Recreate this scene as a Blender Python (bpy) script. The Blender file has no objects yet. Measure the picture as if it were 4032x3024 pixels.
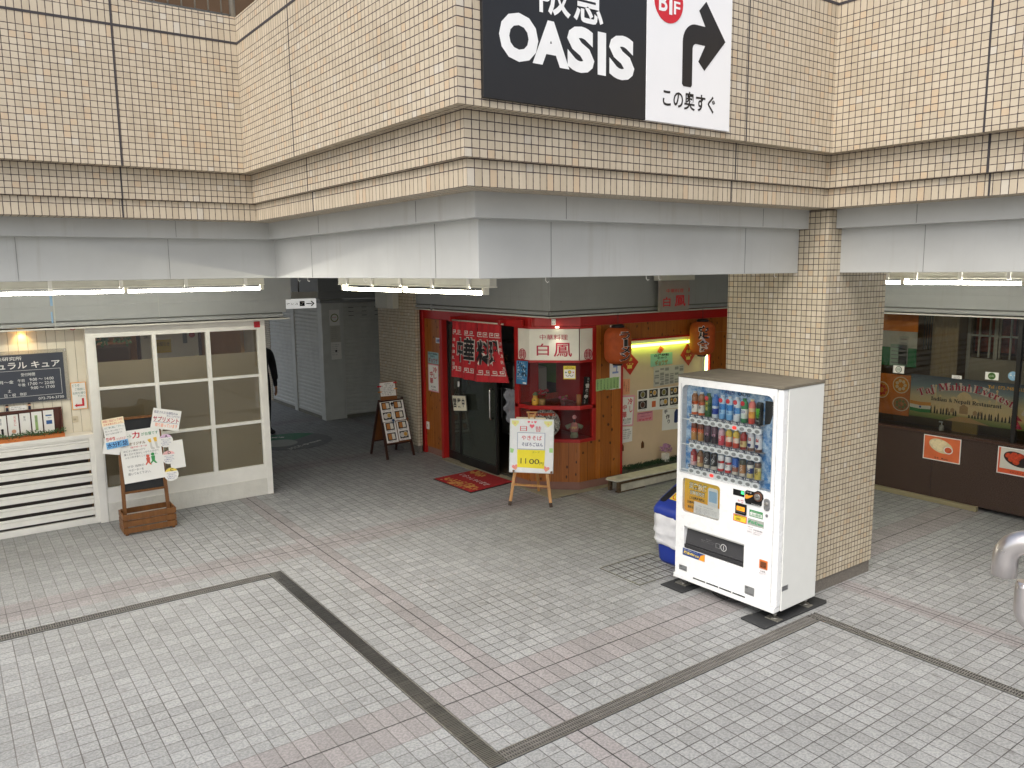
import bpy, bmesh, math, random
from mathutils import Vector, Matrix

SC = bpy.context.scene
COL = SC.collection
R = math.radians
random.seed(7)

# ---------------------------------------------------------------- camera, sky, sun, exposure
cam_d = bpy.data.cameras.new('camera')
cam_d.sensor_width = 36.0
cam_d.lens = 3132.7 / 4032 * 36.0
cam_d.clip_start = 0.02
cam_d.clip_end = 500
cam = bpy.data.objects.new('camera', cam_d)
COL.objects.link(cam)
def cam_matrix(yaw, pitch, roll, loc):
    cy, sy, cp, sp, cr, sr = (math.cos(yaw), math.sin(yaw), math.cos(pitch), math.sin(pitch), math.cos(roll), math.sin(roll))
    f = Vector((cp * sy, cp * cy, -sp)); r = Vector((cy, -sy, 0)); u = r.cross(f)
    r2 = cr * r + sr * u; u2 = -sr * r + cr * u
    m = Matrix((r2, u2, -f)).transposed().to_4x4()
    m.translation = loc
    return m
cam.matrix_world = cam_matrix(R(35.856), R(8.169), R(-0.615), Vector((0, 0, 2.67)))
SC.camera = cam

SUN_EL, SUN_AZ = R(52), R(-122)      # azimuth measured from +Y towards +X: the light comes from the left, behind the viewer
w = bpy.data.worlds.new('World'); SC.world = w; w.use_nodes = True
nt = w.node_tree; bg = nt.nodes['Background']
sky = nt.nodes.new('ShaderNodeTexSky'); sky.sky_type = 'NISHITA'; sky.sun_disc = False
sky.sun_elevation = SUN_EL; sky.sun_rotation = SUN_AZ; sky.air_density = 1.0; sky.dust_density = 4.0; sky.ozone_density = 0.6
hs0 = nt.nodes.new('ShaderNodeHueSaturation'); hs0.inputs['Saturation'].default_value = 0.6
nt.links.new(sky.outputs[0], hs0.inputs['Color']); nt.links.new(hs0.outputs[0], bg.inputs[0]); bg.inputs[1].default_value = 0.15
sd = bpy.data.lights.new('sun', 'SUN'); sd.energy = 1.0; sd.angle = R(40); sd.color = (1.0, 0.99, 0.975)
sun = bpy.data.objects.new('sun', sd); COL.objects.link(sun)
sdir = Vector((math.sin(SUN_AZ) * math.cos(SUN_EL), math.cos(SUN_AZ) * math.cos(SUN_EL), math.sin(SUN_EL)))
sun.rotation_euler = sdir.to_track_quat('Z', 'Y').to_euler(); sun.location = sdir * 40
SC.view_settings.view_transform = 'Standard'; SC.view_settings.look = 'None'
SC.view_settings.exposure = 0.60; SC.view_settings.gamma = 1.0; SC.view_settings.use_curve_mapping = False
SC.cycles.use_denoising = True
SC.cycles.max_bounces = 10; SC.cycles.diffuse_bounces = 6; SC.cycles.glossy_bounces = 4; SC.cycles.transparent_max_bounces = 16
SC.cycles.sample_clamp_indirect = 6

# ---------------------------------------------------------------- materials
def lin(c):
    return tuple(((x / 255) / 12.92 if x / 255 <= 0.04045 else (((x / 255) + 0.055) / 1.055) ** 2.4) for x in c)
MATS = {}
class N:                                             # tiny node helper
    def __init__(s, name):
        s.m = bpy.data.materials.new(name); s.m.use_nodes = True; s.t = s.m.node_tree
        s.b = s.t.nodes['Principled BSDF']; s.out = s.t.nodes['Material Output']
    def n(s, typ, **kw):
        x = s.t.nodes.new('ShaderNode' + typ)
        for k, v in kw.items(): setattr(x, k, v)
        return x
    def l(s, a, b): s.t.links.new(a, b)
    def put(s, inp, v):
        if hasattr(v, 'is_output'): s.l(v, inp)
        else: inp.default_value = v
    def math(s, op, a, b=0.0, c=None, clamp=False):
        x = s.n('Math', operation=op); x.use_clamp = clamp
        s.put(x.inputs[0], a); s.put(x.inputs[1], b)
        if c is not None: s.put(x.inputs[2], c)
        return x.outputs[0]
    def mix(s, f, a, b, blend='MIX'):
        x = s.n('Mix', data_type='RGBA', blend_type=blend); s.put(x.inputs[0], f)
        for i, v in ((6, a), (7, b)):
            s.put(x.inputs[i], v if hasattr(v, 'is_output') else (*v, 1.0))
        return x.outputs[2]
    def noise(s, vec, scale, detail=3.0, rough=0.55):
        x = s.n('TexNoise'); s.l(vec, x.inputs['Vector']); x.inputs['Scale'].default_value = scale
        x.inputs['Detail'].default_value = detail; x.inputs['Roughness'].default_value = rough
        return x.outputs[0]
    def ramp(s, f, lo, hi, a=0.0, b=1.0):
        x = s.n('MapRange'); s.put(x.inputs[0], f)
        for i, v in zip((1, 2, 3, 4), (lo, hi, a, b)): x.inputs[i].default_value = v
        return x.outputs[0]
    def bump(s, h, dist, strength=0.5):
        x = s.n('Bump'); s.put(x.inputs['Height'], h); x.inputs['Distance'].default_value = dist; x.inputs['Strength'].default_value = strength
        s.l(x.outputs[0], s.b.inputs['Normal'])
    def coord(s, kind='Object'):
        return s.n('TexCoord').outputs[kind]
    def set(s, **kw):
        for k, v in kw.items(): s.put(s.b.inputs[k.replace('_', ' ')], v if not isinstance(v, tuple) else (*v, 1.0))

def M(name, rgb=None, rough=0.55, metal=0.0, var=0.06, scale=6.0, bump=0.0, bscale=60.0, emit=0.0, spec=None, dirt=0.0, trans=0.0, streak=0.0):
    """plain painted / paper / metal surface with a little uneven wear; rgb is sRGB 0-255"""
    if name in MATS: return MATS[name]
    k = N(name); c = lin(rgb); v = k.coord()
    nz = k.noise(v, scale, 4.0)
    col = k.mix(k.ramp(nz, 0.3, 0.7), tuple(x * (1 - var) for x in c), tuple(min(1, x * (1 + var)) for x in c))
    if dirt:
        d = k.ramp(k.noise(v, scale * 0.35, 6.0, 0.7), 0.5, 0.72, 0.0, dirt)
        col = k.mix(d, col, tuple(x * 0.45 for x in c))
    if streak:                                       # rain and rust runs down the sheet
        mp = k.n('Mapping'); k.l(v, mp.inputs[0]); mp.inputs['Scale'].default_value = (9, 9, 0.55)
        sk = k.math('MULTIPLY', k.ramp(k.noise(mp.outputs[0], 1.3, 5, 0.65), 0.55, 0.78, 0.0, streak), k.ramp(k.noise(v, 1.1, 3), 0.4, 0.62)); col = k.mix(sk, col, tuple(x * y for x, y in zip(c, (0.62, 0.56, 0.46))))
    k.set(Base_Color=col, Metallic=metal)
    k.put(k.b.inputs['Roughness'], k.ramp(k.noise(v, scale * 2.3, 3.0), 0.25, 0.75, max(0.03, rough - 0.07), min(1, rough + 0.07)))
    if spec is not None: k.b.inputs['Specular IOR Level'].default_value = spec
    if bump: k.bump(k.noise(v, bscale, 4.0), bump, 0.6)
    if emit:
        k.l(col, k.b.inputs['Emission Color']); k.b.inputs['Emission Strength'].default_value = emit
    if trans:
        tr = k.n('BsdfTranslucent'); k.l(col, tr.inputs[0]); mx = k.n('MixShader'); mx.inputs[0].default_value = trans
        k.l(k.b.outputs[0], mx.inputs[1]); k.l(tr.outputs[0], mx.inputs[2]); k.l(mx.outputs[0], k.out.inputs[0])
    MATS[name] = k.m
    return k.m

def lamp_mat(name, rgb, strength):
    if name in MATS: return MATS[name]
    k = N(name); k.set(Base_Color=lin(rgb), Roughness=0.4)
    k.b.inputs['Emission Color'].default_value = (*lin(rgb), 1); k.b.inputs['Emission Strength'].default_value = strength
    MATS[name] = k.m; return k.m

def glass_mat(name, tint=(0.9, 0.92, 0.9), film=None, cover=0.0, rough=0.02, ior=1.45):
    if name in MATS: return MATS[name]
    k = N(name)
    tr = k.n('BsdfTransparent'); tr.inputs[0].default_value = (*tint, 1)
    gl = k.n('BsdfGlossy'); gl.inputs['Roughness'].default_value = rough; gl.inputs[0].default_value = (0.95, 0.97, 0.96, 1)
    base = tr.outputs[0]
    if film:
        nz = k.noise(k.coord(), 1.4, 3)
        d = k.n('BsdfDiffuse'); k.l(k.mix(k.ramp(nz, 0.3, 0.7), tuple(x * 0.88 for x in lin(film)), lin(film)), d.inputs[0])
        tl = k.n('BsdfTranslucent'); tl.inputs[0].default_value = (*lin(film), 1)
        a = k.n('MixShader'); a.inputs[0].default_value = 0.3; k.l(d.outputs[0], a.inputs[1]); k.l(tl.outputs[0], a.inputs[2])
        b = k.n('MixShader'); b.inputs[0].default_value = cover; k.l(tr.outputs[0], b.inputs[1]); k.l(a.outputs[0], b.inputs[2]); base = b.outputs[0]
    fr = k.n('Fresnel'); fr.inputs[0].default_value = ior
    mx = k.n('MixShader'); k.l(fr.outputs[0], mx.inputs[0]); k.l(base, mx.inputs[1]); k.l(gl.outputs[0], mx.inputs[2])
    k.l(mx.outputs[0], k.out.inputs[0]); MATS[name] = k.m
    return k.m

def tile_mat(name, pu, pv, u0=0.0, v0=0.0, skip=(), ca=(203, 190, 167), cb=(190, 176, 152), cc=(200, 179, 150), grout=(74, 64, 66), gw=0.005, dirt=0.22):
    """square wall tiles: metric UV, dark joints, each tile its own tone; skip = list of v values whose joint is missing (double-height rows)"""
    if name in MATS: return MATS[name]
    k = N(name); uv = k.coord('UV'); sp = k.n('SeparateXYZ'); k.l(uv, sp.inputs[0]); U, V = sp.outputs[0], sp.outputs[1]
    us = k.math('DIVIDE', k.math('SUBTRACT', U, u0), pu); vs = k.math('DIVIDE', k.math('SUBTRACT', V, v0), pv)
    def edge(s, p):
        f = k.math('FRACT', s); e = k.math('MINIMUM', f, k.math('SUBTRACT', 1.0, f)); return k.math('MULTIPLY', e, p)
    du = edge(us, pu); dv = edge(vs, pv); vid = k.math('FLOOR', vs)
    for vv in skip:
        near = k.math('COMPARE', V, vv, pv * 0.4); dv = k.math('MAXIMUM', dv, k.math('MULTIPLY', near, 1.0))
        row = round((vv - v0) / pv); vid = k.math('SUBTRACT', vid, k.math('COMPARE', vid, float(row), 0.1))
    d = k.math('MINIMUM', du, dv)
    jit = k.ramp(k.noise(uv, 35, 2), 0.3, 0.7, -0.0007, 0.0007)
    m = k.n('MapRange'); m.interpolation_type = 'SMOOTHSTEP'; k.l(k.math('ADD', d, jit), m.inputs[0]); m.inputs[1].default_value = gw * 0.36; m.inputs[2].default_value = gw * 0.64
    cmb = k.n('CombineXYZ'); k.l(k.math('FLOOR', us), cmb.inputs[0]); k.l(vid, cmb.inputs[1])
    wn = k.n('TexWhiteNoise', noise_dimensions='2D'); k.l(cmb.outputs[0], wn.inputs['Vector'])
    rv = wn.outputs['Value']; rc = k.n('SeparateColor'); k.l(wn.outputs['Color'], rc.inputs[0])
    t = k.mix(rv, lin(ca), lin(cb)); t = k.mix(k.math('GREATER_THAN', rc.outputs[1], 0.93), t, lin(cc)); t = k.mix(k.math('GREATER_THAN', rc.outputs[2], 0.985), t, lin((204, 195, 178)))
    sp2 = k.ramp(k.noise(uv, 420, 3), 0.35, 0.65, 0.90, 1.06); cv = k.n('CombineColor')
    for i in range(3): k.l(sp2, cv.inputs[i])
    t = k.mix(1.0, t, cv.outputs[0], 'MULTIPLY')
    st = k.ramp(k.noise(uv, 1.7, 6, 0.7), 0.52, 0.75, 0.0, dirt)
    t = k.mix(st, t, tuple(x * 0.5 for x in lin(cb)))
    sm_ = k.n('CombineXYZ'); k.l(k.math('MULTIPLY', U, 7.0), sm_.inputs[0]); k.l(k.math('MULTIPLY', V, 0.7), sm_.inputs[1]); sk = k.ramp(k.noise(sm_.outputs[0], 1.6, 5, 0.7), 0.52, 0.80, 0.0, 0.42); t = k.mix(sk, t, lin((150, 134, 112)))
    k.set(Base_Color=k.mix(m.outputs[0], lin(grout), t)); k.put(k.b.inputs['Roughness'], k.ramp(m.outputs[0], 0, 1, 0.9, 0.55))
    tilt = k.math('MULTIPLY', k.math('MULTIPLY', rc.outputs[0], 0.15), 1.0)
    k.bump(k.math('ADD', m.outputs[0], tilt), 0.0035, 0.7); MATS[name] = k.m
    return k.m

def floor_mat():
    k = N('granite_paving_tile'); pos = k.n('NewGeometry').outputs['Position']; sp = k.n('SeparateXYZ'); k.l(pos, sp.inputs[0]); X, Y = sp.outputs[0], sp.outputs[1]
    def fold(c, c0, per):                            # signed distance to the nearest band axis
        s = k.math('DIVIDE', k.math('SUBTRACT', c, c0), per); return k.math('MULTIPLY', k.math('SUBTRACT', s, k.math('ROUND', s)), per)
    dx = k.math('ABSOLUTE', fold(X, 2.825, 3.22)); dy = k.math('ABSOLUTE', fold(Y, 3.985, 3.255))
    inx = k.math('LESS_THAN', dx, 0.0993); iny = k.math('LESS_THAN', dy, 0.1986); pink = k.math('MAXIMUM', inx, iny)
    px = 0.0993; us = k.math('DIVIDE', k.math('SUBTRACT', X, 2.825), px)
    ys = k.math('DIVIDE', k.math('SUBTRACT', Y, 3.985), px); ysl = k.math('DIVIDE', k.math('SUBTRACT', Y, 3.985), 2 * px)
    def edge(s, p):
        f = k.math('FRACT', s); return k.math('MULTIPLY', k.math('MINIMUM', f, k.math('SUBTRACT', 1.0, f)), p)
    du = edge(us, px); dv1 = edge(ys, px); dv2 = edge(ysl, 2 * px)
    dv = k.math('ADD', k.math('MULTIPLY', dv2, pink), k.math('MULTIPLY', dv1, k.math('SUBTRACT', 1.0, pink)))
    d = k.math('MINIMUM', du, dv)
    wid = k.ramp(k.noise(pos, 0.55, 3), 0.35, 0.65, 0.65, 1.25)       # joints narrower and filled here, open and dirty there
    jit = k.ramp(k.noise(pos, 40, 2), 0.3, 0.7, -0.0008, 0.0008); d2 = k.math('DIVIDE', k.math('ADD', d, jit), wid)
    m = k.n('MapRange'); m.interpolation_type = 'SMOOTHSTEP'; k.l(d2, m.inputs[0]); m.inputs[1].default_value = 0.0017; m.inputs[2].default_value = 0.0036
    axis = k.math('MINIMUM', dx, dy); ax = k.ramp(axis, 0.003, 0.0065)
    cmb = k.n('CombineXYZ'); k.l(k.math('FLOOR', us), cmb.inputs[0])
    vid = k.math('ADD', k.math('MULTIPLY', k.math('FLOOR', ysl), pink), k.math('MULTIPLY', k.math('FLOOR', ys), k.math('SUBTRACT', 1.0, pink))); k.l(vid, cmb.inputs[1])
    wn = k.n('TexWhiteNoise', noise_dimensions='2D'); k.l(cmb.outputs[0], wn.inputs['Vector']); rv = wn.outputs['Value']
    grey = k.mix(rv, lin((151, 152, 151)), lin((167, 168, 167))); pk = k.mix(rv, lin((147, 143, 142)), lin((161, 156, 155)))
    t = k.mix(pink, grey, pk)
    blot = k.ramp(k.noise(pos, 62, 3, 0.6), 0.42, 0.58, 0.0, 1.0); t = k.mix(k.math('MULTIPLY', blot, 0.85), t, k.mix(1.0, t, (0.68, 0.69, 0.70), 'MULTIPLY'))
    fine = k.ramp(k.noise(pos, 420, 2), 0.35, 0.65, 0.86, 1.12); cv = k.n('CombineColor')
    for i in range(3): k.l(fine, cv.inputs[i])
    t = k.mix(1.0, t, cv.outputs[0], 'MULTIPLY')
    grime = k.ramp(k.noise(pos, 0.9, 7, 0.72), 0.42, 0.75, 0.0, 0.45); t = k.mix(grime, t, k.mix(1.0, t, (0.66, 0.65, 0.62), 'MULTIPLY'))
    spots = k.ramp(k.noise(pos, 7.5, 2, 0.4), 0.67, 0.74, 0.0, 0.45); t = k.mix(spots, t, (0.13, 0.125, 0.12))
    gsel = k.math('ADD', k.ramp(k.noise(pos, 0.8, 5, 0.65), 0.32, 0.68, 0.0, 0.75), k.ramp(X, -1.0, 4.5, 0.25, -0.25)); gcol = k.mix(gsel, lin((66, 63, 62)), lin((128, 124, 121)))
    c = k.mix(m.outputs[0], gcol, t); c = k.mix(ax, lin((52, 50, 50)), c)
    k.set(Base_Color=c); k.put(k.b.inputs['Roughness'], k.ramp(k.noise(pos, 24, 4), 0.3, 0.7, 0.42, 0.66))
    h = k.math('ADD', k.math('MULTIPLY', m.outputs[0], 1.0), k.math('MULTIPLY', k.noise(pos, 90, 3), 0.25)); k.bump(h, 0.0028, 0.6)
    MATS['floor'] = k.m; return k.m

def wood_mat(name, ca, cb, plank=0.0, axis='x', rough=0.35, knots=True, grain=1.0):
    """timber with vertical grain; plank > 0 gives board joints and a tone per board (local x, z up)"""
    if name in MATS: return MATS[name]
    k = N(name); v = k.coord(); sp = k.n('SeparateXYZ'); k.l(v, sp.inputs[0])
    X, Y, Z = sp.outputs; A = X if axis == 'x' else Z; L = Z if axis == 'x' else X
    A = k.math('ADD', A, k.math('MULTIPLY', Y, 0.7)) if plank else A
    col = None
    if plank:
        s = k.math('DIVIDE', A, plank); f = k.math('FRACT', s); e = k.math('MULTIPLY', k.math('MINIMUM', f, k.math('SUBTRACT', 1.0, f)), plank)
        idn = k.math('FLOOR', s); wn = k.n('TexWhiteNoise', noise_dimensions='1D'); k.l(idn, wn.inputs['W']); rv = wn.outputs['Value']
    else: rv = 0.5; idn = 0.0
    cmb = k.n('CombineXYZ'); k.l(k.math('MULTIPLY', A, 1.0), cmb.inputs[0]); k.l(k.math('MULTIPLY', Y, 1.0), cmb.inputs[1]); k.l(k.math('ADD', k.math('MULTIPLY', L, 0.06), k.math('MULTIPLY', idn, 3.7)), cmb.inputs[2])
    g = k.noise(cmb.outputs[0], 45 * grain, 4, 0.6); g2 = k.noise(cmb.outputs[0], 9 * grain, 3)
    t = k.mix(k.ramp(g, 0.3, 0.7), lin(ca), lin(cb)); t = k.mix(k.math('MULTIPLY', k.ramp(g2, 0.35, 0.7), 0.5), t, tuple(x * 0.62 for x in lin(ca)))
    if plank: t = k.mix(k.math('MULTIPLY', rv, 0.45), t, tuple(x * 0.6 for x in lin(cb)))
    if knots:
        cm2 = k.n('CombineXYZ'); k.l(A, cm2.inputs[0]); k.l(k.math('ADD', k.math('MULTIPLY', L, 0.6), k.math('MULTIPLY', idn, 1.37)), cm2.inputs[1])
        vo = k.n('TexVoronoi', voronoi_dimensions='2D'); k.l(cm2.outputs[0], vo.inputs['Vector']); vo.inputs['Scale'].default_value = 7.5; vo.inputs['Randomness'].default_value = 1.0
        kn = k.math('ADD', vo.outputs['Distance'], k.ramp(k.noise(v, 30, 2), 0.3, 0.7, -0.03, 0.03))
        t = k.mix(k.ramp(kn, 0.04, 0.115, 0.9, 0.0), t, lin((44, 20, 8)))
    if plank: t = k.mix(k.ramp(e, 0.0010, 0.0030, 0.8, 0.0), t, lin((40, 20, 8)))
    k.set(Base_Color=t); k.put(k.b.inputs['Roughness'], k.ramp(g, 0.3, 0.7, rough - 0.06, rough + 0.1)); k.bump(g, 0.0008, 0.5)
    MATS[name] = k.m; return k.m

def print_mat(name, stops, z0, z1, rough=0.4):
    """printed vertical colour fade of a banner (printed in the artwork itself)"""
    k = N(name); sp = k.n('SeparateXYZ'); k.l(k.coord(), sp.inputs[0]); f = k.ramp(sp.outputs[2], z0, z1); r = k.n('ValToRGB'); k.l(f, r.inputs[0])
    el = r.color_ramp.elements
    while len(el) < len(stops): el.new(0.5)
    for e, (p, c) in zip(el, stops): e.position = p; e.color = (*lin(c), 1)
    k.l(r.outputs[0], k.b.inputs['Base Color']); k.b.inputs['Roughness'].default_value = rough; MATS[name] = k.m; return k.m

def ice_mat():
    k = N('printed_ice_backdrop'); v = k.coord(); a = k.noise(v, 14, 6, 0.7); c = k.mix(k.ramp(a, 0.40, 0.62), lin((52, 124, 186)), lin((206, 226, 238)))
    k.set(Base_Color=c, Roughness=0.4); MATS['ice'] = k.m; return k.m

# ---------------------------------------------------------------- mesh building
ORIG = {}
class MB:
    def __init__(s): s.b = bmesh.new(); s.mi = 0
    def _f(s, vs, smooth=False):
        try: f = s.b.faces.new(vs); f.material_index = s.mi; f.smooth = smooth; return f
        except ValueError: return None
    def box(s, x0, x1, y0, y1, z0, z1):
        x0, x1 = min(x0, x1), max(x0, x1); y0, y1 = min(y0, y1), max(y0, y1); z0, z1 = min(z0, z1), max(z0, z1)
        v = [s.b.verts.new(p) for p in ((x0, y0, z0), (x1, y0, z0), (x1, y1, z0), (x0, y1, z0), (x0, y0, z1), (x1, y0, z1), (x1, y1, z1), (x0, y1, z1))]
        for q in ((0, 3, 2, 1), (4, 5, 6, 7), (0, 1, 5, 4), (1, 2, 6, 5), (2, 3, 7, 6), (3, 0, 4, 7)): s._f([v[i] for i in q])
        return s
    def bar(s, p, q, wx, wy, up=(0, 1, 0)):          # rectangular bar from p to q
        p, q = Vector(p), Vector(q); d = (q - p).normalized(); a = d.cross(Vector(up)).normalized(); b = a.cross(d).normalized()
        r = [[s.b.verts.new(c + a * sx * wx / 2 + b * sy * wy / 2) for sx, sy in ((-1, -1), (1, -1), (1, 1), (-1, 1))] for c in (p, q)]
        s._f(r[0][::-1]); s._f(r[1])
        for i in range(4): s._f([r[0][i], r[0][(i + 1) % 4], r[1][(i + 1) % 4], r[1][i]])
        return s
    def prism(s, pts, y0, y1, smooth=False):         # polygon in x,z pushed from y0 to y1 (concave allowed)
        area = sum(pts[i][0] * pts[(i + 1) % len(pts)][1] - pts[(i + 1) % len(pts)][0] * pts[i][1] for i in range(len(pts)))
        if area < 0: pts = pts[::-1]
        a = [s.b.verts.new((x, y0, z)) for x, z in pts]; b = [s.b.verts.new((x, y1, z)) for x, z in pts]
        s._f(a); s._f(b[::-1])
        for i in range(len(pts)):
            j = (i + 1) % len(pts); s._f([a[j], a[i], b[i], b[j]], smooth)
        return s
    def vprism(s, pts, z0, z1):                      # polygon in x,y raised from z0 to z1
        area = sum(pts[i][0] * pts[(i + 1) % len(pts)][1] - pts[(i + 1) % len(pts)][0] * pts[i][1] for i in range(len(pts)))
        if area < 0: pts = pts[::-1]
        a = [s.b.verts.new((x, y, z0)) for x, y in pts]; b = [s.b.verts.new((x, y, z1)) for x, y in pts]
        s._f(a[::-1]); s._f(b)
        for i in range(len(pts)):
            j = (i + 1) % len(pts); s._f([a[i], a[j], b[j], b[i]])
        return s
    def holed(s, outer, holes, y0, y1):              # plate in x,z with openings
        t = bmesh.new(); es = []
        for loop in [outer] + holes:
            vs = [t.verts.new((x, y0, z)) for x, z in loop]
            es += [t.edges.new((vs[i], vs[(i + 1) % len(vs)])) for i in range(len(vs))]
        r = bmesh.ops.triangle_fill(t, edges=es, use_beauty=True, use_dissolve=True)
        fs = [g for g in r['geom'] if isinstance(g, bmesh.types.BMFace)]
        for f in fs:
            f.normal_update()
            if f.normal.y > 0: f.normal_flip()
        ex = bmesh.ops.extrude_face_region(t, geom=list(t.faces), use_keep_orig=True)
        nv = [g for g in ex['geom'] if isinstance(g, bmesh.types.BMVert)]
        for v in nv: v.co.y = y1
        bmesh.ops.recalc_face_normals(t, faces=list(t.faces))
        mp = {v: s.b.verts.new(v.co) for v in t.verts}
        for f in t.faces: s._f([mp[v] for v in f.verts])
        t.free(); return s
    def cyl(s, p, q, r0, r1=None, n=12, caps=True, smooth=True):
        r1 = r0 if r1 is None else r1; p, q = Vector(p), Vector(q); d = (q - p).normalized()
        a = d.orthogonal().normalized(); b = d.cross(a)
        A = [s.b.verts.new(p + (a * math.cos(2 * math.pi * i / n) + b * math.sin(2 * math.pi * i / n)) * r0) for i in range(n)]
        B = [s.b.verts.new(q + (a * math.cos(2 * math.pi * i / n) + b * math.sin(2 * math.pi * i / n)) * r1) for i in range(n)]
        for i in range(n): s._f([A[i], A[(i + 1) % n], B[(i + 1) % n], B[i]], smooth)
        if caps: s._f(A[::-1]); s._f(B)
        return s
    def lathe(s, c, prof, n=20, mats=None, sx=1.0, sy=1.0):     # profile of (r, z); mats = slot per profile span
        c = Vector(c); rings = []
        for r, z in prof:
            rings.append([s.b.verts.new(c + Vector((math.cos(2 * math.pi * i / n) * r * sx, math.sin(2 * math.pi * i / n) * r * sy, z))) for i in range(n)])
        for j in range(len(prof) - 1):
            if mats: s.mi = mats[j]
            for i in range(n): s._f([rings[j][i], rings[j][(i + 1) % n], rings[j + 1][(i + 1) % n], rings[j + 1][i]], True)
        s._f(rings[0][::-1]); s._f(rings[-1]); s.mi = 0; return s
    def ball(s, c, r, n=10, sx=1, sy=1, sz=1):
        prof = [(max(1e-4, r * math.sin(math.pi * j / n)), -r * sz * math.cos(math.pi * j / n)) for j in range(n + 1)]
        return s.lathe(c, prof, n + 4, sx=sx, sy=sy)
    def tube(s, pts, r, n=12):
        pts = [Vector(p) for p in pts]; rings = []; prev = None
        for i, p in enumerate(pts):
            d = (pts[min(i + 1, len(pts) - 1)] - pts[max(i - 1, 0)]).normalized()
            a = d.orthogonal().normalized() if prev is None else (prev - d * prev.dot(d)).normalized()
            prev = a; b = d.cross(a); rr = r[i] if isinstance(r, (list, tuple)) else r
            rings.append([s.b.verts.new(p + (a * math.cos(2 * math.pi * k / n) + b * math.sin(2 * math.pi * k / n)) * rr) for k in range(n)])
        for j in range(len(rings) - 1):
            for i in range(n): s._f([rings[j][i], rings[j][(i + 1) % n], rings[j + 1][(i + 1) % n], rings[j + 1][i]], True)
        s._f(rings[0][::-1]); s._f(rings[-1]); return s
    def disc(s, cx, cz, r, y0, y1, n=24, sx=1.0):
        return s.prism([(cx + math.cos(2 * math.pi * i / n) * r * sx, cz + math.sin(2 * math.pi * i / n) * r) for i in range(n)], y0, y1)
    def leaf(s, c, d, up, L, W):                     # small folded leaf
        c, d, up = Vector(c), Vector(d).normalized(), Vector(up).normalized(); a = d.cross(up).normalized()
        v = [s.b.verts.new(p) for p in (c, c + d * L * .5 + a * W, c + d * L, c + d * L * .5 - a * W)]
        s._f([v[0], v[1], v[2]]); s._f([v[0], v[2], v[3]]); return s
    def mesh(s, name, off=Vector((0, 0, 0))):
        if off.length: bmesh.ops.translate(s.b, verts=s.b.verts, vec=-off)
        s.b.normal_update(); uvl = s.b.loops.layers.uv.new('UVMap')
        for f in s.b.faces:
            n = f.normal; ax = max(range(3), key=lambda i: abs(n[i]))
            for lp in f.loops:
                c = lp.vert.co + off; lp[uvl].uv = ((c.y, c.z), (c.x, c.z), (c.x, c.y))[ax]
        me = bpy.data.meshes.new(name); s.b.to_mesh(me); s.b.free(); return me
    def build(s, name, mat, parent, bevel=0.0, label=None):
        off = ORIG.get(parent, Vector((0, 0, 0))); me = s.mesh(name, off); o = bpy.data.objects.new(name, me); COL.objects.link(o); o.parent = parent; ORIG[o] = off
        for m in (mat if isinstance(mat, (list, tuple)) else [mat]): me.materials.append(m)
        if label: o['label'] = label
        if bevel: bev(o, bevel)
        return o
def bev(o, wd):
    b = o.modifiers.new('bevel', 'BEVEL'); b.width = wd; b.segments = 2; b.limit_method = 'ANGLE'; b.angle_limit = R(40); b.harden_normals = False

def FA(y): return (Vector((0, y, 0)), 0.0)           # frame of a wall that faces -Y: local x = world X
def FB(x): return (Vector((x, 0, 0)), R(-90))        # frame of a wall that faces -X: local x = -world Y, local y = depth
W0 = (Vector((0, 0, 0)), 0.0)
def FR(x, y, deg): return (Vector((x, y, 0)), R(deg))
def place(o, fr, org):
    loc, rz = fr; o.location = loc + Matrix.Rotation(rz, 3, 'Z') @ Vector(org); o.rotation_euler = (0, 0, rz); ORIG[o] = Vector(org)
def props(o, label, cat, group=None, kind=None):
    if label: o['label'] = label; o['category'] = cat
    if group: o['group'] = group
    if kind or label: o['kind'] = kind or 'thing'
def thing(name, label, cat, fr, org=(0, 0, 0), group=None):
    o = bpy.data.objects.new(name, None); o.empty_display_size = 0.1; COL.objects.link(o); place(o, fr, org); props(o, label, cat, group); return o
def solo(mb, name, label, cat, fr, org, mat, group=None, kind=None, bevel=0.0):
    me = mb.mesh(name, Vector(org)); o = bpy.data.objects.new(name, me); COL.objects.link(o); place(o, fr, org); props(o, label, cat, group, kind)
    for m in (mat if isinstance(mat, (list, tuple)) else [mat]): me.materials.append(m)
    if bevel: bev(o, bevel)
    return o

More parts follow.
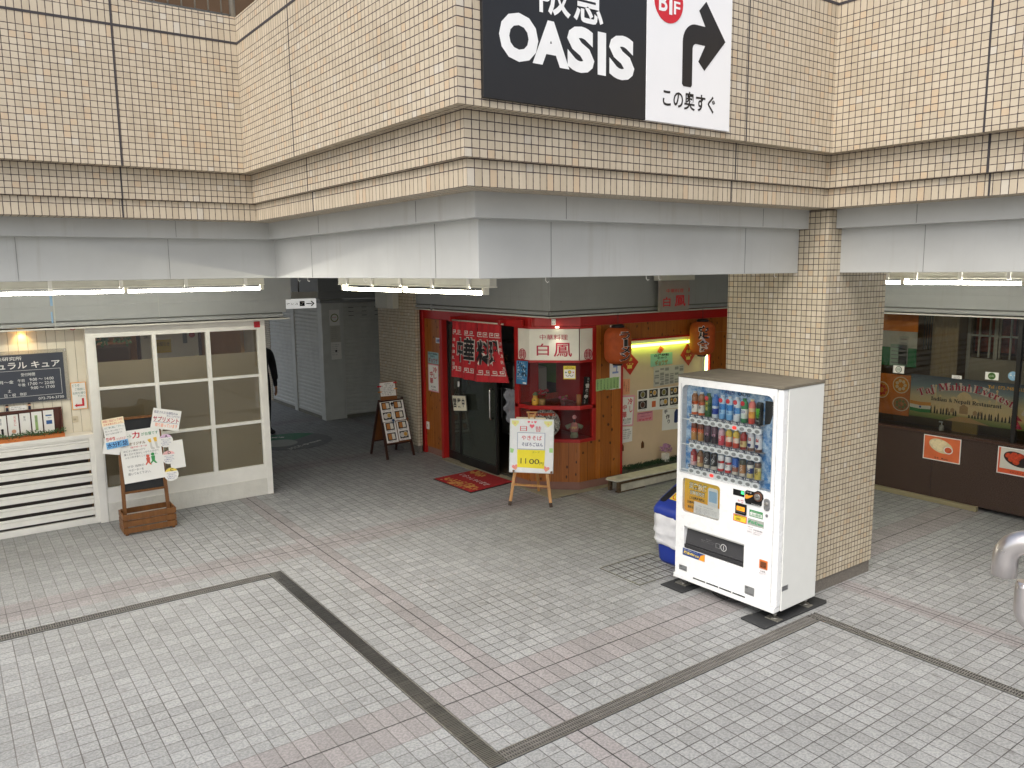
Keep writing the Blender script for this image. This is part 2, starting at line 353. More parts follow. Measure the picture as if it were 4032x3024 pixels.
# ---------------------------------------------------------------- lettering (built-in font outlines turned into mesh)
_TC = {}
def glyphs(txt, bold=0.0, spacing=1.0, lead=1.0):
    key = (txt, bold, spacing, lead)
    if key not in _TC:
        cu = bpy.data.curves.new('t', 'FONT'); cu.body = txt; cu.size = 1.0; cu.resolution_u = 3; cu.offset = bold; cu.space_character = spacing; cu.space_line = lead
        cu.align_x = 'CENTER' if '\n' in txt else 'LEFT'
        o = bpy.data.objects.new('t', cu); COL.objects.link(o); dg = bpy.context.evaluated_depsgraph_get(); dg.update()
        me = bpy.data.meshes.new_from_object(o.evaluated_get(dg)); vs = [v.co.copy() for v in me.vertices]; fs = [tuple(p.vertices) for p in me.polygons]
        bpy.data.objects.remove(o); bpy.data.curves.remove(cu); bpy.data.meshes.remove(me); _TC[key] = (vs, fs)
    return _TC[key]
class Text:
    """collects pieces of writing in x,z of the parent's frame, y = depth of the sheet they lie on"""
    def __init__(s): s.v = []; s.f = []
    def fit(s, txt, x0, x1, z0, z1, bold=0.0, y=0.0, rot=0.0, shear=0.0, spacing=1.0, lead=1.0, keep=False):
        vs, fs = glyphs(txt, bold, spacing, lead)
        if not vs: return s
        a0, a1 = min(v.x for v in vs), max(v.x for v in vs); b0, b1 = min(v.y for v in vs), max(v.y for v in vs); n = len(s.v); cx, cz = (x0 + x1) / 2, (z0 + z1) / 2
        kx = (x1 - x0) / max(1e-6, a1 - a0); kz = (z1 - z0) / max(1e-6, b1 - b0)
        if keep: kx = kz = min(kx, kz)
        c, sn = math.cos(rot), math.sin(rot)
        for v in vs:
            dx = (v.x - (a0 + a1) / 2) * kx; dz = (v.y - (b0 + b1) / 2) * kz; dx += dz * shear
            s.v.append(Vector((cx + dx * c - dz * sn, y, cz + dx * sn + dz * c)))
        s.f += [tuple(i + n for i in f) for f in fs]; return s
    def line(s, txt, x, z, size, align='L', bold=0.0, y=0.0, rot=0.0, sx=1.0, spacing=1.0):
        vs, fs = glyphs(txt, bold, spacing)
        if not vs: return s
        a1 = max(v.x for v in vs); a0 = min(v.x for v in vs); sh = {'L': 0, 'C': -(a0 + a1) / 2, 'R': -a1}[align]; n = len(s.v); c, sn = math.cos(rot), math.sin(rot)
        for v in vs:
            dx = (v.x + sh) * size * sx; dz = v.y * size; s.v.append(Vector((x + dx * c - dz * sn, y, z + dx * sn + dz * c)))
        s.f += [tuple(i + n for i in f) for f in fs]; return s
    def build(s, mat, parent, name='lettering', warp=None):
        off = ORIG.get(parent, Vector((0, 0, 0))); me = bpy.data.meshes.new(name)
        me.from_pydata([(warp(v) if warp else v) - off for v in s.v], [], s.f); me.materials.append(mat)
        o = bpy.data.objects.new(name, me); COL.objects.link(o); o.parent = parent; ORIG[o] = off; return o

# ================================================================ large structure
paint_w = M('white_paint', (238, 235, 226), 0.45, var=0.04, dirt=0.12)
grey_panel = M('grey_painted_panel', (188, 189, 185), 0.42, var=0.045, scale=2.2, dirt=0.12, streak=0.5)
grey_dull = M('grey_shutter_casing', (142, 144, 143), 0.5, var=0.04, scale=2.5, dirt=0.12, streak=0.4)
seam = M('seam_shadow_gap', (120, 121, 118), 0.8)
joint = M('rubber_joint', (62, 58, 60), 0.8, var=0.15)
black = M('black_paint', (20, 20, 21), 0.4)
dark = M('dark_interior', (40, 35, 30), 0.9)
steel = M('brushed_steel', (196, 192, 186), 0.28, metal=1.0, var=0.06, scale=14)
steel_dull = M('galvanised_steel', (158, 156, 150), 0.45, metal=0.9, var=0.08, scale=18)
white = M('white_paper', (238, 236, 230), 0.6, var=0.015)
ink = M('black_ink', (26, 24, 26), 0.6)
red_ink = M('red_ink', (196, 30, 44), 0.55)

g = MB(); g.b.faces.new([g.b.verts.new(p) for p in ((-40, -40, 0), (60, -40, 0), (60, 60, 0), (-40, 60, 0))])
o = solo(g, 'ground', None, None, W0, (0, 0, 0), floor_mat()); o['kind'] = 'structure'

def saw(dx, dy):                                     # zigzag front line of the arcade, pushed back by dx, dy
    return [(-9, 6.83 + dy), (2.20 + dx, 6.83 + dy), (2.20 + dx, 3.48 + dy), (5.43 + dx, 3.48 + dy), (5.43 + dx, -5)]
def block(dx, dy): return saw(dx, dy) + [(16, -5), (16, 17.5), (-9, 17.5)]
def ribbon(pts, t):
    back = [(x + t, y + t) for x, y in pts]; back[0] = (pts[0][0], pts[0][1] + t); back[-1] = (pts[-1][0] + t, pts[-1][1]); return pts + back[::-1]

arc = thing('arcade_building', 'cream tiled upper storey stepping out in a zigzag above grey fascia panels', 'building', W0, (2.2, 3.48, 2.62))
P = 0.0484; PV = 0.0473
MB().vprism(ribbon(saw(0, 0), 0.35), 3.492, 4.725).build('tiled_wall', tile_mat('tile_wall_upper', P, PV, 2.20, 4.52, skip=(4.52 - PV, 4.52 + PV)), arc, bevel=0.002)
MB().vprism(ribbon(saw(0.085, 0.08), 0.35), 3.250, 3.494).build('tiled_band', tile_mat('tile_band_middle', P, PV, 2.285, 3.250), arc, bevel=0.002)
MB().vprism(ribbon(saw(0.115, 0.105), 0.35), 3.106, 3.252).build('tiled_band', tile_mat('tile_band_low', P, 0.0473, 2.315, 3.106, skip=(3.106 + 0.0473,)), arc, bevel=0.002)
MB().vprism(block(0.35, 0.34), 4.40, 4.60).build('walkway_slab', M('concrete', (150, 146, 138), 0.85, var=0.1, dirt=0.3), arc)
MB().vprism(block(0.5, 0.5), 2.86, 3.10).build('ceiling', M('arcade_ceiling', (228, 226, 220), 0.8, dirt=0.15), arc)
MB().vprism(ribbon(saw(0.29, 0.30), 0.12), 2.962, 3.11).build('fascia_panel', grey_panel, arc, bevel=0.003)
MB().vprism(ribbon(saw(0.365, 0.385), 0.10), 2.62, 2.966).build('fascia_panel', grey_panel, arc, bevel=0.003)
jt = MB()                                             # movement joints in the tiling
jt.box(-9, 2.2, 6.827, 6.85, 4.512, 4.530).box(2.197, 2.22, 3.48, 6.83, 4.512, 4.530).box(2.2, 5.43, 3.477, 3.50, 4.512, 4.530).box(5.427, 5.45, -5, 3.48, 4.512, 4.530)
for x in (1.27, -1.9): jt.box(x - .006, x + .006, 6.827, 6.85, 3.492, 4.512).box(x - .006, x + .006, 6.827, 6.85, 4.530, 4.725).box(x - .006, x + .006, 6.907, 6.93, 3.25, 3.494).box(x - .006, x + .006, 6.932, 6.95, 3.106, 3.252)
for y in (5.687,): jt.box(2.197, 2.22, y - .004, y + .004, 3.492, 4.512).box(2.197, 2.22, y - .004, y + .004, 4.530, 4.725).box(2.282, 2.30, y - .02, y - .012, 3.25, 3.494).box(2.312, 2.33, y - .03, y - .022, 3.106, 3.252)
for x in (4.44,): jt.box(x - .004, x + .004, 3.477, 3.50, 3.492, 4.512).box(x - .004, x + .004, 3.477, 3.50, 4.530, 4.725).box(x - .004, x + .004, 3.557, 3.58, 3.25, 3.494).box(x - .012, x - .004, 3.582, 3.60, 3.106, 3.252)
for y in (2.437, 0.9): jt.box(5.427, 5.45, y - .006, y + .006, 3.492, 4.512).box(5.427, 5.45, y - .006, y + .006, 4.530, 4.725).box(5.512, 5.53, y - .006, y + .006, 3.25, 3.494).box(5.542, 5.56, y - .012, y, 3.106, 3.252)
jt.build('movement_joint', joint, arc)
for x in (0.55, 1.65): MB().box(x - .0015, x + .0015, 7.213, 7.22, 2.625, 2.957).build('panel_seam', seam, arc)
for y in (6.35, 4.35): MB().box(2.563, 2.57, y - .0015, y + .0015, 2.625, 2.957).build('panel_seam', seam, arc)
for x in (3.10, 4.96): MB().box(x - .0015, x + .0015, 3.863, 3.87, 2.625, 2.957).build('panel_seam', seam, arc)
for y in (2.95, 1.0): MB().box(5.793, 5.80, y - .0015, y + .0015, 2.625, 2.957).build('panel_seam', seam, arc)
for x in (1.7,): MB().box(x - .0015, x + .0015, 7.128, 7.14, 2.97, 3.10).build('panel_seam', seam, arc)
for y in (6.0, 4.45): MB().box(2.488, 2.50, y - .0015, y + .0015, 2.97, 3.10).build('panel_seam', seam, arc)
for x in (3.15, 5.05): MB().box(x - .0015, x + .0015, 3.778, 3.79, 2.97, 3.10).build('panel_seam', seam, arc)
for y in (2.98,): MB().box(5.718, 5.73, y - .0015, y + .0015, 2.97, 3.10).build('panel_seam', seam, arc)
hk = MB()                                             # small wire hooks along the fascia bottom
for p in ((2.62, 6.82), (2.62, 6.6), (2.62, 5.5), (3.1, 3.92), (3.98, 3.92), (4.1, 3.92), (5.4, 3.92)):
    hk.tube([(p[0], p[1], 2.64), (p[0], p[1], 2.60), (p[0] + .008, p[1] - .008, 2.588), (p[0] + .014, p[1] - .014, 2.596)], 0.0025, 5)
hk.build('wire_hook', white, arc)

def column(name, label, x0, x1, y0, y1, z1, pit):
    t = thing(name, label, 'column', W0, ((x0 + x1) / 2, (y0 + y1) / 2, 0))
    MB().box(x0, x1, y0, y1, 0.11, z1).build('tiled_shaft', tile_mat('tile_' + name, pit, pit, x0, 0.11, ca=(198, 186, 162), cb=(184, 171, 146), cc=(192, 172, 142)), t, bevel=0.003)
    MB().box(x0 + .012, x1 - .004, y0 + .012, y1 - .004, 0, 0.112).build('plinth', M('dark_granite', (112, 106, 98), 0.5, var=0.25, scale=90), t)
    return t
column('tiled_column', 'square cream tiled column on a dark plinth right behind the drinks machine', 5.622, 6.482, 3.602, 4.55, 3.10, 0.0452)
MATS.pop('tile_tiled_column')
column('tiled_pier', 'tiled pier with a dark plinth in the dim passage, behind the folding menu board', 5.60, 5.675, 10.125, 11.30, 2.86, 0.0455)

# drains: a steel zigzag of gratings below the fascia edge
def grating(name, label, x0, x1, y0, y1, along, kind):
    t = thing(name, label, 'drain grating', W0, ((x0 + x1) / 2, (y0 + y1) / 2, 0))
    MB().box(x0, x1, y0, y1, -0.02, 0.004).build('channel', black, t)
    f = MB(); w_ = 0.006
    if along == 'x': f.box(x0, x1, y0, y0 + w_, 0.003, 0.010).box(x0, x1, y1 - w_, y1, 0.003, 0.010)
    else: f.box(x0, x0 + w_, y0, y1, 0.003, 0.010).box(x1 - w_, x1, y0, y1, 0.003, 0.010)
    f.build('frame', steel_dull, t)
    b = MB(); a0, a1 = (x0, x1) if along == 'x' else (y0, y1); p = 0.0145 if kind == 'slat' else 0.017; n = int((a1 - a0) / p); q = MB()
    for i in range(n):
        c = a0 + (i + .5) * p; hw = 0.0056 if kind == 'slat' else 0.0036; dz = random.uniform(-.0006, .0006)
        if along == 'x': b.box(c - hw, c + hw, y0 + w_, y1 - w_, 0.004 + dz, 0.0095 + dz)
        else: b.box(x0 + w_, x1 - w_, c - hw, c + hw, 0.004 + dz, 0.0095 + dz)
        tl = random.gauss(0, .00012) if kind == 'slat' else 0
        for v_ in b.b.verts[-8:] if hasattr(b.b.verts, '__getitem__') and b.b.verts.ensure_lookup_table() is None else (): v_.co.z += tl * (1 if v_.co.y > c else -1)
    if kind != 'slat':
        for k in (0.33, 0.66) if kind == 'mesh2' else (0.5,):
            if along == 'x': b.box(x0, x1, y0 + (y1 - y0) * k - .004, y0 + (y1 - y0) * k + .004, 0.004, 0.0105)
            else: b.box(x0 + (x1 - x0) * k - .004, x0 + (x1 - x0) * k + .004, y0, y1, 0.004, 0.0105)
    b.build('bar', M('drain_steel', (160, 159, 156), 0.2, metal=0.9, var=0.12, scale=5) if kind == 'slat' else M('drain_steel_worn', (128, 125, 120), 0.55, metal=0.4, var=0.15), t)
grating('drain_grating', 'narrow drain of two slot rows leading left from the shiny drain', -6, 2.20, 6.70, 6.80, 'x', 'mesh')
grating('drain_grating', 'shiny steel drain of fine cross slats running from the clinic side to the nearest corner', 2.205, 2.315, 3.285, 6.80, 'y', 'slat')
grating('drain_grating', 'dark worn drain running from the nearest corner to the black mat under the drinks machine', 2.32, 5.24, 3.285, 3.39, 'x', 'mesh2')
grating('drain_grating', 'dark narrow drain at the right edge leading from the machine towards the handrail', 5.245, 5.33, -3, 3.39, 'y', 'mesh')

hatch = thing('access_hatch', 'square metal framed floor hatch filled with paving beside the blue bin', 'hatch', W0, (4.96, 4.85, 0))
h = MB()
for a in ((4.64, 5.28, 4.60, 4.612), (4.64, 5.28, 5.098, 5.11), (4.64, 4.652, 4.612, 5.098), (5.268, 5.28, 4.612, 5.098)): h.box(a[0], a[1], a[2], a[3], -.01, 0.005)
h.build('frame', steel_dull, hatch); h = MB()
for i in range(1, 5): h.box(4.652, 5.268, 4.612 + i * .097 - .003, 4.612 + i * .097 + .003, -.01, .0035)
for i in range(1, 6): h.box(4.652 + i * .103 - .003, 4.652 + i * .103 + .003, 4.612, 5.098, -.01, .0032)
h.build('joint_bar', M('hatch_joint', (84, 82, 78), 0.8), hatch)

# upper walkway seen at the top left
rl = thing('balcony_railing', 'grey steel balustrade on the parapet at the top left, in front of a brown wall', 'railing', W0, (0, 7.05, 4.725))
r = MB()
r.tube([(-6, 7.05, 4.79), (2.25, 7.05, 4.79)], 0.016, 8); r.tube([(-6, 7.05, 5.7), (2.25, 7.05, 5.7)], 0.02, 8); r.build('rail', steel_dull, rl)
for x in (2.25, -0.2): MB().tube([(x, 7.05, 4.65), (x, 7.05, 5.75)], 0.025, 10).build('post', steel_dull, rl)
for i in range(60):
    x = 2.16 - i * 0.105
    if x > -2.5 and abs(x + .2) > .05: MB().tube([(x, 7.05, 4.79), (x, 7.05, 5.7)], 0.007, 6).build('baluster', steel_dull, rl)
solo(MB().box(-9, 16, 9.4, 9.7, 4.6, 8.2), 'brown_wall', 'plain brown wall behind the balcony railing at the top left', 'wall', W0, (0, 9.4, 4.6), M('brown_render', (88, 66, 44), 0.8, var=0.1, dirt=0.2))
r2 = thing('balcony_railing', 'thin steel balustrade bars at the top, just right of the thick post', 'railing', W0, (2.42, 6.0, 4.725))
r = MB(); r.tube([(2.42, 3.5, 4.79), (2.42, 7.0, 4.79)], 0.016, 8); r.tube([(2.42, 3.5, 5.7), (2.42, 7.0, 5.7)], 0.02, 8); r.build('rail', steel_dull, r2)
for i in range(32): MB().tube([(2.42, 6.93 - i * .105, 4.79), (2.42, 6.93 - i * .105, 5.7)], 0.007, 6).build('baluster', steel_dull, r2)

# shutter casings over the three shops
def casing(label, fr, x0, x1, steps):
    t = thing('shutter_casing', label, 'shutter casing', fr, ((x0 + x1) / 2, 0, 2.12), 'roller shutter casings over the shopfronts')
    a, b, c = steps
    MB().box(x0, x1 + a, 0.0, 0.28, 2.3505, 2.86).build('casing_box', grey_dull, t)
    MB().box(x0, x1 + b, 0.0025, 0.28, 2.205, 2.350).build('casing_box', grey_dull, t)
    MB().box(x0, x1 + c, 0.022, 0.26, 2.166, 2.203).build('guide_slot', M('slot_shadow', (96, 96, 92), 0.7), t)
    MB().box(x0, x1 + c, -0.004, 0.26, 2.152, 2.190).build('bottom_rail', grey_dull, t, bevel=0.002)
    MB().box(x0, x1 + b + .03, -0.012, 0.25, 2.122, 2.138).build('bottom_flange', M('pale_flange', (196, 194, 184), 0.5), t)
    return t
t = casing('grey shutter casing over the clinic window with strips of blue tape', FA(9.2), -6, 3.37, (0.07, 0, -0.04))
m = MB(); m.box(0.95, 0.972, -0.003, 0, 2.36, 2.50).box(0.948, 0.962, -0.003, 0, 2.16, 2.30); m.build('tape', M('blue_tape', (120, 152, 182), 0.6), t)
m = MB(); m.box(0.972, 0.985, -0.006, 0, 2.14, 2.75); m.box(1.963, 1.966, -0.002, 0, 2.21, 2.75); m.build('seam_strip', M('seam_strip', (160, 160, 153), 0.6), t)
t = casing('long grey shutter casing above the red entrance of the restaurant', FB(5.62), -10.47, -7.06, (0.0, 0, 0))
m = MB(); m.box(-9.68, -9.64, -0.012, 0, 2.12, 2.20); m.build('seam_strip', grey_dull, t)
t = casing('grey shutter casing above the wooden front with the two paper lanterns', FA(7.03), 5.625, 9.0, (0, 0, 0))
MB().box(5.775, 5.783, -.004, 0.0, 2.30, 2.308).build('screw', black, t)
casing('grey shutter casing above the dark window of the curry restaurant', FB(8.90), -6.4, 3.0, (0, 0, 0))

# fluorescent strip lights
tube_on = lamp_mat('tube_white', (255, 252, 238), 30.0)
tube_warm = lamp_mat('tube_warm_white', (255, 249, 222), 34.0)
def strip(label, fr, x0, x1, y, cuts, m, rail=(0, 0), two=False):
    t = thing('strip_light', label, 'strip light', fr, ((x0 + x1) / 2, y, 2.5), 'fluorescent strip lights under the fascia')
    MB().box(x0 - rail[0], x1 + rail[1], y - .03, y + .03, 2.556, 2.612).build('batten', M('lamp_batten', (214, 212, 200), 0.5), t, bevel=0.004)
    MB().box(x0 - rail[0], x1 + rail[1], y - .034, y + .034, 2.545, 2.5545).build('batten_lip', M('lamp_batten2', (232, 230, 216), 0.45), t)
    ends = [x0] + list(cuts) + [x1]
    for a, b in zip(ends[:-1], ends[1:]):
        for dy in ((-.03, .03) if two else (0,)):
            MB().cyl((a + .02, y + dy, 2.508), (b - .02, y + dy, 2.508), 0.0145, n=12).build('tube', m, t)
    for e in ends: MB().box(e - .018, e + .018, y - (.05 if two else .022), y + (.05 if two else .022), 2.494, 2.546).build('lamp_holder', M('lamp_holder', (222, 218, 204), 0.5), t, bevel=0.004)
    n = int((x1 - x0) / 0.65) + 1
    for i in range(n + 1):
        c = x0 + (x1 - x0) * (i + .3) / (n + .6); MB().box(c - .016, c + .016, y - .05, y - .03, 2.54, 2.62).build('bracket', white, t, bevel=0.002)
    return t
strip('long white strip light along the clinic front at the left', FA(8.2), -2.2, 2.755, 0, (-0.98, 0.24, 1.47), tube_on, (0, .02))
strip('warm strip light hanging in front of the restaurant entrance', FB(3.2), -7.16, -4.74, 0, (-5.95,), tube_warm, (.06, .10))
strip('pair of bright strip tubes at the right edge beside the tiled column', FB(7.6), -4.035, -2.98, 0, (), tube_on, (.02, 0), True)
strip('short end of a strip light peeping out right behind the tiled column', FB(7.6), -5.28, -4.085, 0.06, (), tube_on)

# ================================================================ clinic front (left)
CY = 9.37; F = FA(CY)
ww = thing('window_wall', 'white framed window wall of nine frosted panes at the corner of the clinic', 'window', F, (2.2, 0, 0))
xs = [(1.352, 1.907), (1.95, 2.478), (2.525, 3.065)]; zs = [(1.475, 2.005), (0.919, 1.443), (0.372, 0.884)]
rects = [[(a, c), (b, c), (b, d), (a, d)] for a, b in xs for c, d in zs]
MB().holed([(1.262, 0.195), (3.155, 0.195), (3.155, 2.13), (1.262, 2.13)], rects, 0.0, 0.07).build('frame', paint_w, ww, bevel=0.004)
MB().box(3.085, 3.157, -.012, -.001, 0.0, 2.125).build('corner_post', paint_w, ww, bevel=0.003)
MB().box(1.255, 1.335, -.012, -.001, 0.0, 2.125).build('corner_post', paint_w, ww, bevel=0.003)
MB().box(1.335, 3.085, -.004, 0.08, 0.0, 0.205).build('plaster_base', M('rough_white_plaster', (216, 213, 203), 0.8, var=0.05, bump=0.02, bscale=9), ww, bevel=0.004)
MB().box(3.095, 3.155, 0.0705, 3.2, 0.0, 2.86).build('side_wall', M('side_wall_white', (196, 194, 186), 0.7, dirt=0.2), ww)
gl = glass_mat('window_glass', (0.92, 0.92, 0.89)); fr_ = glass_mat('frosted_film', (0.8, 0.78, 0.72), film=(204, 187, 160), cover=0.88, rough=0.12)
for i, (a, b) in enumerate(xs):
    for j, (c, d) in enumerate(zs):
        p = MB().box(a - .005, b + .005, 0.030, 0.035, c - .005, d + .005).build('pane', gl, ww)
        top = min(d + .005, 1.74)
        if not (i == 2 and False): MB().box(a - .004, b + .004, 0.040, 0.0415, c - .004, top).build('frosted_film', fr_, p)
MB().box(3.03, 3.10, -.016, -.0125, 2.03, 2.10).build('sticker', M('red_sticker', (190, 36, 50), 0.5), ww)
solo(MB().holed([(-4, 0), (3.094, 0), (3.094, 2.86), (-4, 2.86)], [[(-3.9, .05), (3.05, .05), (3.05, 2.8), (-3.9, 2.8)]], 0.60, 3.0).box(-4, 3.094, 3.0, 3.1, 0, 2.86), 'clinic_room', 'tan walled clinic room seen dimly through the frosted panes', 'room', F, (0, 1, 0), M('tan_room_wall', (186, 150, 108), 0.8))
cr_ = bpy.data.objects['clinic_room']; MB().box(.6, 1.8, 1.2, 1.5, 2.76, 2.795).build('ceiling_lamp', lamp_mat('room_lamp', (255, 226, 186), 3.0), cr_)
cl = thing('notice_board', 'brown framed notice board on the clinic room wall seen through the upper panes', 'notice board', F, (2.35, 0.9, 1.8))
MB().box(1.92, 2.66, .9, .92, 1.48, 2.06).build('frame', M('mahogany', (84, 42, 28), 0.4), cl); MB().box(1.96, 2.62, .894, .899, 1.52, 2.02).build('sheet', white, cl)
MB().box(2.12, 2.30, .888, .893, 1.72, 1.88).build('yellow_notice', M('yellow_sheet', (214, 186, 60), 0.6), cl); MB().disc(2.55, 1.92, .035, .888, .893).build('round_notice', M('red_sticker'), cl); MB().box(2.44, 2.49, .888, .893, 1.82, 1.95).build('phone_picture', M('grey_pic', (110, 116, 122), 0.5), cl)
t = Text(); t.fit('お知らせ', 2.14, 2.28, 1.80, 1.85, y=.887).fit('診療のご案内', 2.0, 2.1, 1.9, 1.94, y=.893); t.build(ink, cl)
sh = thing('cabinet', 'brown cupboard inside the clinic seen through the top left pane', 'cabinet', F, (1.6, .9, 0)); MB().box(1.36, 1.84, .85, 1.2, 0, 1.86).build('carcass', M('brown_cupboard', (140, 100, 66), 0.5), sh, bevel=.004); MB().box(1.39, 1.81, .845, .849, 0.9, 1.82).build('door', M('brown_cupboard2', (122, 86, 56), 0.45), sh)
iv = M('ivy_leaf', (58, 84, 44), 0.5, var=0.3)
m = MB(); rnd = random.Random(3)
for i in range(46): m.leaf((1.36 + rnd.random() * .34, .12 + rnd.random() * .05, 2.0 - abs(rnd.gauss(0, .045))), (rnd.uniform(-1, 1), rnd.uniform(-.4, .1), rnd.uniform(-1, .2)), (0, -1, .3), .045, .014)
solo(m, 'ivy_garland', 'small ivy garland hanging inside the top left window pane', 'plant', F, (1.5, .14, 1.95), iv)
def pot_plant(label, x, y, z, rp, hp, nl, spread, cpot, big):
    t = thing('potted_plant', label, 'plant', F, (x, y, z), 'potted plants on the clinic sill'); MB().lathe((x, y, z), [(rp * .72, 0), (rp, hp), (rp * 1.04, hp * 1.0 + .004), (rp * .9, hp + .003), (.004, hp - .01)], 18).build('pot', cpot, t)
    m = MB(); rn = random.Random(int(x * 977)); st = MB()
    for i in range(nl):
        a = rn.random() * 6.28; e = rn.uniform(.3, 1.3); L = rn.uniform(.6, 1.1) * spread; q = Vector((x + math.cos(a) * L * .5 * math.cos(e), y + math.sin(a) * L * .25, z + hp + L * math.sin(e)))
        st.tube([(x, y, z + hp - .01), tuple((Vector((x, y, z + hp)) + q) / 2 + Vector((0, 0, .02))), tuple(q)], .0025, 5)
        m.leaf(q, (math.cos(a), math.sin(a) * .4, rn.uniform(-.5, .3)), (0, -.3, 1), big * rn.uniform(.8, 1.2), big * .27)
    st.build('stem', iv, t); m.build('leaves', M('house_plant_leaf', (60, 98, 50), 0.45, var=0.3), t)
solo(MB().box(1.28, 3.09, .11, .40, .0, .372), 'window_sill', 'low white shelf behind the bottom panes carrying the potted plants', 'shelf', F, (2.2, .2, 0), paint_w)
cw = M('white_ceramic', (220, 216, 206), 0.3)
pot_plant('leafy plant in a white tapered pot inside the bottom right pane, tallest on the sill', 2.93, .17, .375, .075, .15, 9, .24, cw, .13)
pot_plant('small plant in a blue grey cup inside the bottom right pane', 2.72, .16, .375, .05, .12, 6, .12, M('blue_cup', (120, 138, 150), 0.4), .07)
pot_plant('white cup with a low plant at the left edge of the bottom right pane', 2.56, .18, .375, .06, .14, 5, .10, cw, .06)

sw = thing('siding_wall', 'cream painted board siding behind the clinic sign', 'wall', FA(9.6), (0.5, 0, 1.0))
MB().box(-5, 1.27, 0, .08, .95, 2.30).build('backing', M('siding_groove', (150, 140, 122), 0.8), sw); m = MB(); x = 1.268
while x > -3: m.box(x - .0825, x, -.012, -.0005, .975, 2.28); x -= .0862
m.build('board', M('cream_siding', (232, 224, 204), 0.45, var=0.03), sw, bevel=.002); MB().box(1.2675, 1.2615 + .05, -.23, .02, .0, 2.25).build('return_board', paint_w, sw)
lc = thing('louvre_counter', 'white slatted counter below the clinic sign', 'counter', FA(9.4), (.3, 0, 0))
m = MB(); m.box(-5, 1.262, -.012, .21, .945, .985).box(-5, 1.258, .0, .2, .0, .012); m.build('counter_top', paint_w, lc, bevel=.003)
m = MB(); m.box(1.213, 1.262, -.004, .04, .012, .944).box(-5, 1.2125, -.004, .04, .012, .068).box(-5, 1.2125, -.004, .04, .926, .9445); m.build('frame', paint_w, lc, bevel=.002)
MB().box(-5, 1.21, .16, .19, .012, .94).build('back_panel', M('louvre_void', (92, 84, 80), 0.9), lc)
z = .926
for i in range(7):
    MB().box(-5, 1.212, .004, .022, z - .031, z - .003).build('slat', paint_w, lc, bevel=.003); MB().box(-5, 1.212, .002, .024, z - .088, z - .034).build('slat', paint_w, lc, bevel=.003)
    z -= .1236
pb = thing('planter', 'orange wooden trough of green foliage on the clinic counter', 'planter', FA(9.4), (.3, .02, .985)); m = MB(); m.box(-2, .995, .0, .012, .986, 1.024).box(-2, .995, .10, .112, .986, 1.024).box(.983, .995, .012, .10, .986, 1.024).box(-2, .983, .012, .10, .986, .996); m.build('trough', M('orange_wood', (196, 112, 50), 0.5, var=.12), pb)
m = MB(); rnd = random.Random(11)
for i in range(1500):
    x = -0.6 + rnd.random() * 1.6; m.leaf((x, rnd.uniform(-.01, .11), 1.015 + rnd.random() * .045 + .012 * math.sin(x * 21)), (rnd.uniform(-1, 1), rnd.uniform(-1, .4), rnd.uniform(-.3, 1)), (rnd.uniform(-.4, .4), -.4, 1), rnd.uniform(.014, .034), .006)
m.build('foliage', M('box_foliage', (54, 92, 48), 0.55, var=0.4, scale=40), pb)
br = thing('leaflet_rack', 'reddish brown framed leaflet rack behind the planter', 'rack', FA(9.55), (.3, 0, 1.0)); m = MB(); m.box(-1.2, 1.0, .0, .015, 1.262, 1.284).box(.985, 1.0, -.03, .015, 1.0, 1.2615).box(-1.2, .985, .016, .03, .99, 1.262); m.build('frame', M('mahogany'), br)
leaf_txt = [('white leaflet with a small black figure low down, leftmost in the rack', .40), ('white leaflet with pink writing and a face in the rack, second from the left', .505), ('plain white leaflet with grey writing in the middle of the rack', .612), ('white leaflet with a green band in the rack', .718), ('white leaflet with blue picture blocks, rightmost in the rack', .825)]
for i, (lb, x) in enumerate(leaf_txt):
    t = thing('leaflet', lb, 'leaflet', FA(9.55), (x + .05, -.005, 1.03), 'leaflets in the rack'); MB().box(x + .002, x + .096, -.012, -.006, 1.03, 1.245 + .004 * i).build('sheet', white, t)
    tx = Text()
    if i == 0: MB().ball((x + .055, -.014, 1.10), .012).box(x + .045, x + .065, -.016, -.0125, 1.05, 1.09).build('figure_print', ink, t); tx.fit('健\n康', x + .035, x + .055, 1.15, 1.22, y=-.0125)
    if i == 1: MB().disc(x + .05, 1.075, .02, -.0132, -.0122).build('face_print', M('skin_print', (214, 160, 128), 0.6), t); tx.fit('元\n気\nに', x + .055, x + .078, 1.13, 1.235, y=-.0125)
    if i == 2: tx.fit('案\n内', x + .035, x + .055, 1.17, 1.225, y=-.0125)
    if i == 3: MB().box(x + .03, x + .055, -.0132, -.0122, 1.06, 1.22).build('band_print', M('green_print', (150, 178, 112), 0.6), t); tx.fit('体\n操', x + .035, x + .05, 1.15, 1.21, y=-.0136)
    if i == 4: m = MB(); m.box(x + .022, x + .078, -.0132, -.0122, 1.20, 1.214).box(x + .024, x + .078, -.0132, -.0122, 1.115, 1.155); m.build('picture_print', M('blue_print', (52, 92, 150), 0.5), t); tx.fit('ご案内', x + .03, x + .07, 1.175, 1.188, y=-.0125)
    tx.build(red_ink if i == 1 else M('grey_ink', (120, 118, 120), 0.6), t)
sp = thing('speech_card', 'small white bubble shaped card with two paper figures above the leaflets', 'card', FA(9.545), (.63, 0, 1.285)); m = MB(); m.prism([(.545, 1.288), (.68, 1.288), (.688, 1.30), (.688, 1.325), (.68, 1.336), (.545, 1.336), (.537, 1.325), (.537, 1.30)], -.004, 0); m.build('card', white, sp)
Text().fit('みなさまのために', .55, .64, 1.316, 1.328, y=-.005).fit('施術させて頂きます', .55, .675, 1.297, 1.309, y=-.005).build(ink, sp)
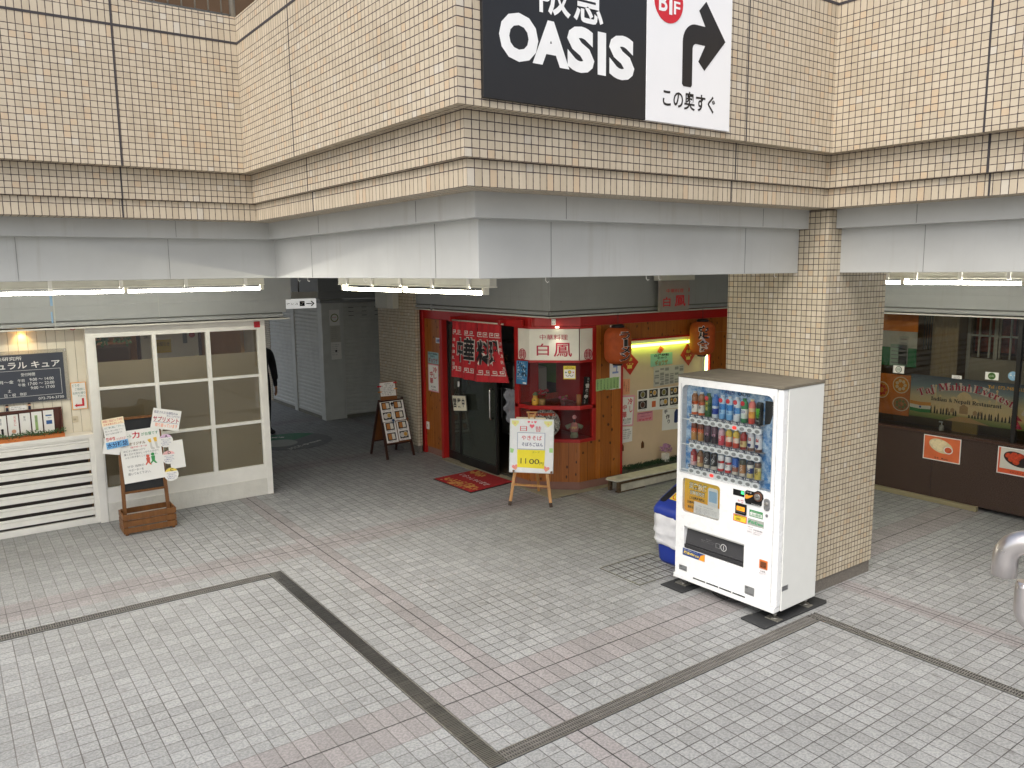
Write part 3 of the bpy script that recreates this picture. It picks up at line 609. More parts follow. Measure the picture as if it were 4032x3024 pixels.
for x, q in ((.515, .18), (.712, -.12)):
    fg = MB().box(x - .012, x + .012, -.004, 0, 1.288, 1.325).build('figure', M('navy_cloth', (38, 40, 60), 0.7), sp); MB().disc(x, 1.34, .014, -.0045, -.0005).build('face', M('skin_print'), fg); MB().prism([(x - .015, 1.343), (x + .015, 1.343), (x + .011, 1.357), (x - .011, 1.357)], -.006, -.001).build('hair', ink, fg)
sg = thing('clinic_sign', 'dark slate clinic sign with opening hours in white on the cream siding', 'sign', FA(9.57), (.5, 0, 1.6))
MB().box(-.55, 1.095, -.004, 0.0, 1.345, 1.90).build('acrylic_plate', glass_mat('acrylic', (0.93, 0.93, 0.92), film=(230, 226, 214), cover=0.25), sg); MB().box(-.5, 1.06, -.0095, -.0045, 1.36, 1.862).build('panel', M('slate_panel', (62, 66, 76), 0.35), sg)
for x, z in ((1.078, 1.882), (1.078, 1.357)): MB().cyl((x, -.018, z), (x, .02, z), .010, n=10).build('standoff', steel, sg)
wt = M('white_letter', (236, 236, 232), 0.5); tx = Text(); yy = -.0105
tx.fit('療法研究所', .40, .685, 1.803, 1.842, y=yy, bold=.005).fit('ナチュラル キュア', .28, 1.025, 1.715, 1.785, bold=.012, y=yy)
tx.fit('受付時間', .665, .79, 1.634, 1.668, y=yy).fit('月～金', .47, .595, 1.568, 1.602, y=yy).fit('午前', .632, .695, 1.575, 1.608, y=yy).fit('9:00 ～ 14:00', .738, .955, 1.58, 1.61, y=yy).fit('午後', .632, .697, 1.53, 1.563, y=yy).fit('17:00 ～ 22:00', .722, .958, 1.536, 1.566, y=yy)
tx.fit('9:00 ～ 17:00', .742, .958, 1.492, 1.522, y=yy).fit('土', .537, .567, 1.478, 1.508, y=yy).fit('日・祝', .505, .605, 1.43, 1.465, y=yy).fit('休診', .64, .702, 1.434, 1.468, y=yy).fit('072-754-3730', .802, 1.035, 1.378, 1.404, y=yy); tx.build(wt, sg)
m = MB()
for a in ((-.4, 1.025, 1.694, 1.6965), (-.4, 1.025, 1.424, 1.4265), (1.0225, 1.025, 1.4265, 1.694)): m.box(a[0], a[1], -.0112, -.0097, a[2], a[3])
m.build('border_line', wt, sg)
nt_ = thing('notice', 'small orange bordered take-one notice with a red bent arrow beside the switch', 'notice', FA(9.575), (1.18, 0, 1.38)); MB().box(1.105, 1.254, -.002, 0, 1.233, 1.527).build('border', M('orange_border', (238, 170, 84), 0.6), nt_); MB().box(1.113, 1.246, -.0035, -.0022, 1.241, 1.519).build('sheet', white, nt_)
Text().fit('どうぞ', 1.12, 1.19, 1.478, 1.508, y=-.004).fit('ご自由に', 1.145, 1.238, 1.44, 1.466, y=-.004).fit('お持ち帰り', 1.12, 1.24, 1.396, 1.424, y=-.004).fit('下さい。', 1.165, 1.24, 1.366, 1.388, y=-.004).build(M('teal_ink', (44, 116, 104), 0.6), nt_)
MB().prism([(1.222, 1.352), (1.202, 1.352), (1.202, 1.287), (1.152, 1.287), (1.152, 1.298), (1.128, 1.277), (1.152, 1.256), (1.152, 1.267), (1.222, 1.267)], -.0046, -.0037).build('arrow', red_ink, nt_)
t = thing('wall_socket', 'beige wall socket plate on the siding below the take-one notice', 'socket', FA(9.585), (1.12, 0, 1.13)); MB().box(1.092, 1.152, -.012, 0, 1.095, 1.162).build('plate', M('beige_plate', (206, 194, 168), 0.4), t, bevel=.006); m = MB()
for x in (1.112, 1.127): m.box(x - .006, x + .006, -.0135, -.0122, 1.118, 1.138)
m.build('socket_slot', M('socket_slot', (170, 158, 134), 0.5), t)
m = MB(); [m.prism([(1.175 + math.cos(a) * .040, 2.125 + math.sin(a) * .040), (1.175 + math.cos(a) * .032, 2.125 + math.sin(a) * .032), (1.175 + math.cos(b) * .032, 2.125 + math.sin(b) * .032), (1.175 + math.cos(b) * .040, 2.125 + math.sin(b) * .040)], -.003, 0) for a, b in [(i * math.pi / 12, (i + 1) * math.pi / 12) for i in range(24)]]
t = thing('round_sign', 'small round white sign with a red ring at the top of the siding', 'sign', FA(9.58), (1.175, 0, 2.125)); m.build('ring', red_ink, t); MB().disc(1.175, 2.125, .031, -.0025, -.0005).build('face', white, t)
dl = thing('downlight', 'warm downlight above the cream siding at the left', 'lamp', FA(9.6), (.70, -.055, 2.122)); MB().cyl((.70, -.055, 2.118), (.70, -.055, 2.16), .035, n=16).build('lens', lamp_mat('warm_lens', (255, 190, 90), 6.0), dl)
ld = bpy.data.lights.new('downlight_bulb', 'SPOT'); ld.energy = 4.0; ld.color = (1, .62, .22); ld.spot_size = R(120); ld.spot_blend = 0.9; ld.shadow_soft_size = .03; lo = bpy.data.objects.new('bulb', ld); COL.objects.link(lo); lo.parent = dl; lo.location = (0, 0, -.012)

# chalkboard easel with its papers
be = thing('chalkboard_easel', 'brown wooden chalkboard easel with a slatted planter box at its foot, before the clinic window', 'easel', FR(1.37, 8.715, -1.0), (0, 0, 0)); bw = wood_mat('oiled_brown_wood', (128, 82, 36), (100, 62, 26), knots=False, rough=.45)
m = MB()
for i, z in enumerate((.022, .092, .162)): m.box(0, .515, 0, .014, z, z + .058)
m.build('box_front', bw, be, bevel=.003); m = MB()
for i, z in enumerate((.022, .092, .162)): m.box(0.02, .495, .27, .284, z, z + .058).box(.0, .014, .0145, .2695, z, z + .058).box(.501, .515, .0145, .2695, z, z + .058)
for x in (.016, .469): m.box(x, x + .03, .0145, .04, 0.0, .215).box(x, x + .03, .244, .2695, 0, .215)
m.build('box_side', bw, be, bevel=.003)
def lean(z): return .17 + .125 * z
for x in (.045, .48): MB().bar((x, lean(.01), .01), (x + (.012 if x < .2 else -.012) * 2.2, lean(1.19), 1.19), .036, .024).build('post', bw, be)
for a, b, z in ((.07, .455, 1.17), (.06, .465, .40)): MB().bar((a, lean(z), z), (b, lean(z), z), .034, .022, (0, 0, 1)).build('crossbar', bw, be)
m = MB(); m.b.faces.new([m.b.verts.new(p) for p in ((.06, lean(.41), .41), (.465, lean(.41), .41), (.455, lean(1.16), 1.16), (.07, lean(1.16), 1.16))]); m.build('chalkboard', M('chalkboard', (26, 27, 28), 0.6), be)
EA = math.atan(.125)
def board_paper(name, label, cx, cz, wd, ht, rot, depth, draw, col=white, rnd_=False):
    """sheet fixed to the leaning board: own frame parallel to the board"""
    e = bpy.data.objects.new(name, None); COL.objects.link(e); e.location = Vector((1.37, 8.715, 0)) + Matrix.Rotation(R(-1), 3, 'Z') @ Vector((cx, lean(cz) - depth - .016, cz)); e.rotation_euler = Matrix.Rotation(R(-1), 3, 'Z').__matmul__(Matrix.Rotation(-EA, 3, 'X') @ Matrix.Rotation(rot, 3, 'Y')).to_euler(); ORIG[e] = Vector((0, 0, 0)); props(e, label, 'paper sign', 'paper signs on the chalkboard')
    m = MB()
    if rnd_: m.disc(0, 0, wd / 2, -.001, 0, 28)
    else: m.box(-wd / 2, wd / 2, -.001, 0, -ht / 2, ht / 2)
    m.build('sheet', col, e); draw(e); return e
blue_i, green_i, orange_i, brown_i = M('blue_ink', (44, 52, 130), .6), M('green_ink', (44, 130, 84), .6), M('orange_ink', (244, 146, 96), .6), M('brown_ink', (116, 84, 16), .6); grey_i = M('grey_ink', (120, 118, 120), 0.6)
def d_main(e):
    Text().fit('サポート', -.19, -.075, .195, .235, y=-.002, bold=.01).fit('が自慢です', .02, .185, .20, .235, y=-.002, bold=.005).build(green_i, e)
    Text().fit('力', -.07, .005, .185, .255, y=-.002, bold=.03).fit('5趾サポーターは', -.10, .06, .085, .105, y=-.002, bold=.01).build(red_ink, e)
    Text().fit('当院オリジナル', -.17, .05, .115, .15, y=-.0025, bold=.02).build(brown_i, e)
    Text().fit('ほどよい締めつけで', -.17, .04, .05, .072, y=-.002).fit('履くだけで足がしっかりとのびて', -.17, .17, .015, .038, y=-.002).fit('ふらつかず歩くことができます。', -.165, .155, -.018, .004, y=-.002).fit('ぜひ 当院の', -.155, .01, -.115, -.09, y=-.002).fit('サポーターを', -.145, 0, -.155, -.13, y=-.002).fit('履いてみて下さい。', -.155, .065, -.195, -.17, y=-.002).build(M('dark_grey_ink', (70, 66, 72), .6), e)
    m = MB(); m.prism([(.07, .15), (.105, .16), (.11, .12), (.09, .118)], -.0018, -.0012).prism([(.13, .165), (.165, .167), (.165, .12), (.14, .12)], -.0018, -.0012); m.build('leg_drawing', M('yellow_print', (232, 186, 72), .6), e)
    m = MB(); m.prism([(.09, .117), (.11, .119), (.112, .07), (.135, .055), (.13, .042), (.1, .045), (.092, .07)], -.002, -.0012).prism([(.14, .119), (.165, .119), (.165, .07), (.185, .055), (.178, .045), (.15, .048)], -.002, -.0012); m.build('sock_drawing', M('sock_print', (206, 204, 198), .6), e)
    m = MB(); m.disc(.055, -.02, .016, -.002, -.0012).prism([(.035, -.035), (.075, -.035), (.068, -.085), (.085, -.118), (.07, -.115), (.052, -.09), (.03, -.115), (.022, -.105), (.04, -.08)], -.002, -.0012); m.build('red_walker', M('red_print', (206, 90, 70), .6), e)
    m = MB(); m.disc(.105, -.008, .017, -.0026, -.0021).prism([(.085, -.026), (.125, -.026), (.12, -.078), (.14, -.108), (.122, -.108), (.102, -.085), (.08, -.108), (.07, -.1), (.09, -.075)], -.0026, -.0021); m.build('green_walker', M('green_print2', (62, 150, 84), .6), e)
board_paper('poster', 'large white hand-drawn poster about socks in the middle of the chalkboard', .265, .775, .40, .55, R(-2), .004, d_main)
def d_water(e):
    m = MB(); m.box(-.105, .105, -.0016, -.0011, -.155, -.085); m.build('blue_band', M('sky_band', (112, 172, 218), .6), e); m = MB(); m.box(-.105, .105, -.0016, -.0011, .085, .155); m.build('cream_band', M('cream_band', (248, 232, 196), .6), e)
    Text().fit('1時間に1回はコップ1杯の', -.095, .095, .12, .145, y=-.0025).fit('お水を飲みましょう。', -.09, .09, .09, .112, y=-.0025).fit('熱中症', -.095, -.01, -.075, -.035, y=-.0025, bold=.02).fit('からまもる！', 0, .09, -.078, -.055, y=-.0025).build(red_ink, e)
    Text().fit('のど 渇く前に「ゴクッ」', -.09, .09, .052, .075, y=-.0025).build(M('teal_ink'), e); Text().fit('渇いたと思った時は すでに', -.09, .08, .02, .036, y=-.0025).fit('体内では脱水状態です', -.09, .07, -.01, .008, y=-.0025).build(grey_i, e); Text().fit('水分補給', -.098, .098, -.145, -.092, y=-.0025, bold=.02).build(M('navy_ink', (24, 40, 96), .6), e)
board_paper('poster', 'white sheet behind the water notice at the left edge of the chalkboard', .01, .985, .16, .33, R(13), .018, lambda e: None)
board_paper('poster', 'drink-water notice with a blue band at its foot, left edge of the chalkboard', .03, 1.04, .205, .31, R(-5.5), .022, d_water)
def d_sup(e):
    Text().fit('指定された治療院のみ', -.13, .11, .055, .085, y=-.002).fit('売ることができる', .0, .13, .03, .05, y=-.002).build(M('violet_ink', (70, 66, 120), .6), e); Text().fit('サプリメント', -.13, .13, -.03, .025, y=-.002, bold=.02).build(M('crimson_ink', (180, 28, 60), .6), e); Text().fit('取り扱っています', -.10, .125, -.085, -.045, y=-.002, bold=.01).build(orange_i, e); MB().box(-.125, .125, -.0018, -.0012, -.036, -.033).build('underline', blue_i, e)
board_paper('poster', 'white supplement notice tilted at the top right corner of the chalkboard', .535, 1.12, .285, .215, R(14), .012, d_sup)
board_paper('poster', 'plain white sheet sticking out at the right edge of the chalkboard', .61, .735, .15, .30, R(-2), .003, lambda e: None)
for ch, z, cc, lb in (('A', .895, (222, 190, 216), 'round white card with a lilac top marked A, highest of three at the board edge'), ('D', .715, (240, 188, 186), 'round white card with a pink top marked D, middle of three at the board edge'), ('C', .53, (240, 214, 92), 'round white card with a yellow top marked C, lowest of three at the board edge')):
    def d_c(e, ch=ch, cc=cc):
        r_ = .071; pts = [(r_ * math.cos(a), r_ * math.sin(a)) for a in [R(28) + i * R(124) / 14 for i in range(15)]]; MB().prism(pts, -.0016, -.0011).build('cap_print', M('cap_' + ch, cc, .6), e)
        Text().fit('タイプ', -.045, -.012, .036, .046, y=-.0025).fit(ch, -.008, .022, .034, .063, y=-.0025, bold=.02).build(ink, e); Text().fit('足のクッション性の', -.045, .05, .008, .021, y=-.0025).fit('靴下をはくと', -.03, .035, -.010, .003, y=-.0025).fit('歩く姿勢を正しくする', -.05, .05, -.03, -.016, y=-.0025).fit('助けをします', -.04, .03, -.05, -.036, y=-.0025).build(blue_i, e)
    board_paper('round_card', lb, .515 + {'A': -.003, 'D': .012, 'C': .02}[ch], z, .143, .143, 0, .01, d_c, rnd_=True)

# ================================================================ dim passage: shutters, pillar, hanging sign, person
shut = M('grey_shutter', (198, 199, 192), 0.5, var=0.05, dirt=0.25)
def shutter(label, fr, x0, x1, z1):
    t = thing('roller_shutter', label, 'shutter', fr, ((x0 + x1) / 2, 0, 0), 'closed grey roller shutters'); m = MB(); z = .06; p = .0735
    while z < z1:
        a = min(z + p, z1); m.prism([(x0, 0), (x0, 0)], 0, 0) if False else None
        q = [(0.0, z), (-.010, z + .010), (-.010, z + p * .72), (.0, a - .004)]
        for (ya, za), (yb, zb) in zip(q[:-1], q[1:]): m._f([m.b.verts.new(c) for c in ((x0, ya, za), (x1, ya, za), (x1, yb, zb), (x0, yb, zb))])
        m._f([m.b.verts.new(c) for c in ((x0, .0, a - .004), (x1, .0, a - .004), (x1, .004, a), (x0, .004, a))]); z += p
    m.build('slats', shut, t); MB().box(x0, x1, -.012, .02, 0, .06).build('bottom_bar', M('shutter_bar', (118, 116, 104), 0.55), t, bevel=.003)
    m = MB()
    for r_ in range(3):
        for i in range(int((x1 - x0) / .26)): c = x0 + .16 + i * .26; m.box(c - .05, c + .05, -.0115, -.0101, z1 - .10 - r_ * .0735, z1 - .092 - r_ * .0735)
    m.build('vent_slot', black, t)
shutter('closed grey shutter in the passage, far panel left of the steel mullion', FB(5.58), -16.20, -14.94, 2.30)
shutter('closed grey shutter in the passage, panel between the mullion and the pale corner pillar', FB(5.58), -14.80, -13.63, 2.30)
shutter('closed grey shutter in the passage facing the viewer, right of the pillar with notices', FA(13.48), 5.98, 7.6, 2.12)
sp_ = thing('shutter_pillar', 'pale grey metal corner pillar between two shutters in the passage', 'pillar', W0, (5.75, 13.5, 0)); gp = M('pillar_grey', (204, 206, 200), 0.45, dirt=.2)
MB().box(5.69, 5.955, 13.462, 13.6, 0, 2.86).build('front_panel', gp, sp_, bevel=.004); MB().box(5.565, 5.687, 13.45, 13.64, 0, 2.86).build('corner_post', gp, sp_, bevel=.004); MB().box(5.957, 5.98, 13.46, 13.55, 0, 2.86).build('guide_rail', gp, sp_)
solo(MB().box(5.555, 5.62, 14.79, 14.95, 0, 2.6), 'steel_mullion', 'grey steel post between the two left shutters in the passage', 'post', W0, (5.58, 14.87, 0), gp, bevel=.004)
t = thing('shutter_casing', 'grey shutter casing over the closed shutter deep in the passage', 'shutter casing', FA(13.4), (6.5, 0, 2.1), 'roller shutter casings over the shopfronts')
MB().box(5.50, 8, 0, .3, 2.315, 2.86).build('casing_box', grey_dull, t, bevel=.002); MB().box(5.50, 8, .004, .3, 2.19, 2.313).build('casing_box', grey_dull, t, bevel=.002); MB().box(5.52, 8, -.01, .25, 2.12, 2.17).build('bottom_rail', grey_dull, t, bevel=.003)
solo(MB().box(5.54, 5.9, 13.72, 16.3, 2.31, 2.86), 'shutter_casing', 'grey boxing over the two shutters along the left of the passage', 'shutter casing', W0, (5.6, 15, 2.31), grey_dull, 'roller shutter casings over the shopfronts')
solo(MB().box(5.60, 6.4, 16.31, 17.5, 0, 2.86), 'tiled_wall', 'sliver of tiled wall at the far end of the passage beside the person in black', 'wall', W0, (5.9, 19, 0), MATS['tile_tiled_pier'])
for i, (z0, z1, lb) in enumerate(((1.712, 1.995, 'white notice with a round green emblem, topmost on the pale pillar'), (1.415, 1.708, 'grey printed notice in the middle of the pale pillar'), (1.10, 1.41, 'white notice with a small dark square, lowest on the pale pillar'))):
    t = thing('notice', lb, 'notice', FA(13.46), (5.81, 0, z0), 'notices taped to the pillar'); MB().box(5.712 + i * .006, 5.905 + i * .006, -.002, 0, z0, z1).build('sheet', white if i != 1 else M('old_paper', (196, 194, 184), .6), t)
    if i == 0:
        m = MB(); [m.prism([(5.81 + math.cos(a) * .075, 1.85 + math.sin(a) * .075), (5.81 + math.cos(a) * .058, 1.85 + math.sin(a) * .058), (5.81 + math.cos(b) * .058, 1.85 + math.sin(b) * .058), (5.81 + math.cos(b) * .075, 1.85 + math.sin(b) * .075)], -.0032, -.0022) for a, b in [(k * math.pi / 12, (k + 1) * math.pi / 12) for k in range(24)]]; m.build('emblem', M('olive_print', (132, 138, 84), .6), t); Text().fit('安全安心', 5.765, 5.855, 1.848, 1.868, y=-.003).build(red_ink, t)
    else:
        tx = Text()
        for k in range(6): tx.fit('お知らせとお願いについて'[:12 - (k % 3) * 2], 5.74, 5.885 - (k % 3) * .02, z1 - .05 - k * .036, z1 - .034 - k * .036, y=-.003)
        tx.build(grey_i, t)
        if i == 2: MB().box(5.80, 5.835, -.0034, -.0022, 1.235, 1.27).build('dark_square', ink, t)
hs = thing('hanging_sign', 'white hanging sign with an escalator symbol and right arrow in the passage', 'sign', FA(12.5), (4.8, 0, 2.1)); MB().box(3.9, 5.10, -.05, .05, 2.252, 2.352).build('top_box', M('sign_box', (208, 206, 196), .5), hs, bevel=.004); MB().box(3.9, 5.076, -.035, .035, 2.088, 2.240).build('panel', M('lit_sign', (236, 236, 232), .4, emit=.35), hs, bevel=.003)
m = MB(); m.cyl((4.80, 0, 2.35), (4.80, 0, 2.86), .012, n=8).cyl((4.2, 0, 2.35), (4.2, 0, 2.86), .012, n=8); m.build('hanger_rod', steel_dull, hs)
Text().fit('阪急オアシス', 4.36, 4.77, 2.145, 2.185, y=-.036, bold=.01).build(ink, hs); m = MB(); m.box(4.795, 4.878, -.0365, -.0352, 2.125, 2.205); m.build('symbol_tile', ink, hs)
m = MB(); m.prism([(4.805, 2.142), (4.83, 2.142), (4.855, 2.178), (4.87, 2.178), (4.87, 2.188), (4.848, 2.188), (4.824, 2.153), (4.805, 2.153)], -.038, -.0368).disc(4.835, 2.187, .007, -.038, -.0368).prism([(4.83, 2.168), (4.84, 2.165), (4.846, 2.178), (4.838, 2.182)], -.038, -.0368); m.build('escalator_symbol', white, hs)
m = MB(); m.box(4.905, 5.0, -.0368, -.0355, 2.155, 2.17).prism([(4.975, 2.205), (5.0, 2.205), (5.045, 2.1625), (5.0, 2.12), (4.975, 2.12), (5.015, 2.1625)], -.0375, -.0365); m.build('arrow', ink, hs)
eb = thing('meter_box', 'grey metal box high on the tiled pier in the passage', 'box', FB(5.6), (-10.95, -.02, 2.12)); MB().box(-11.17, -10.60, -.10, 0, 2.115, 2.50).build('casing', M('meter_grey', (188, 186, 174), .45), eb, bevel=.006); MB().box(-11.16, -10.79, -.106, -.1005, 2.125, 2.49).build('lid', M('meter_lid', (176, 176, 164), .45), eb, bevel=.003); m = MB(); m.cyl((-11.13, -.112, 2.16), (-11.13, -.10, 2.16), .01, n=8).cyl((-11.13, -.112, 2.40), (-11.13, -.10, 2.40), .01, n=8); m.build('hinge', steel_dull, eb)
fm = thing('floor_sticker', 'large round green and grey floor sticker in the passage', 'floor sticker', W0, (4.45, 12.1, 0))
def ell(cx, cy, a, b, z0, z1, mat, nm, r0=0, r1=360, par=None):
    n = 40; pts = [(cx + a * math.cos(R(r0 + (r1 - r0) * i / n)), cy + b * math.sin(R(r0 + (r1 - r0) * i / n))) for i in range(n + (0 if r1 - r0 >= 360 else 1))]; return MB().vprism(pts, z0, z1).build(nm, mat, par)
ell(4.42, 12.15, .64, .64, .001, .0035, M('sticker_green', (44, 122, 84), .5), 'green_half', 35, 215, fm); ell(4.42, 12.15, .64, .64, .001, .0033, M('sticker_grey', (104, 108, 106), .5), 'grey_half', 215, 395, fm); ell(4.22, 12.1, .27, .27, .0042, .0055, M('sticker_pale', (164, 168, 160), .5), 'pale_disc', 0, 360, fm)
e = bpy.data.objects.new('lettering', None); COL.objects.link(e); e.parent = fm
def floor_text(par, txts, mat, cx, cy, rot, z):
    tx = Text()
    for a in txts: tx.fit(*a[:1], *a[1:5], bold=.03)
    c, s = math.cos(rot), math.sin(rot); off = ORIG[par]; me = bpy.data.meshes.new('lettering'); me.from_pydata([Vector((cx + v.x * c - v.z * s, cy + v.x * s + v.z * c, z)) - off for v in tx.v], [], tx.f); me.materials.append(mat); o = bpy.data.objects.new('lettering', me); COL.objects.link(o); o.parent = par; ORIG[o] = off; return o
bpy.data.objects.remove(e)
floor_text(fm, [('ようこそ', -.28, .0, -.05, .05), ('→', .03, .17, -.05, .05), ('Welcome', .2, .45, -.04, .04)], white, 4.42, 11.72, R(28), .0048); floor_text(fm, [('お買物', -.2, .1, -.05, .05)], white, 4.35, 12.55, R(-30), .0050)

def skin_body(name, chains, mat, parent, sub=2):
    """continuous body: chains of (point, radius) share joints by name of first point"""
    me = bpy.data.meshes.new(name); vs, rs, es, idx = [], [], [], {}
    for ch in chains:
        prev = None
        for p, r_ in ch:
            k = tuple(round(c, 4) for c in p)
            if k not in idx: idx[k] = len(vs); vs.append(p); rs.append(r_)
            if prev is not None: es.append((prev, idx[k]))
            prev = idx[k]
    me.from_pydata(vs, es, []); o = bpy.data.objects.new(name, me); COL.objects.link(o); o.parent = parent; ORIG[o] = Vector((0, 0, 0)); me.materials.append(mat)
    sk = o.modifiers.new('skin', 'SKIN'); sk.use_smooth_shade = True
    for v, r_ in zip(me.skin_vertices[0].data, rs): v.radius = r_ if isinstance(r_, tuple) else (r_, r_)
    me.skin_vertices[0].data[0].use_root = True
    o.modifiers.new('sub', 'SUBSURF').levels = sub; o.modifiers['sub'].render_levels = sub; return o
pe = bpy.data.objects.new('person', None); COL.objects.link(pe); pe.location = (4.262, 12.99, 0); pe.rotation_euler = (0, 0, R(8)); ORIG[pe] = Vector((0, 0, 0)); props(pe, 'person in black jacket and trousers standing half hidden behind the clinic corner, seen from behind', 'person')
pants = M('black_trousers', (36, 36, 41), .85); jacket = M('black_jacket', (32, 32, 37), .8); skin_ = M('skin', (196, 150, 124), .55)
body = skin_body('body', [
    [((0, 0, .92), (.135, .10)), ((0, -.01, 1.10), (.13, .095)), ((0, .0, 1.28), (.155, .105)), ((0, .01, 1.38), (.13, .085)), ((0, .0, 1.44), (.055, .055)), ((0, -.02, 1.50), (.05, .055)), ((0, -.01, 1.56), (.068, .085)), ((0, .0, 1.64), (.072, .09)), ((0, .0, 1.69), (.05, .06))],
    [((0, 0, .92), .12), ((.09, 0, .84), .088), ((.10, -.01, .50), .062), ((.10, .02, .10), .045), ((.11, -.06, .045), .042), ((.12, -.15, .035), .034)],
    [((0, 0, .92), .12), ((-.09, 0, .84), .088), ((-.10, -.01, .50), .062), ((-.10, .02, .10), .045), ((-.11, -.06, .045), .042), ((-.12, -.15, .035), .034)],
    [((0, .01, 1.38), .12), ((.17, .01, 1.36), .068), ((.235, .03, 1.12), .052), ((.225, -.06, .90), .038), ((.215, -.09, .83), .036), ((.213, -.105, .78), .03)],
    [((0, .01, 1.38), .12), ((-.17, .01, 1.36), .068), ((-.225, .03, 1.12), .052), ((-.215, -.04, .88), .038), ((-.21, -.06, .81), .036), ((-.208, -.07, .76), .03)]], pants, pe)
for s, wr in ((1, Vector((.213, -.105, .78))), (-1, Vector((-.208, -.07, .76)))):
    hd = skin_body('hand', [[(tuple(wr + Vector((0, .004, .03))), .026), (tuple(wr), (.018, .034)), (tuple(wr + Vector((0, -.008, -.05))), (.015, .038))]] + [[(tuple(wr + Vector((0, -.008, -.05))), (.015, .038)), (tuple(wr + Vector((-.002 * s, -.036 + .019 * i, -.075))), .0095), (tuple(wr + Vector((-.012 * s, -.042 + .019 * i, -.075 - L * .5))), .0088), (tuple(wr + Vector((-.028 * s, -.040 + .018 * i, -.07 - L))), .0075)] for i, L in enumerate((.06, .072, .068, .05))] + [[(tuple(wr), (.018, .034)), (tuple(wr + Vector((-.006 * s, -.042, -.025))), .0105), (tuple(wr + Vector((-.014 * s, -.056, -.058))), .0085)]], skin_, pe, 1)
jk = skin_body('jacket', [[((0, 0, .86), (.152, .118)), ((0, -.01, 1.10), (.148, .112)), ((0, .0, 1.28), (.172, .122)), ((0, .01, 1.385), (.145, .10)), ((0, .0, 1.45), (.075, .07))], [((0, .01, 1.385), .13), ((.18, .01, 1.365), .08), ((.25, .035, 1.12), .066), ((.235, -.06, .885), .052)], [((0, .01, 1.385), .13), ((-.18, .01, 1.365), .08), ((-.24, .035, 1.12), .066), ((-.225, -.04, .865), .052)]], jacket, pe)
hr = MB(); hr.lathe((0, .012, 1.52), [(.072, .0), (.088, .05), (.09, .11), (.078, .165), (.045, .195), (.004, .204)], 16, sy=1.12); hr.build('hair', M('black_hair', (18, 16, 16), .6), pe)
hf = MB()
for s in (-1, 1): hf.ball((s * .028, -.094, 1.60), .008, 6).ball((s * .075, 0, 1.60), .016, 6, sx=.5)
hf.ball((0, -.105, 1.575), .013, 6).box(-.022, .022, -.098, -.09, 1.542, 1.548); hf.build('face', skin_, pe)
for s in (-1, 1): sh_ = MB(); sh_.ball((s * .112, -.07, .04), .05, 8, sx=.9, sy=2.3, sz=.8); sh_.build('shoe', M('dark_shoe', (34, 30, 28), .5), pe)

# ================================================================ folding menu board in the passage
ab = thing('menu_board', 'dark wooden folding menu board with eight food photos beside the tiled pier', 'menu board', FR(5.055, 10.045, 3.0), (0, 0, 0)); dw = wood_mat('dark_brown_wood', (66, 34, 22), (46, 24, 16), knots=False, rough=.4)
def la(z): return .245 * z / .83
for x, dx in ((.0, .0), (.44, -.0)): MB().bar((x + dx, la(0), 0), (x + (.03 if x < .2 else -.03), la(.83), .83), .032, .02).build('leg', dw, ab)
for x in (.01, .43): MB().bar((x, .50, 0), (x + (.02 if x < .2 else -.02), .25, .83), .03, .02).build('leg', dw, ab)
for p_, q_ in (((.03, la(.81), .81), (.41, la(.81), .81)), ((.012, la(.205), .205), (.428, la(.205), .205)), ((.02, .445, .2), (.42, .445, .2))): MB().bar(p_, q_, .03, .018, (0, 0, 1)).build('crossbar', dw, ab)
m = MB(); m.b.faces.new([m.b.verts.new((x, la(z) - .002, z)) for x, z in ((.012, .2), (.428, .2), (.41, .81), (.03, .81))]); m.b.faces.new([m.b.verts.new((x, .50 - .25 * z / .83, z)) for x, z in ((.02, .2), (.42, .2), (.41, .81), (.03, .81))]); m.build('panel', wood_mat('board_back_wood', (120, 72, 34), (98, 58, 28), knots=False), ab)
AA = math.atan(.245 / .83)
def lean_frame(base, rz, org, ang, par_label, cat, name, group=None):
    e = bpy.data.objects.new(name, None); COL.objects.link(e); e.location = Vector(base) + Matrix.Rotation(rz, 3, 'Z') @ Vector(org); e.rotation_euler = (-ang, 0, rz); ORIG[e] = Vector((0, 0, 0)); props(e, par_label, cat, group); return e
dk = M('photo_dark', (44, 38, 36), .5); plate_m = M('photo_plate', (206, 202, 196), .5); rice = M('photo_rice', (226, 222, 208), .5); foodA = M('photo_fried', (186, 122, 62), .55, var=.35, scale=120); foodB = M('photo_noodle', (206, 160, 78), .55, var=.3, scale=150); foodC = M('photo_greens', (120, 112, 58), .55, var=.4, scale=130); foodD = M('photo_dark_stew', (84, 50, 38), .5, var=.3, scale=120)
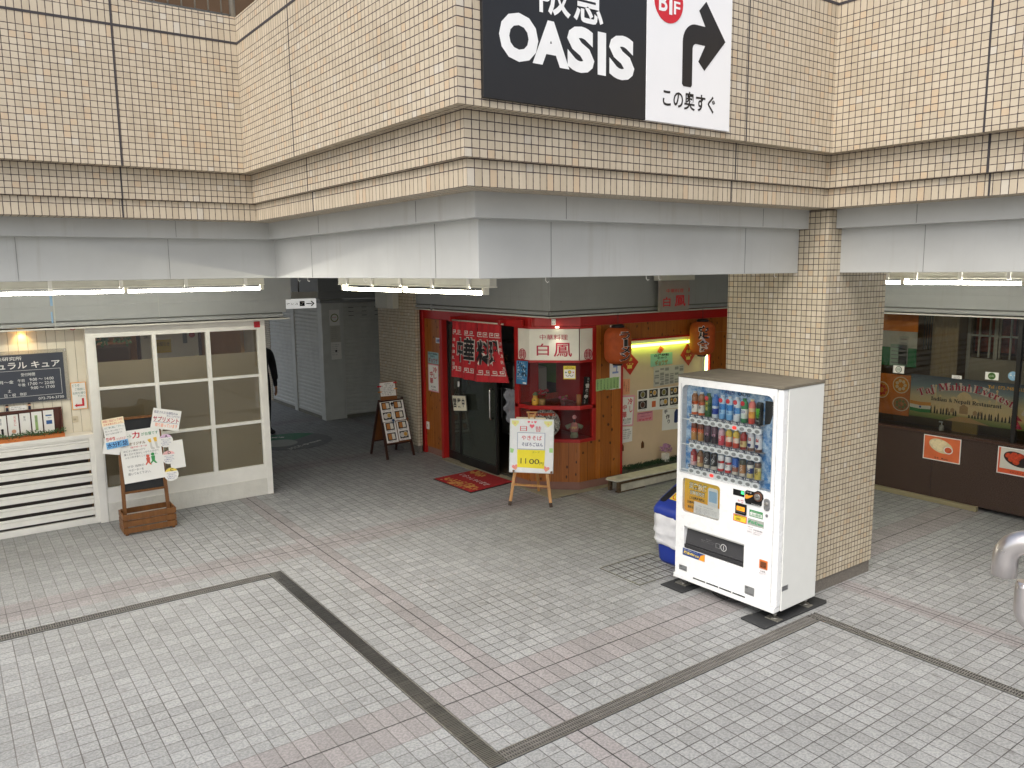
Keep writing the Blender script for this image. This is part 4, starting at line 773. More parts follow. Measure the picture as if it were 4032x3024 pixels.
def photo(par, x0, x1, z0, z1, kind, y=-.0022, nm='photo'):
    wd, ht = x1 - x0, z1 - z0; cx, cz = (x0 + x1) / 2, (z0 + z1) / 2; p = MB().box(x0, x1, y - .0004, y, z0, z1).build(nm, dk, par); r_ = min(wd, ht) * .36; y2 = y - .0008
    pl, fo = MB(), MB()
    if kind == 'bento': fo.prism([(x0 + wd * .12, z0 + ht * .15), (cx, z0 + ht * .12), (cx - wd * .02, z1 - ht * .12), (x0 + wd * .10, z1 - ht * .14)], y2, y - .0005); pl.prism([(cx + wd * .03, z0 + ht * .12), (x1 - wd * .1, z0 + ht * .16), (x1 - wd * .14, z1 - ht * .15), (cx + wd * .02, z1 - ht * .12)], y2, y - .0005); fm_ = foodA
    elif kind == 'two': pl.disc(x0 + wd * .29, cz, r_, y2, y - .0005); pl.disc(x0 + wd * .68, cz + ht * .04, r_ * 1.02, y2, y - .0005); fo.disc(x0 + wd * .69, cz + ht * .04, r_ * .8, y2 - .0003, y2 - .0001); fm_ = foodB
    elif kind == 'noodle': pl.disc(cx, cz, r_ * 1.1, y2, y - .0005); fo.disc(cx, cz, r_ * .88, y2 - .0003, y2 - .0001); fm_ = foodC
    elif kind == 'stew': pl.disc(cx, cz, r_ * 1.15, y2, y - .0005); fo.disc(cx, cz, r_ * 1.0, y2 - .0003, y2 - .0001); fm_ = foodD
    elif kind == 'set': pl.disc(x0 + wd * .62, cz + ht * .06, r_ * .95, y2, y - .0005); pl.disc(x0 + wd * .2, cz - ht * .18, r_ * .42, y2, y - .0005); fo.disc(x0 + wd * .62, cz + ht * .06, r_ * .72, y2 - .0003, y2 - .0001); fo.disc(x0 + wd * .2, cz + ht * .22, r_ * .38, y2, y - .0005); fm_ = foodB
    pl.build('dish', plate_m if kind not in ('bento',) else rice, p); fo.build('food', fm_, p); return p
for i, (x0, z0, z1, lb, kinds) in enumerate(((.03, .52, .80, 'left upper menu sheet with two food photos on the folding board', ('bento', 'two')), (.225, .52, .80, 'right upper menu sheet with two food photos on the folding board', ('bento', 'bento')), (.04, .225, .515, 'left lower menu sheet with two food photos on the folding board', ('bento', 'bento')), (.245, .235, .51, 'right lower menu sheet with two food photos on the folding board', ('bento', 'two')))):
    zc = (z0 + z1) / 2; e = lean_frame((5.055, 10.045, 0), R(3), (x0 + .09, la(zc) - .012, zc), AA, lb, 'menu sheet', 'menu_sheet', 'menu sheets on the folding board'); hh = (z1 - z0) / 2 * 1.04
    MB().box(-.098, .094, -.001, 0, -hh, hh).build('sheet', white, e)
    for j, kd in enumerate(kinds):
        zt = hh - .008 - j * hh * 1.0; photo(e, -.075, .065, zt - hh * .74, zt, kd, -.0015); Text().fit('油淋鶏弁当　８５０円' if j else '酢豚弁当　８００円', -.065, .06, zt - hh * .88, zt - hh * .79, y=-.002).build(ink, e)
hb = lean_frame((5.055, 10.045, 0), R(3), (.195, .245, .80), R(6), 'small brown board with a handwritten white sheet standing on top of the folding menu board', 'board', 'clip_board'); MB().box(-.135, .14, 0, .012, .0, .285).build('board', wood_mat('plain_brown_board', (140, 88, 44), (120, 74, 36), knots=False), hb, bevel=.003); MB().prism([(-.13, .08), (.125, .07), (.115, .275), (-.14, .275)], -.003, -.001).build('sheet', white, hb)
tx = Text(); tx.fit('営業時間', -.06, .04, .245, .26, y=-.004)
for i, s in enumerate(('昼　夜　定食', '11:30～14:00', '17:30～20:00', '定休日木曜日', 'お持ち帰り', 'できます')): tx.fit(s, -.115, .095 - (i % 3) * .02, .215 - i * .025, .232 - i * .025, y=-.004)
tx.build(grey_i, hb); m = MB()
for x, z in ((-.14, .225), (.12, .26)): m.box(x - .03, x + .025, -.012, .014, z - .01, z + .01)
m.build('red_clip', M('red_clip', (206, 50, 56), .4), hb, bevel=.003); m = MB()
for x, z in ((-.135, .145), (.125, .17)): m.box(x - .03, x + .025, -.012, .014, z - .008, z + .008)
m.build('orange_clip', M('orange_clip', (226, 150, 40), .4), hb, bevel=.003)
for x, z, mm, lb in ((.215, .765, black, 'black round magnet clip at the top between the menu sheets'), (.19, .53, M('blue_magnet', (30, 70, 110), .4), 'blue magnet clip in the middle of the folding board'), (.425, .525, M('brown_magnet', (110, 66, 34), .4), 'brown magnet clip at the right edge of the folding board')):
    e = lean_frame((5.055, 10.045, 0), R(3), (x, la(z) - .014, z), AA, lb, 'magnet', 'magnet_clip'); MB().cyl((0, -.014, 0), (0, 0, 0), .018, .02, n=12).build('knob', mm, e); MB().box(-.008, .008, -.008, 0, -.04, -.015).build('clip_jaw', mm, e)

# ================================================================ restaurant entrance
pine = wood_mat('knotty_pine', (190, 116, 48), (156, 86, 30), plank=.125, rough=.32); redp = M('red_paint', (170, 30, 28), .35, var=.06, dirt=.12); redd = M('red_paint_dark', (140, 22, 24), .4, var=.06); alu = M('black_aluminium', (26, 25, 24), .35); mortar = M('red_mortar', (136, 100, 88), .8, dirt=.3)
rs = thing('chinese_restaurant', 'red framed knotty pine front of the Chinese restaurant turning the corner around a display window', 'shopfront', FB(5.75), (-8.9, 0, 0))
MB().box(-10.12, -9.67, .004, .05, .10, 1.985).build('pine_panel', pine, rs); MB().box(-10.12, -9.67, .012, .05, 0, .0985).build('mortar_base', mortar, rs)
MB().box(-10.125, -7.52, -.02, .05, 1.99, 2.14).build('red_beam', redp, rs, bevel=.004); MB().box(-10.20, -10.121, -.03, .05, 0, 2.14).build('red_post', redp, rs, bevel=.004); MB().box(-9.668, -9.60, -.02, .08, 0, 1.988).build('red_post', redp, rs, bevel=.004)
MB().box(-10.145 - .11, -10.2015, -.03, .02, 0, 2.13).build('door_track', steel_dull, rs, bevel=.003)
# sliding doors
def leaf_door(nm, x0, x1, y, label=None):
    MB().holed([(x0, .01), (x1, .01), (x1, 1.985), (x0, 1.985)], [[(x0 + .035, .125), (x1 - .035, .125), (x1 - .035, 1.92), (x0 + .035, 1.92)]], y, y + .035).build(nm, alu, rs, bevel=.003)
    return MB().box(x0 + .03, x1 - .03, y + .014, y + .020, .12, 1.925).build('door_glass', glass_mat('smoky_glass', (.42, .44, .40), film=(92, 98, 88), cover=.55, rough=.06), rs)
leaf_door('door_frame', -9.60, -9.17, .06); leaf_door('door_frame', -9.24, -8.33, .02)
m = MB(); m.tube([(-8.375, .0, 1.145), (-8.375, -.05, 1.155), (-8.375, -.055, 1.12), (-8.375, -.055, .79), (-8.375, -.05, .755), (-8.375, .0, .765)], .011, 8); m.build('handle', M('chrome', (210, 208, 204), .12, metal=1), rs)
m = MB(); m.tube([(-8.375, .06, 1.145), (-8.375, .13, 1.155), (-8.375, .135, 1.12), (-8.375, .135, .79), (-8.375, .13, .755), (-8.375, .06, .765)], .011, 8); m.build('handle', black, rs)
MB().box(-9.6, -7.86, .10, .16, 0, .014).build('door_sill', steel_dull, rs); MB().box(-9.6, -7.86, -.02, .10, 0, .010).build('door_sill', M('concrete_sill', (150, 142, 120), .8), rs)
MB().box(-7.905, -7.80, .0, .30, 0, 1.99).build('red_post', redp, rs, bevel=.004)
# corner display window: three facets; kx = facet frames
CH = FR(5.735, 7.576, math.degrees(math.atan2(-.416, .441))); CL = .606
def facet(name, pts_fn, mat, par=rs, **kw): return pts_fn().build(name, mat, par, **kw)
def ring(z0, z1, inset=0.0, depth=.05):              # band following the three facets, in world x,y
    o_ = [(5.735 - inset, 7.86), (5.735 - inset, 7.576 - inset * .4), (6.176 - inset * .4, 7.16 - inset), (6.425, 7.16 - inset)]; q = [(6.425, 7.16 + depth), (6.176 + depth * .42, 7.16 + depth), (5.735 + depth, 7.576 + depth * .42), (5.735 + depth, 7.86)]; return o_ + q
class WB(MB):                                        # builder in world x,y,z turned into the restaurant frame
    def build(s, *a, **k):
        for v in s.b.verts: x, y, z = v.co; v.co = Vector((-y, x - 5.75, z))
        return MB.build(s, *a, **k)
for z0, z1, ins in ((1.968, 1.998, .012), (1.563, 1.592, .012), (.992, 1.040, .010), (.590, .630, .012)): WB().vprism(ring(z0, z1, ins), z0, z1).build('red_rail', redp, rs, bevel=.003)
for p in ((5.723, 7.80, 7.86, .30),): WB().box(5.725, 5.78, 7.795, 7.862, .593, 1.997).build('red_post', redp, rs, bevel=.003)
WB().box(6.372, 6.428, 7.150, 7.20, .593, 1.997).build('red_post', redp, rs, bevel=.003)
WB().vprism([(5.745, 7.86), (5.745, 7.578), (6.178, 7.17), (6.425, 7.17), (6.425, 7.86)], 1.04, 1.0405).build('shelf_board', M('shelf_red_brown', (112, 42, 30), .3), rs)
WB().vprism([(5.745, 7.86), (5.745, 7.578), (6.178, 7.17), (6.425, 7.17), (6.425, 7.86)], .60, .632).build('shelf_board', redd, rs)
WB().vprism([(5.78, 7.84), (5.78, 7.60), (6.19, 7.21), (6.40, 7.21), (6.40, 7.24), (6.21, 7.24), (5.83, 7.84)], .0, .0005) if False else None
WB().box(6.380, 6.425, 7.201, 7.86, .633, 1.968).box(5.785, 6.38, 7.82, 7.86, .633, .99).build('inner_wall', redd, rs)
WB().box(5.785, 6.379, 7.815, 7.8195, 1.04, 1.115).build('fret_ledge', M('fret_red', (150, 58, 40), .5, var=.3, scale=50), rs)
gcase = glass_mat('display_glass', (.97, .97, .96), ior=1.22); gpts = [(5.742, 7.80), (5.742, 7.580), (6.180, 7.168), (6.372, 7.168)]
for z0, z1 in ((1.04, 1.563), (.630, .992)): WB().vprism(gpts + [(x + .004, y + .004) for x, y in gpts[::-1]], z0, z1).build('display_glass', gcase, rs)
WB().vprism([(5.735, 7.88), (5.735, 7.576), (6.176, 7.16), (6.43, 7.16), (6.43, 7.20), (6.19, 7.20), (5.775, 7.592), (5.775, 7.88)], .10, .590).build('pine_panel', wood_mat('knotty_pine_corner', (190, 116, 48), (156, 86, 30), plank=.125, rough=.32), rs)
WB().vprism([(5.742, 7.88), (5.742, 7.578), (6.178, 7.166), (6.86, 7.146), (6.86, 7.20), (6.19, 7.20), (5.775, 7.592), (5.775, 7.88)], 0, .0985).build('mortar_base', mortar, rs)
WB().box(6.43, 6.835, 7.148, 7.20, .10, 2.0).build('pine_panel', wood_mat('knotty_pine_side', (190, 116, 48), (156, 86, 30), plank=.1201, axis='x', rough=.32), rs)
WB().vprism([(5.725, 7.9), (5.725, 7.57), (6.17, 7.142), (8.82, 7.125), (8.82, 7.22), (6.20, 7.22), (5.80, 7.6), (5.80, 7.9)], 2.0005, 2.14).build('red_beam', redp, rs, bevel=.003)
WB().vprism([(5.67, 9.6), (5.67, 7.06), (6.85, 7.06), (6.85, 7.148), (6.17, 7.155), (5.735, 7.57), (5.735, 9.6)], 0, .006).build('concrete_step', M('concrete_sill', (150, 142, 120), .8), rs)
m = WB(); m.box(5.80, 5.90, 7.045, 7.058, 0, .012).box(5.93, 6.04, 7.045, 7.058, 0, .012); m.build('step_cleat', steel_dull, rs)
# white sign board inside the window head
csn = thing('display_sign', 'white folded sign board over the display window with red restaurant name', 'sign', CH, (.3, 0, 1.6))
def csn_pt(mb): 
    return mb
m = MB(); m.box(.002, CL - .012, -.004, .004, 1.593, 1.967); m.build('panel', M('sign_white', (232, 228, 214), .35), csn)
cA, sA = math.cos(CH[1]), math.sin(CH[1])
def w2c(x, y): dx, dy = x - 5.735, y - 7.576; return (dx * cA + dy * sA, -dx * sA + dy * cA)
for (xa, ya), (xb, yb) in (((5.733, 7.795), (5.733, 7.577)), ((6.176, 7.158), (6.372, 7.158))):
    a, b = w2c(xa, ya), w2c(xb, yb); d = Vector((b[0] - a[0], b[1] - a[1])).normalized() * .004; nrm = (-d.y, d.x); MB().vprism([a, b, (b[0] + nrm[0], b[1] + nrm[1]), (a[0] + nrm[0], a[1] + nrm[1])], 1.593, 1.967).build('panel', M('sign_white'), csn)
crim = M('crimson_paint', (176, 20, 56), .45)
Text().fit('中華料理', .128, .462, 1.838, 1.902, y=-.0055, bold=.004).fit('白', .09, .238, 1.65, 1.795, y=-.0055, bold=.008).fit('鳳', .295, .512, 1.635, 1.803, y=-.0055, bold=.008).build(crim, csn)
def emblem(fn, par):                                 # round double-happiness style emblem in strokes
    for k, pts in enumerate(fn): pass
def emblem_mesh(cx, cz, rx, rz, y, mb):
    n = 28
    for i in range(n):
        a, b = 2 * math.pi * i / n, 2 * math.pi * (i + 1) / n
        mb.prism([(cx + math.cos(a) * rx, cz + math.sin(a) * rz), (cx + math.cos(a) * rx * .86, cz + math.sin(a) * rz * .88), (cx + math.cos(b) * rx * .86, cz + math.sin(b) * rz * .88), (cx + math.cos(b) * rx, cz + math.sin(b) * rz)], y - .001, y)
    for z in (.62, .38, .16, -.08, -.30): wv = .78 * math.sqrt(max(0, 1 - z * z)) * rx; mb.box(cx - wv, cx + wv, y - .001, y, cz + z * rz - .004, cz + z * rz + .004)
    for sx in (-.34, .34): mb.box(cx + sx * rx - .004, cx + sx * rx + .004, y - .0012, y - .0002, cz - .3 * rz, cz + .8 * rz); mb.prism([(cx + sx * rx - .004, cz - .3 * rz), (cx + sx * rx + .004, cz - .3 * rz), (cx + sx * 2.0 * rx * .9, cz - .75 * rz), (cx + sx * 2.0 * rx * .8, cz - .8 * rz)], y - .001, y); mb.prism([(cx + sx * rx, cz - .32 * rz), (cx + sx * rx * 1.2, cz - .38 * rz), (cx + sx * .3 * rx, cz - .9 * rz), (cx, cz - .86 * rz)], y - .0011, y)
    return mb
class FBM(MB):
    def __init__(s, fr, par_fr): MB.__init__(s); s.fr, s.pf = fr, par_fr
    def build(s, *a, **k):
        (l1_, r1_), (l2_, r2_) = s.fr, s.pf; A = Matrix.Translation(l2_) @ Matrix.Rotation(r2_, 4, 'Z'); B = Matrix.Translation(l1_) @ Matrix.Rotation(r1_, 4, 'Z'); T = A.inverted() @ B
        for v in s.b.verts: v.co = T @ v.co
        return MB.build(s, *a, **k)
emblem_mesh(-7.705, 1.657, .072, .068, -.0055, FBM(FB(5.735), CH)).build('emblem', crim, csn); emblem_mesh(6.301, 1.657, .066, .068, -.0065, FBM(FA(7.16), CH)).build('emblem', crim, csn)
sl = thing('spotlight', 'small lamp inside the display window head lighting the white sign', 'lamp', CH, (.34, -.06, 1.99)); MB().cyl((.34, -.055, 1.985), (.34, -.055, 2.0), .022, n=14).build('lens', lamp_mat('sign_lamp', (255, 244, 214), 5.0), sl)
ld = bpy.data.lights.new('sign_bulb', 'SPOT'); ld.energy = 2.6; ld.color = (1, .95, .8); ld.spot_size = R(110); ld.spot_blend = 1.0; ld.shadow_soft_size = .02; lo = bpy.data.objects.new('bulb', ld); COL.objects.link(lo); lo.parent = sl; lo.location = (0, -.02, -.02); lo.rotation_euler = (R(-12), 0, 0)

# room behind
rm = thing('restaurant_room', 'dark restaurant room seen through the door and display window', 'room', W0, (7, 9, 0))
m = MB(); m.box(8.6, 8.7, 7.25, 11, 0, 2.86).box(5.9, 8.7, 11, 11.1, 0, 2.86).box(5.8, 8.6, 7.9, 11, .0005, .008); m.build('wall', M('room_brown', (96, 84, 68), .8, dirt=.2), rm)
MB().box(6.43, 8.6, 7.86, 7.9, .0, 2.86).build('partition', M('room_dark', (58, 52, 46), .8), rm)
m = MB()
for z in (1.18, 1.42, 1.70): m.box(5.95, 6.35, 8.7, 9.0, z, z + .02)
m.box(5.95, 5.97, 8.7, 9.0, .4, 2.0).box(6.33, 6.35, 8.7, 9.0, .4, 2.0); m.build('steel_shelf', steel_dull, rm)
m = MB(); rnd = random.Random(5)
for z in (1.20, 1.44):
    for i in range(7): x = 5.99 + i * .047; m.cyl((x, 8.8, z), (x, 8.8, z + rnd.uniform(.06, .15)), .018, n=8)
m.build('jar', M('jar_mixed', (150, 120, 90), .4, var=.5, scale=30), rm)
MB().box(6.08, 6.38, 8.05, 8.4, .3, 1.42).build('fridge', M('cream_fridge', (196, 194, 182), .4), rm, bevel=.01)
gs = thing('menu_chart', 'green menu chart on the dark wall just inside the open doorway', 'panel', FB(6.5), (-8.1, 0, 1.5)); MB().box(-8.4, -7.9, 0, .02, 1.2, 1.95).build('panel', M('green_panel', (96, 132, 52), .5), gs); Text().fit('定食', -8.3, -8.05, 1.6, 1.8, y=-.004, bold=.02).build(white, gs)
ds = thing('door_counter', 'beige counter side standing just inside the open restaurant doorway', 'counter', FB(5.98), (-8.1, 0, 0)); MB().box(-8.32, -7.93, 0, .5, .09, .76).build('side_panel', M('beige_laminate', (176, 166, 142), .5), ds, bevel=.004); MB().box(-8.32, -7.93, .01, .5, 0, .088).build('kick_board', black, ds); MB().box(-8.34, -7.9, -.02, .5, .762, .80).build('worktop', M('dark_top', (70, 60, 50), .4), ds)
# grey cloth hanging in the doorway
m = MB(); nx, nz = 16, 20; vv = [[m.b.verts.new((-8.26 + .34 * i / nx + .05 * math.sin(j * .5) * (i / nx - .5) + (.04 * j / nz), .10 + .03 * math.sin(i * 1.3 + j * .4) + .02 * math.sin(j * .9 + i * .5), 1.17 - (.42 + .10 * (i / nx)) * j / nz)) for i in range(nx + 1)] for j in range(nz + 1)]
for j in range(nz):
    for i in range(nx): m._f([vv[j + 1][i], vv[j + 1][i + 1], vv[j][i + 1], vv[j][i]], True)
cb = thing('hanging_cloth', 'crumpled grey cloth hanging in the restaurant doorway', 'cloth', FB(5.75), (-8.1, .1, .75)); m.build('cloth', M('grey_cloth', (128, 130, 136), .9, var=.15), cb); MB().tube([(-8.32, .10, 1.17), (-7.88, .10, 1.18)], .006, 6).build('peg_rail', black, cb)
sp2 = thing('slipper', 'white slipper lying in the doorway behind the whiteboard', 'slipper', FB(5.75), (-8.0, .10, .01)); m = MB(); m.ball((-7.98, .12, .03), .055, 8, sx=2.0, sy=.9, sz=.5); m.build('sole', white, sp2)
# noren curtain
NR = FB(5.6); nrn = thing('door_curtain', 'red split curtain with black Chinese characters over the restaurant door', 'curtain', NR, (-8.5, 0, 1.26))
def warp(v):
    d = (2.0 - v.z) / .75; x = v.x; y = .010 * math.sin(x * 21) * (.4 + d) + .006 * math.sin(x * 47 + 1)
    flare = max(0, (x + 8.42)) * .42 * d * d if x > -8.47 else -.02 * d
    return Vector((x + flare, v.y + y - .03 * d * (1 if x > -8.47 else .6), v.z + (.10 * max(0, x + 8.42) * d if x > -8.47 else 0)))
ncloth = M('red_noren_cloth', (196, 44, 52), .85, var=.08, trans=.15)
for a, b, zb in ((-9.095, -8.785, 1.255), (-8.785, -8.475, 1.25), (-8.467, -8.215, 1.255), (-8.215, -7.955, 1.262)):
    m = MB(); nx, nz = 14, 26; vv = [[m.b.verts.new(warp(Vector((a + (b - a) * i / nx, 0, 2.005 - (2.005 - zb) * j / nz)))) for i in range(nx + 1)] for j in range(nz + 1)]
    for j in range(nz):
        for i in range(nx): m._f([vv[j + 1][i], vv[j + 1][i + 1], vv[j][i + 1], vv[j][i]], True)
    m.build('cloth_panel', ncloth, nrn)
def fret(mb, x, z, s, flip=1):                       # square key scroll, unit s wide, .62 s high
    t_ = s * .09; h_ = s * .62
    for a in ((0, 1, 0, t_ / s), (0, t_ / s, 0, .62), (0, .72, .62 - t_ / s, .62), (.72 - t_ / s, .72, .24, .62), (.26, .72, .24, .24 + t_ / s), (.26, .26 + t_ / s, .24, .42), (.26, .5, .42 - t_ / s, .42)):
        xa, xb = (a[0], a[1]) if flip > 0 else (1 - a[1], 1 - a[0]); mb.box(x + xa * s, x + xb * s, -.009, -.006, z + a[2] * s, z + a[3] * s)
def warp_mb(mb):
    for v in mb.b.verts: v.co = warp(v.co)
    return mb
m = MB()
for x in (-9.06, -8.955, -8.77, -8.66, -8.46, -8.345, -8.195, -8.085): fret(m, x, 1.83, .098, 1)
for x in (-9.06, -8.955, -8.77, -8.66, -8.45, -8.335, -8.195, -8.085): fret(m, x, 1.345, .098, -1)
for k in range(5): fret(m, -9.062, 1.42 + k * .08, .062, 1 if k % 2 else -1); fret(m, -8.025, 1.42 + k * .08, .062, 1 if k % 2 else -1)
warp_mb(m).build('key_pattern', M('noren_white', (222, 208, 200), .8), nrn)
chars = (('中', -8.955, -8.795, 1.475, 1.79), ('華', -8.765, -8.545, 1.47, 1.80), ('料', -8.455, -8.215, 1.475, 1.79), ('理', -8.20, -8.035, 1.475, 1.79))
for c, a, b, z0, z1 in chars: 
    pass
tx = Text(); [tx.fit(c, a - .012, b + .012, z0 - .010, z1 + .010, bold=.052, y=-.009) for c, a, b, z0, z1 in chars]; tx.build(M('noren_white'), nrn, warp=warp)
tx = Text(); [tx.fit(c, a, b, z0, z1, bold=.026, y=-.015) for c, a, b, z0, z1 in chars]; tx.build(ink, nrn, warp=warp)
m = MB(); m.tube([(-9.16, .012, 2.012), (-7.94, .012, 2.012)], .011, 8); m.build('rod', M('pale_rod', (206, 198, 180), .5), nrn)
for x in (-9.14, -7.985): MB().box(x - .025, x + .025, -.02, .16, 1.995, 2.06).build('rod_bracket', redp, nrn, bevel=.003)
MB().box(-8.02, -7.62, .06, .085, 1.99, 2.075).build('red_board', redp, nrn)
oc = thing('open_plaque', 'white hanging plaque reading open for business on the left glass door', 'sign', FB(5.70), (-9.13, 0, .85)); 
PA = R(-3)
m = MB(); m.prism([(-9.31, .965), (-8.955, 1.0), (-8.92, .785), (-9.275, .738)], .0, .012); m.build('frame', M('dark_frame', (60, 56, 48), .5), oc, bevel=.003); m = MB(); m.prism([(-9.297, .957), (-8.965, .99), (-8.934, .793), (-9.263, .75)], -.003, -.0005); m.build('panel', M('plaque_cream', (226, 220, 196), .5), oc)
tx = Text(); tx.fit('営', -9.275, -9.19, .80, .935, bold=.03, y=-.004, rot=R(4)).fit('業', -9.17, -9.075, .815, .94, bold=.03, y=-.004, rot=R(4)).fit('中', -9.05, -8.985, .83, .955, bold=.03, y=-.004, rot=R(4)); tx.build(ink, oc); m = MB(); m.tube([(-9.27, .006, .96), (-9.13, .004, 1.12), (-9.0, .006, .99)], .004, 6); m.build('cord', black, oc); MB().box(-9.145, -9.12, -.006, .01, 1.10, 1.17).build('hook', white, oc)
for nm, lb, x0, x1, z0, z1, bg_, rows in (('poster', 'pale blue dumpling poster on the pine panel left of the door', -10.035, -9.74, 1.345, 1.51, (150, 186, 190), 'g'), ('poster', 'white cold noodle poster with a pink border on the pine panel left of the door', -10.04, -9.745, .935, 1.335, (226, 160, 176), 'h'), ('sticker', 'torn white and blue sticker on the pine panel beside the door frame', -9.80, -9.665, 1.65, 1.725, (206, 214, 222), 's')):
    t = thing(nm, lb, 'poster' if nm == 'poster' else 'sticker', FB(5.752), ((x0 + x1) / 2, 0, z0)); MB().box(x0, x1, -.002, 0, z0, z1).build('sheet', M('print_%s' % rows, bg_, .55), t)
    if rows == 'g': Text().fit('白鳳特製', x0 + .02, x1 - .02, z1 - .04, z1 - .012, y=-.003, bold=.02).fit('手作り', x0 + .07, x1 - .1, z1 - .075, z1 - .047, y=-.003, bold=.02).build(ink, t); Text().fit('ギョウザ', x0 + .02, x1 - .02, z0 + .012, z0 + .085, y=-.003, bold=.02).build(M('maroon_ink', (150, 40, 66), .6), t)
    if rows == 'h':
        MB().box(x0 + .014, x1 - .014, -.0034, -.0022, z0 + .014, z1 - .014).build('inner_sheet', white, t); Text().fit('冷', -9.90, -9.78, 1.215, 1.30, y=-.0045, bold=.02).fit('し', -9.88, -9.80, 1.13, 1.20, y=-.0045, bold=.02).fit('中', -9.985, -9.90, 1.15, 1.23, y=-.0045, bold=.02).fit('華', -9.99, -9.895, 1.05, 1.135, y=-.0045, bold=.02).build(red_ink, t); Text().fit('¥1,000', -9.96, -9.83, .99, 1.02, y=-.0045).fit('中華料理白鳳', -9.95, -9.81, .955, .972, y=-.0045).build(ink, t)
    if rows == 's': Text().fit('出前', x0 + .02, x1 - .03, z0 + .015, z1 - .015, y=-.003, bold=.03).build(blue_i, t)
t = thing('wall_switch', 'small white switch plate low on the pine panel left of the door', 'switch', FB(5.752), (-10.08, 0, .41)); MB().box(-10.125, -10.045, -.008, 0, .355, .468).build('plate', white, t, bevel=.003); MB().box(-10.10, -10.07, -.011, -.0082, .39, .43).build('rocker', M('beige_plate'), t)
bp = thing('event_poster', 'blue printed event poster stuck on the red post left of the display window', 'poster', FB(5.715), (-7.69, 0, 1.29)); MB().prism([(-7.805, 1.572), (-7.575, 1.582), (-7.60, 1.294), (-7.825, 1.284)], -.002, 0).build('sheet', M('poster_blue', (62, 128, 176), .4), bp)
m = MB(); m2 = MB(); rnd = random.Random(9)
for i in range(70): x, z = rnd.uniform(-7.79, -7.60), rnd.uniform(1.40, 1.56); r_ = rnd.uniform(.006, .014); (m if i % 3 else m2).disc(x, z, r_, -.004 - .00002 * i, -.0035, 8)
m.build('crowd_print', M('poster_dark', (34, 44, 62), .5), bp); m2.build('crowd_highlight', M('poster_pale', (176, 200, 216), .5), bp); MB().box(-7.68, -7.61, -.003, -.0022, 1.30, 1.32).build('white_block', white, bp); Text().fit('キッチン開放', -7.79, -7.65, 1.345, 1.36, y=-.003).fit('まつり', -7.79, -7.70, 1.37, 1.39, y=-.003, bold=.02).build(white, bp)
ys = thing('safety_sticker', 'yellow and white sticker with a round face emblem on the display glass', 'sticker', CH, (.48, 0, 1.37)); MB().box(.410, .556, -.003, -.001, 1.366, 1.527).build('sheet', M('sticker_yellow', (232, 206, 60), .5), ys); MB().box(.417, .549, -.0042, -.0032, 1.378, 1.483).build('inner_sheet', white, ys); Text().fit('大阪府コロナ追跡', .425, .54, 1.492, 1.506, y=-.004, bold=.02).fit('安全宣言', .45, .515, 1.51, 1.52, y=-.004).build(ink, ys)
m = MB(); cx, cz = .484, 1.452
for c0, r_, a0, a1 in (((cx, cz), .021, 0, 360), ((cx - .024, cz - .03), .022, 180, 360), ((cx + .022, cz - .03), .022, 180, 360)):
    for i in range(16): a, b = R(a0 + (a1 - a0) * i / 16), R(a0 + (a1 - a0) * (i + 1) / 16); m.prism([(c0[0] + math.cos(a) * r_, c0[1] + math.sin(a) * r_), (c0[0] + math.cos(a) * (r_ - .005), c0[1] + math.sin(a) * (r_ - .005)), (c0[0] + math.cos(b) * (r_ - .005), c0[1] + math.sin(b) * (r_ - .005)), (c0[0] + math.cos(b) * r_, c0[1] + math.sin(b) * r_)], -.0056, -.0048)
m.build('emblem_line', ink, ys); MB().disc(cx, cz, .0155, -.0054, -.0046).build('emblem_sun', M('sticker_yellow'), ys); MB().prism([(cx + .032, cz + .004), (cx + .056, cz + .004), (cx + .044, cz - .014)], -.0056, -.0048).build('emblem_triangle', red_ink, ys); MB().prism([(cx - .044, cz + .008), (cx - .032, cz - .004), (cx - .044, cz - .016), (cx - .056, cz - .004)], -.0056, -.0048).build('emblem_diamond', M('teal_ink'), ys)
bs = thing('open_sign', 'tall black sign with white characters leaning inside the display window', 'sign', FA(7.20), (6.29, 0, 1.05)); m = MB(); m.prism([(6.277, 1.385), (6.372, 1.374), (6.330, 1.043), (6.240, 1.056)], -.012, 0); m.build('board', black, bs, bevel=.002)
tx = Text(); [tx.fit(c, x - s_, x + s_, z - s_, z + s_, bold=b_, y=-.014) for c, x, z, s_, b_ in (('只', 6.333, 1.352, .014, .01), ('今', 6.328, 1.318, .013, .01), ('営', 6.318, 1.272, .028, .05), ('業', 6.308, 1.206, .028, .05), ('中', 6.296, 1.142, .026, .06), ('で', 6.278, 1.092, .011, .01), ('す', 6.276, 1.068, .011, .01))]; tx.build(white, bs)

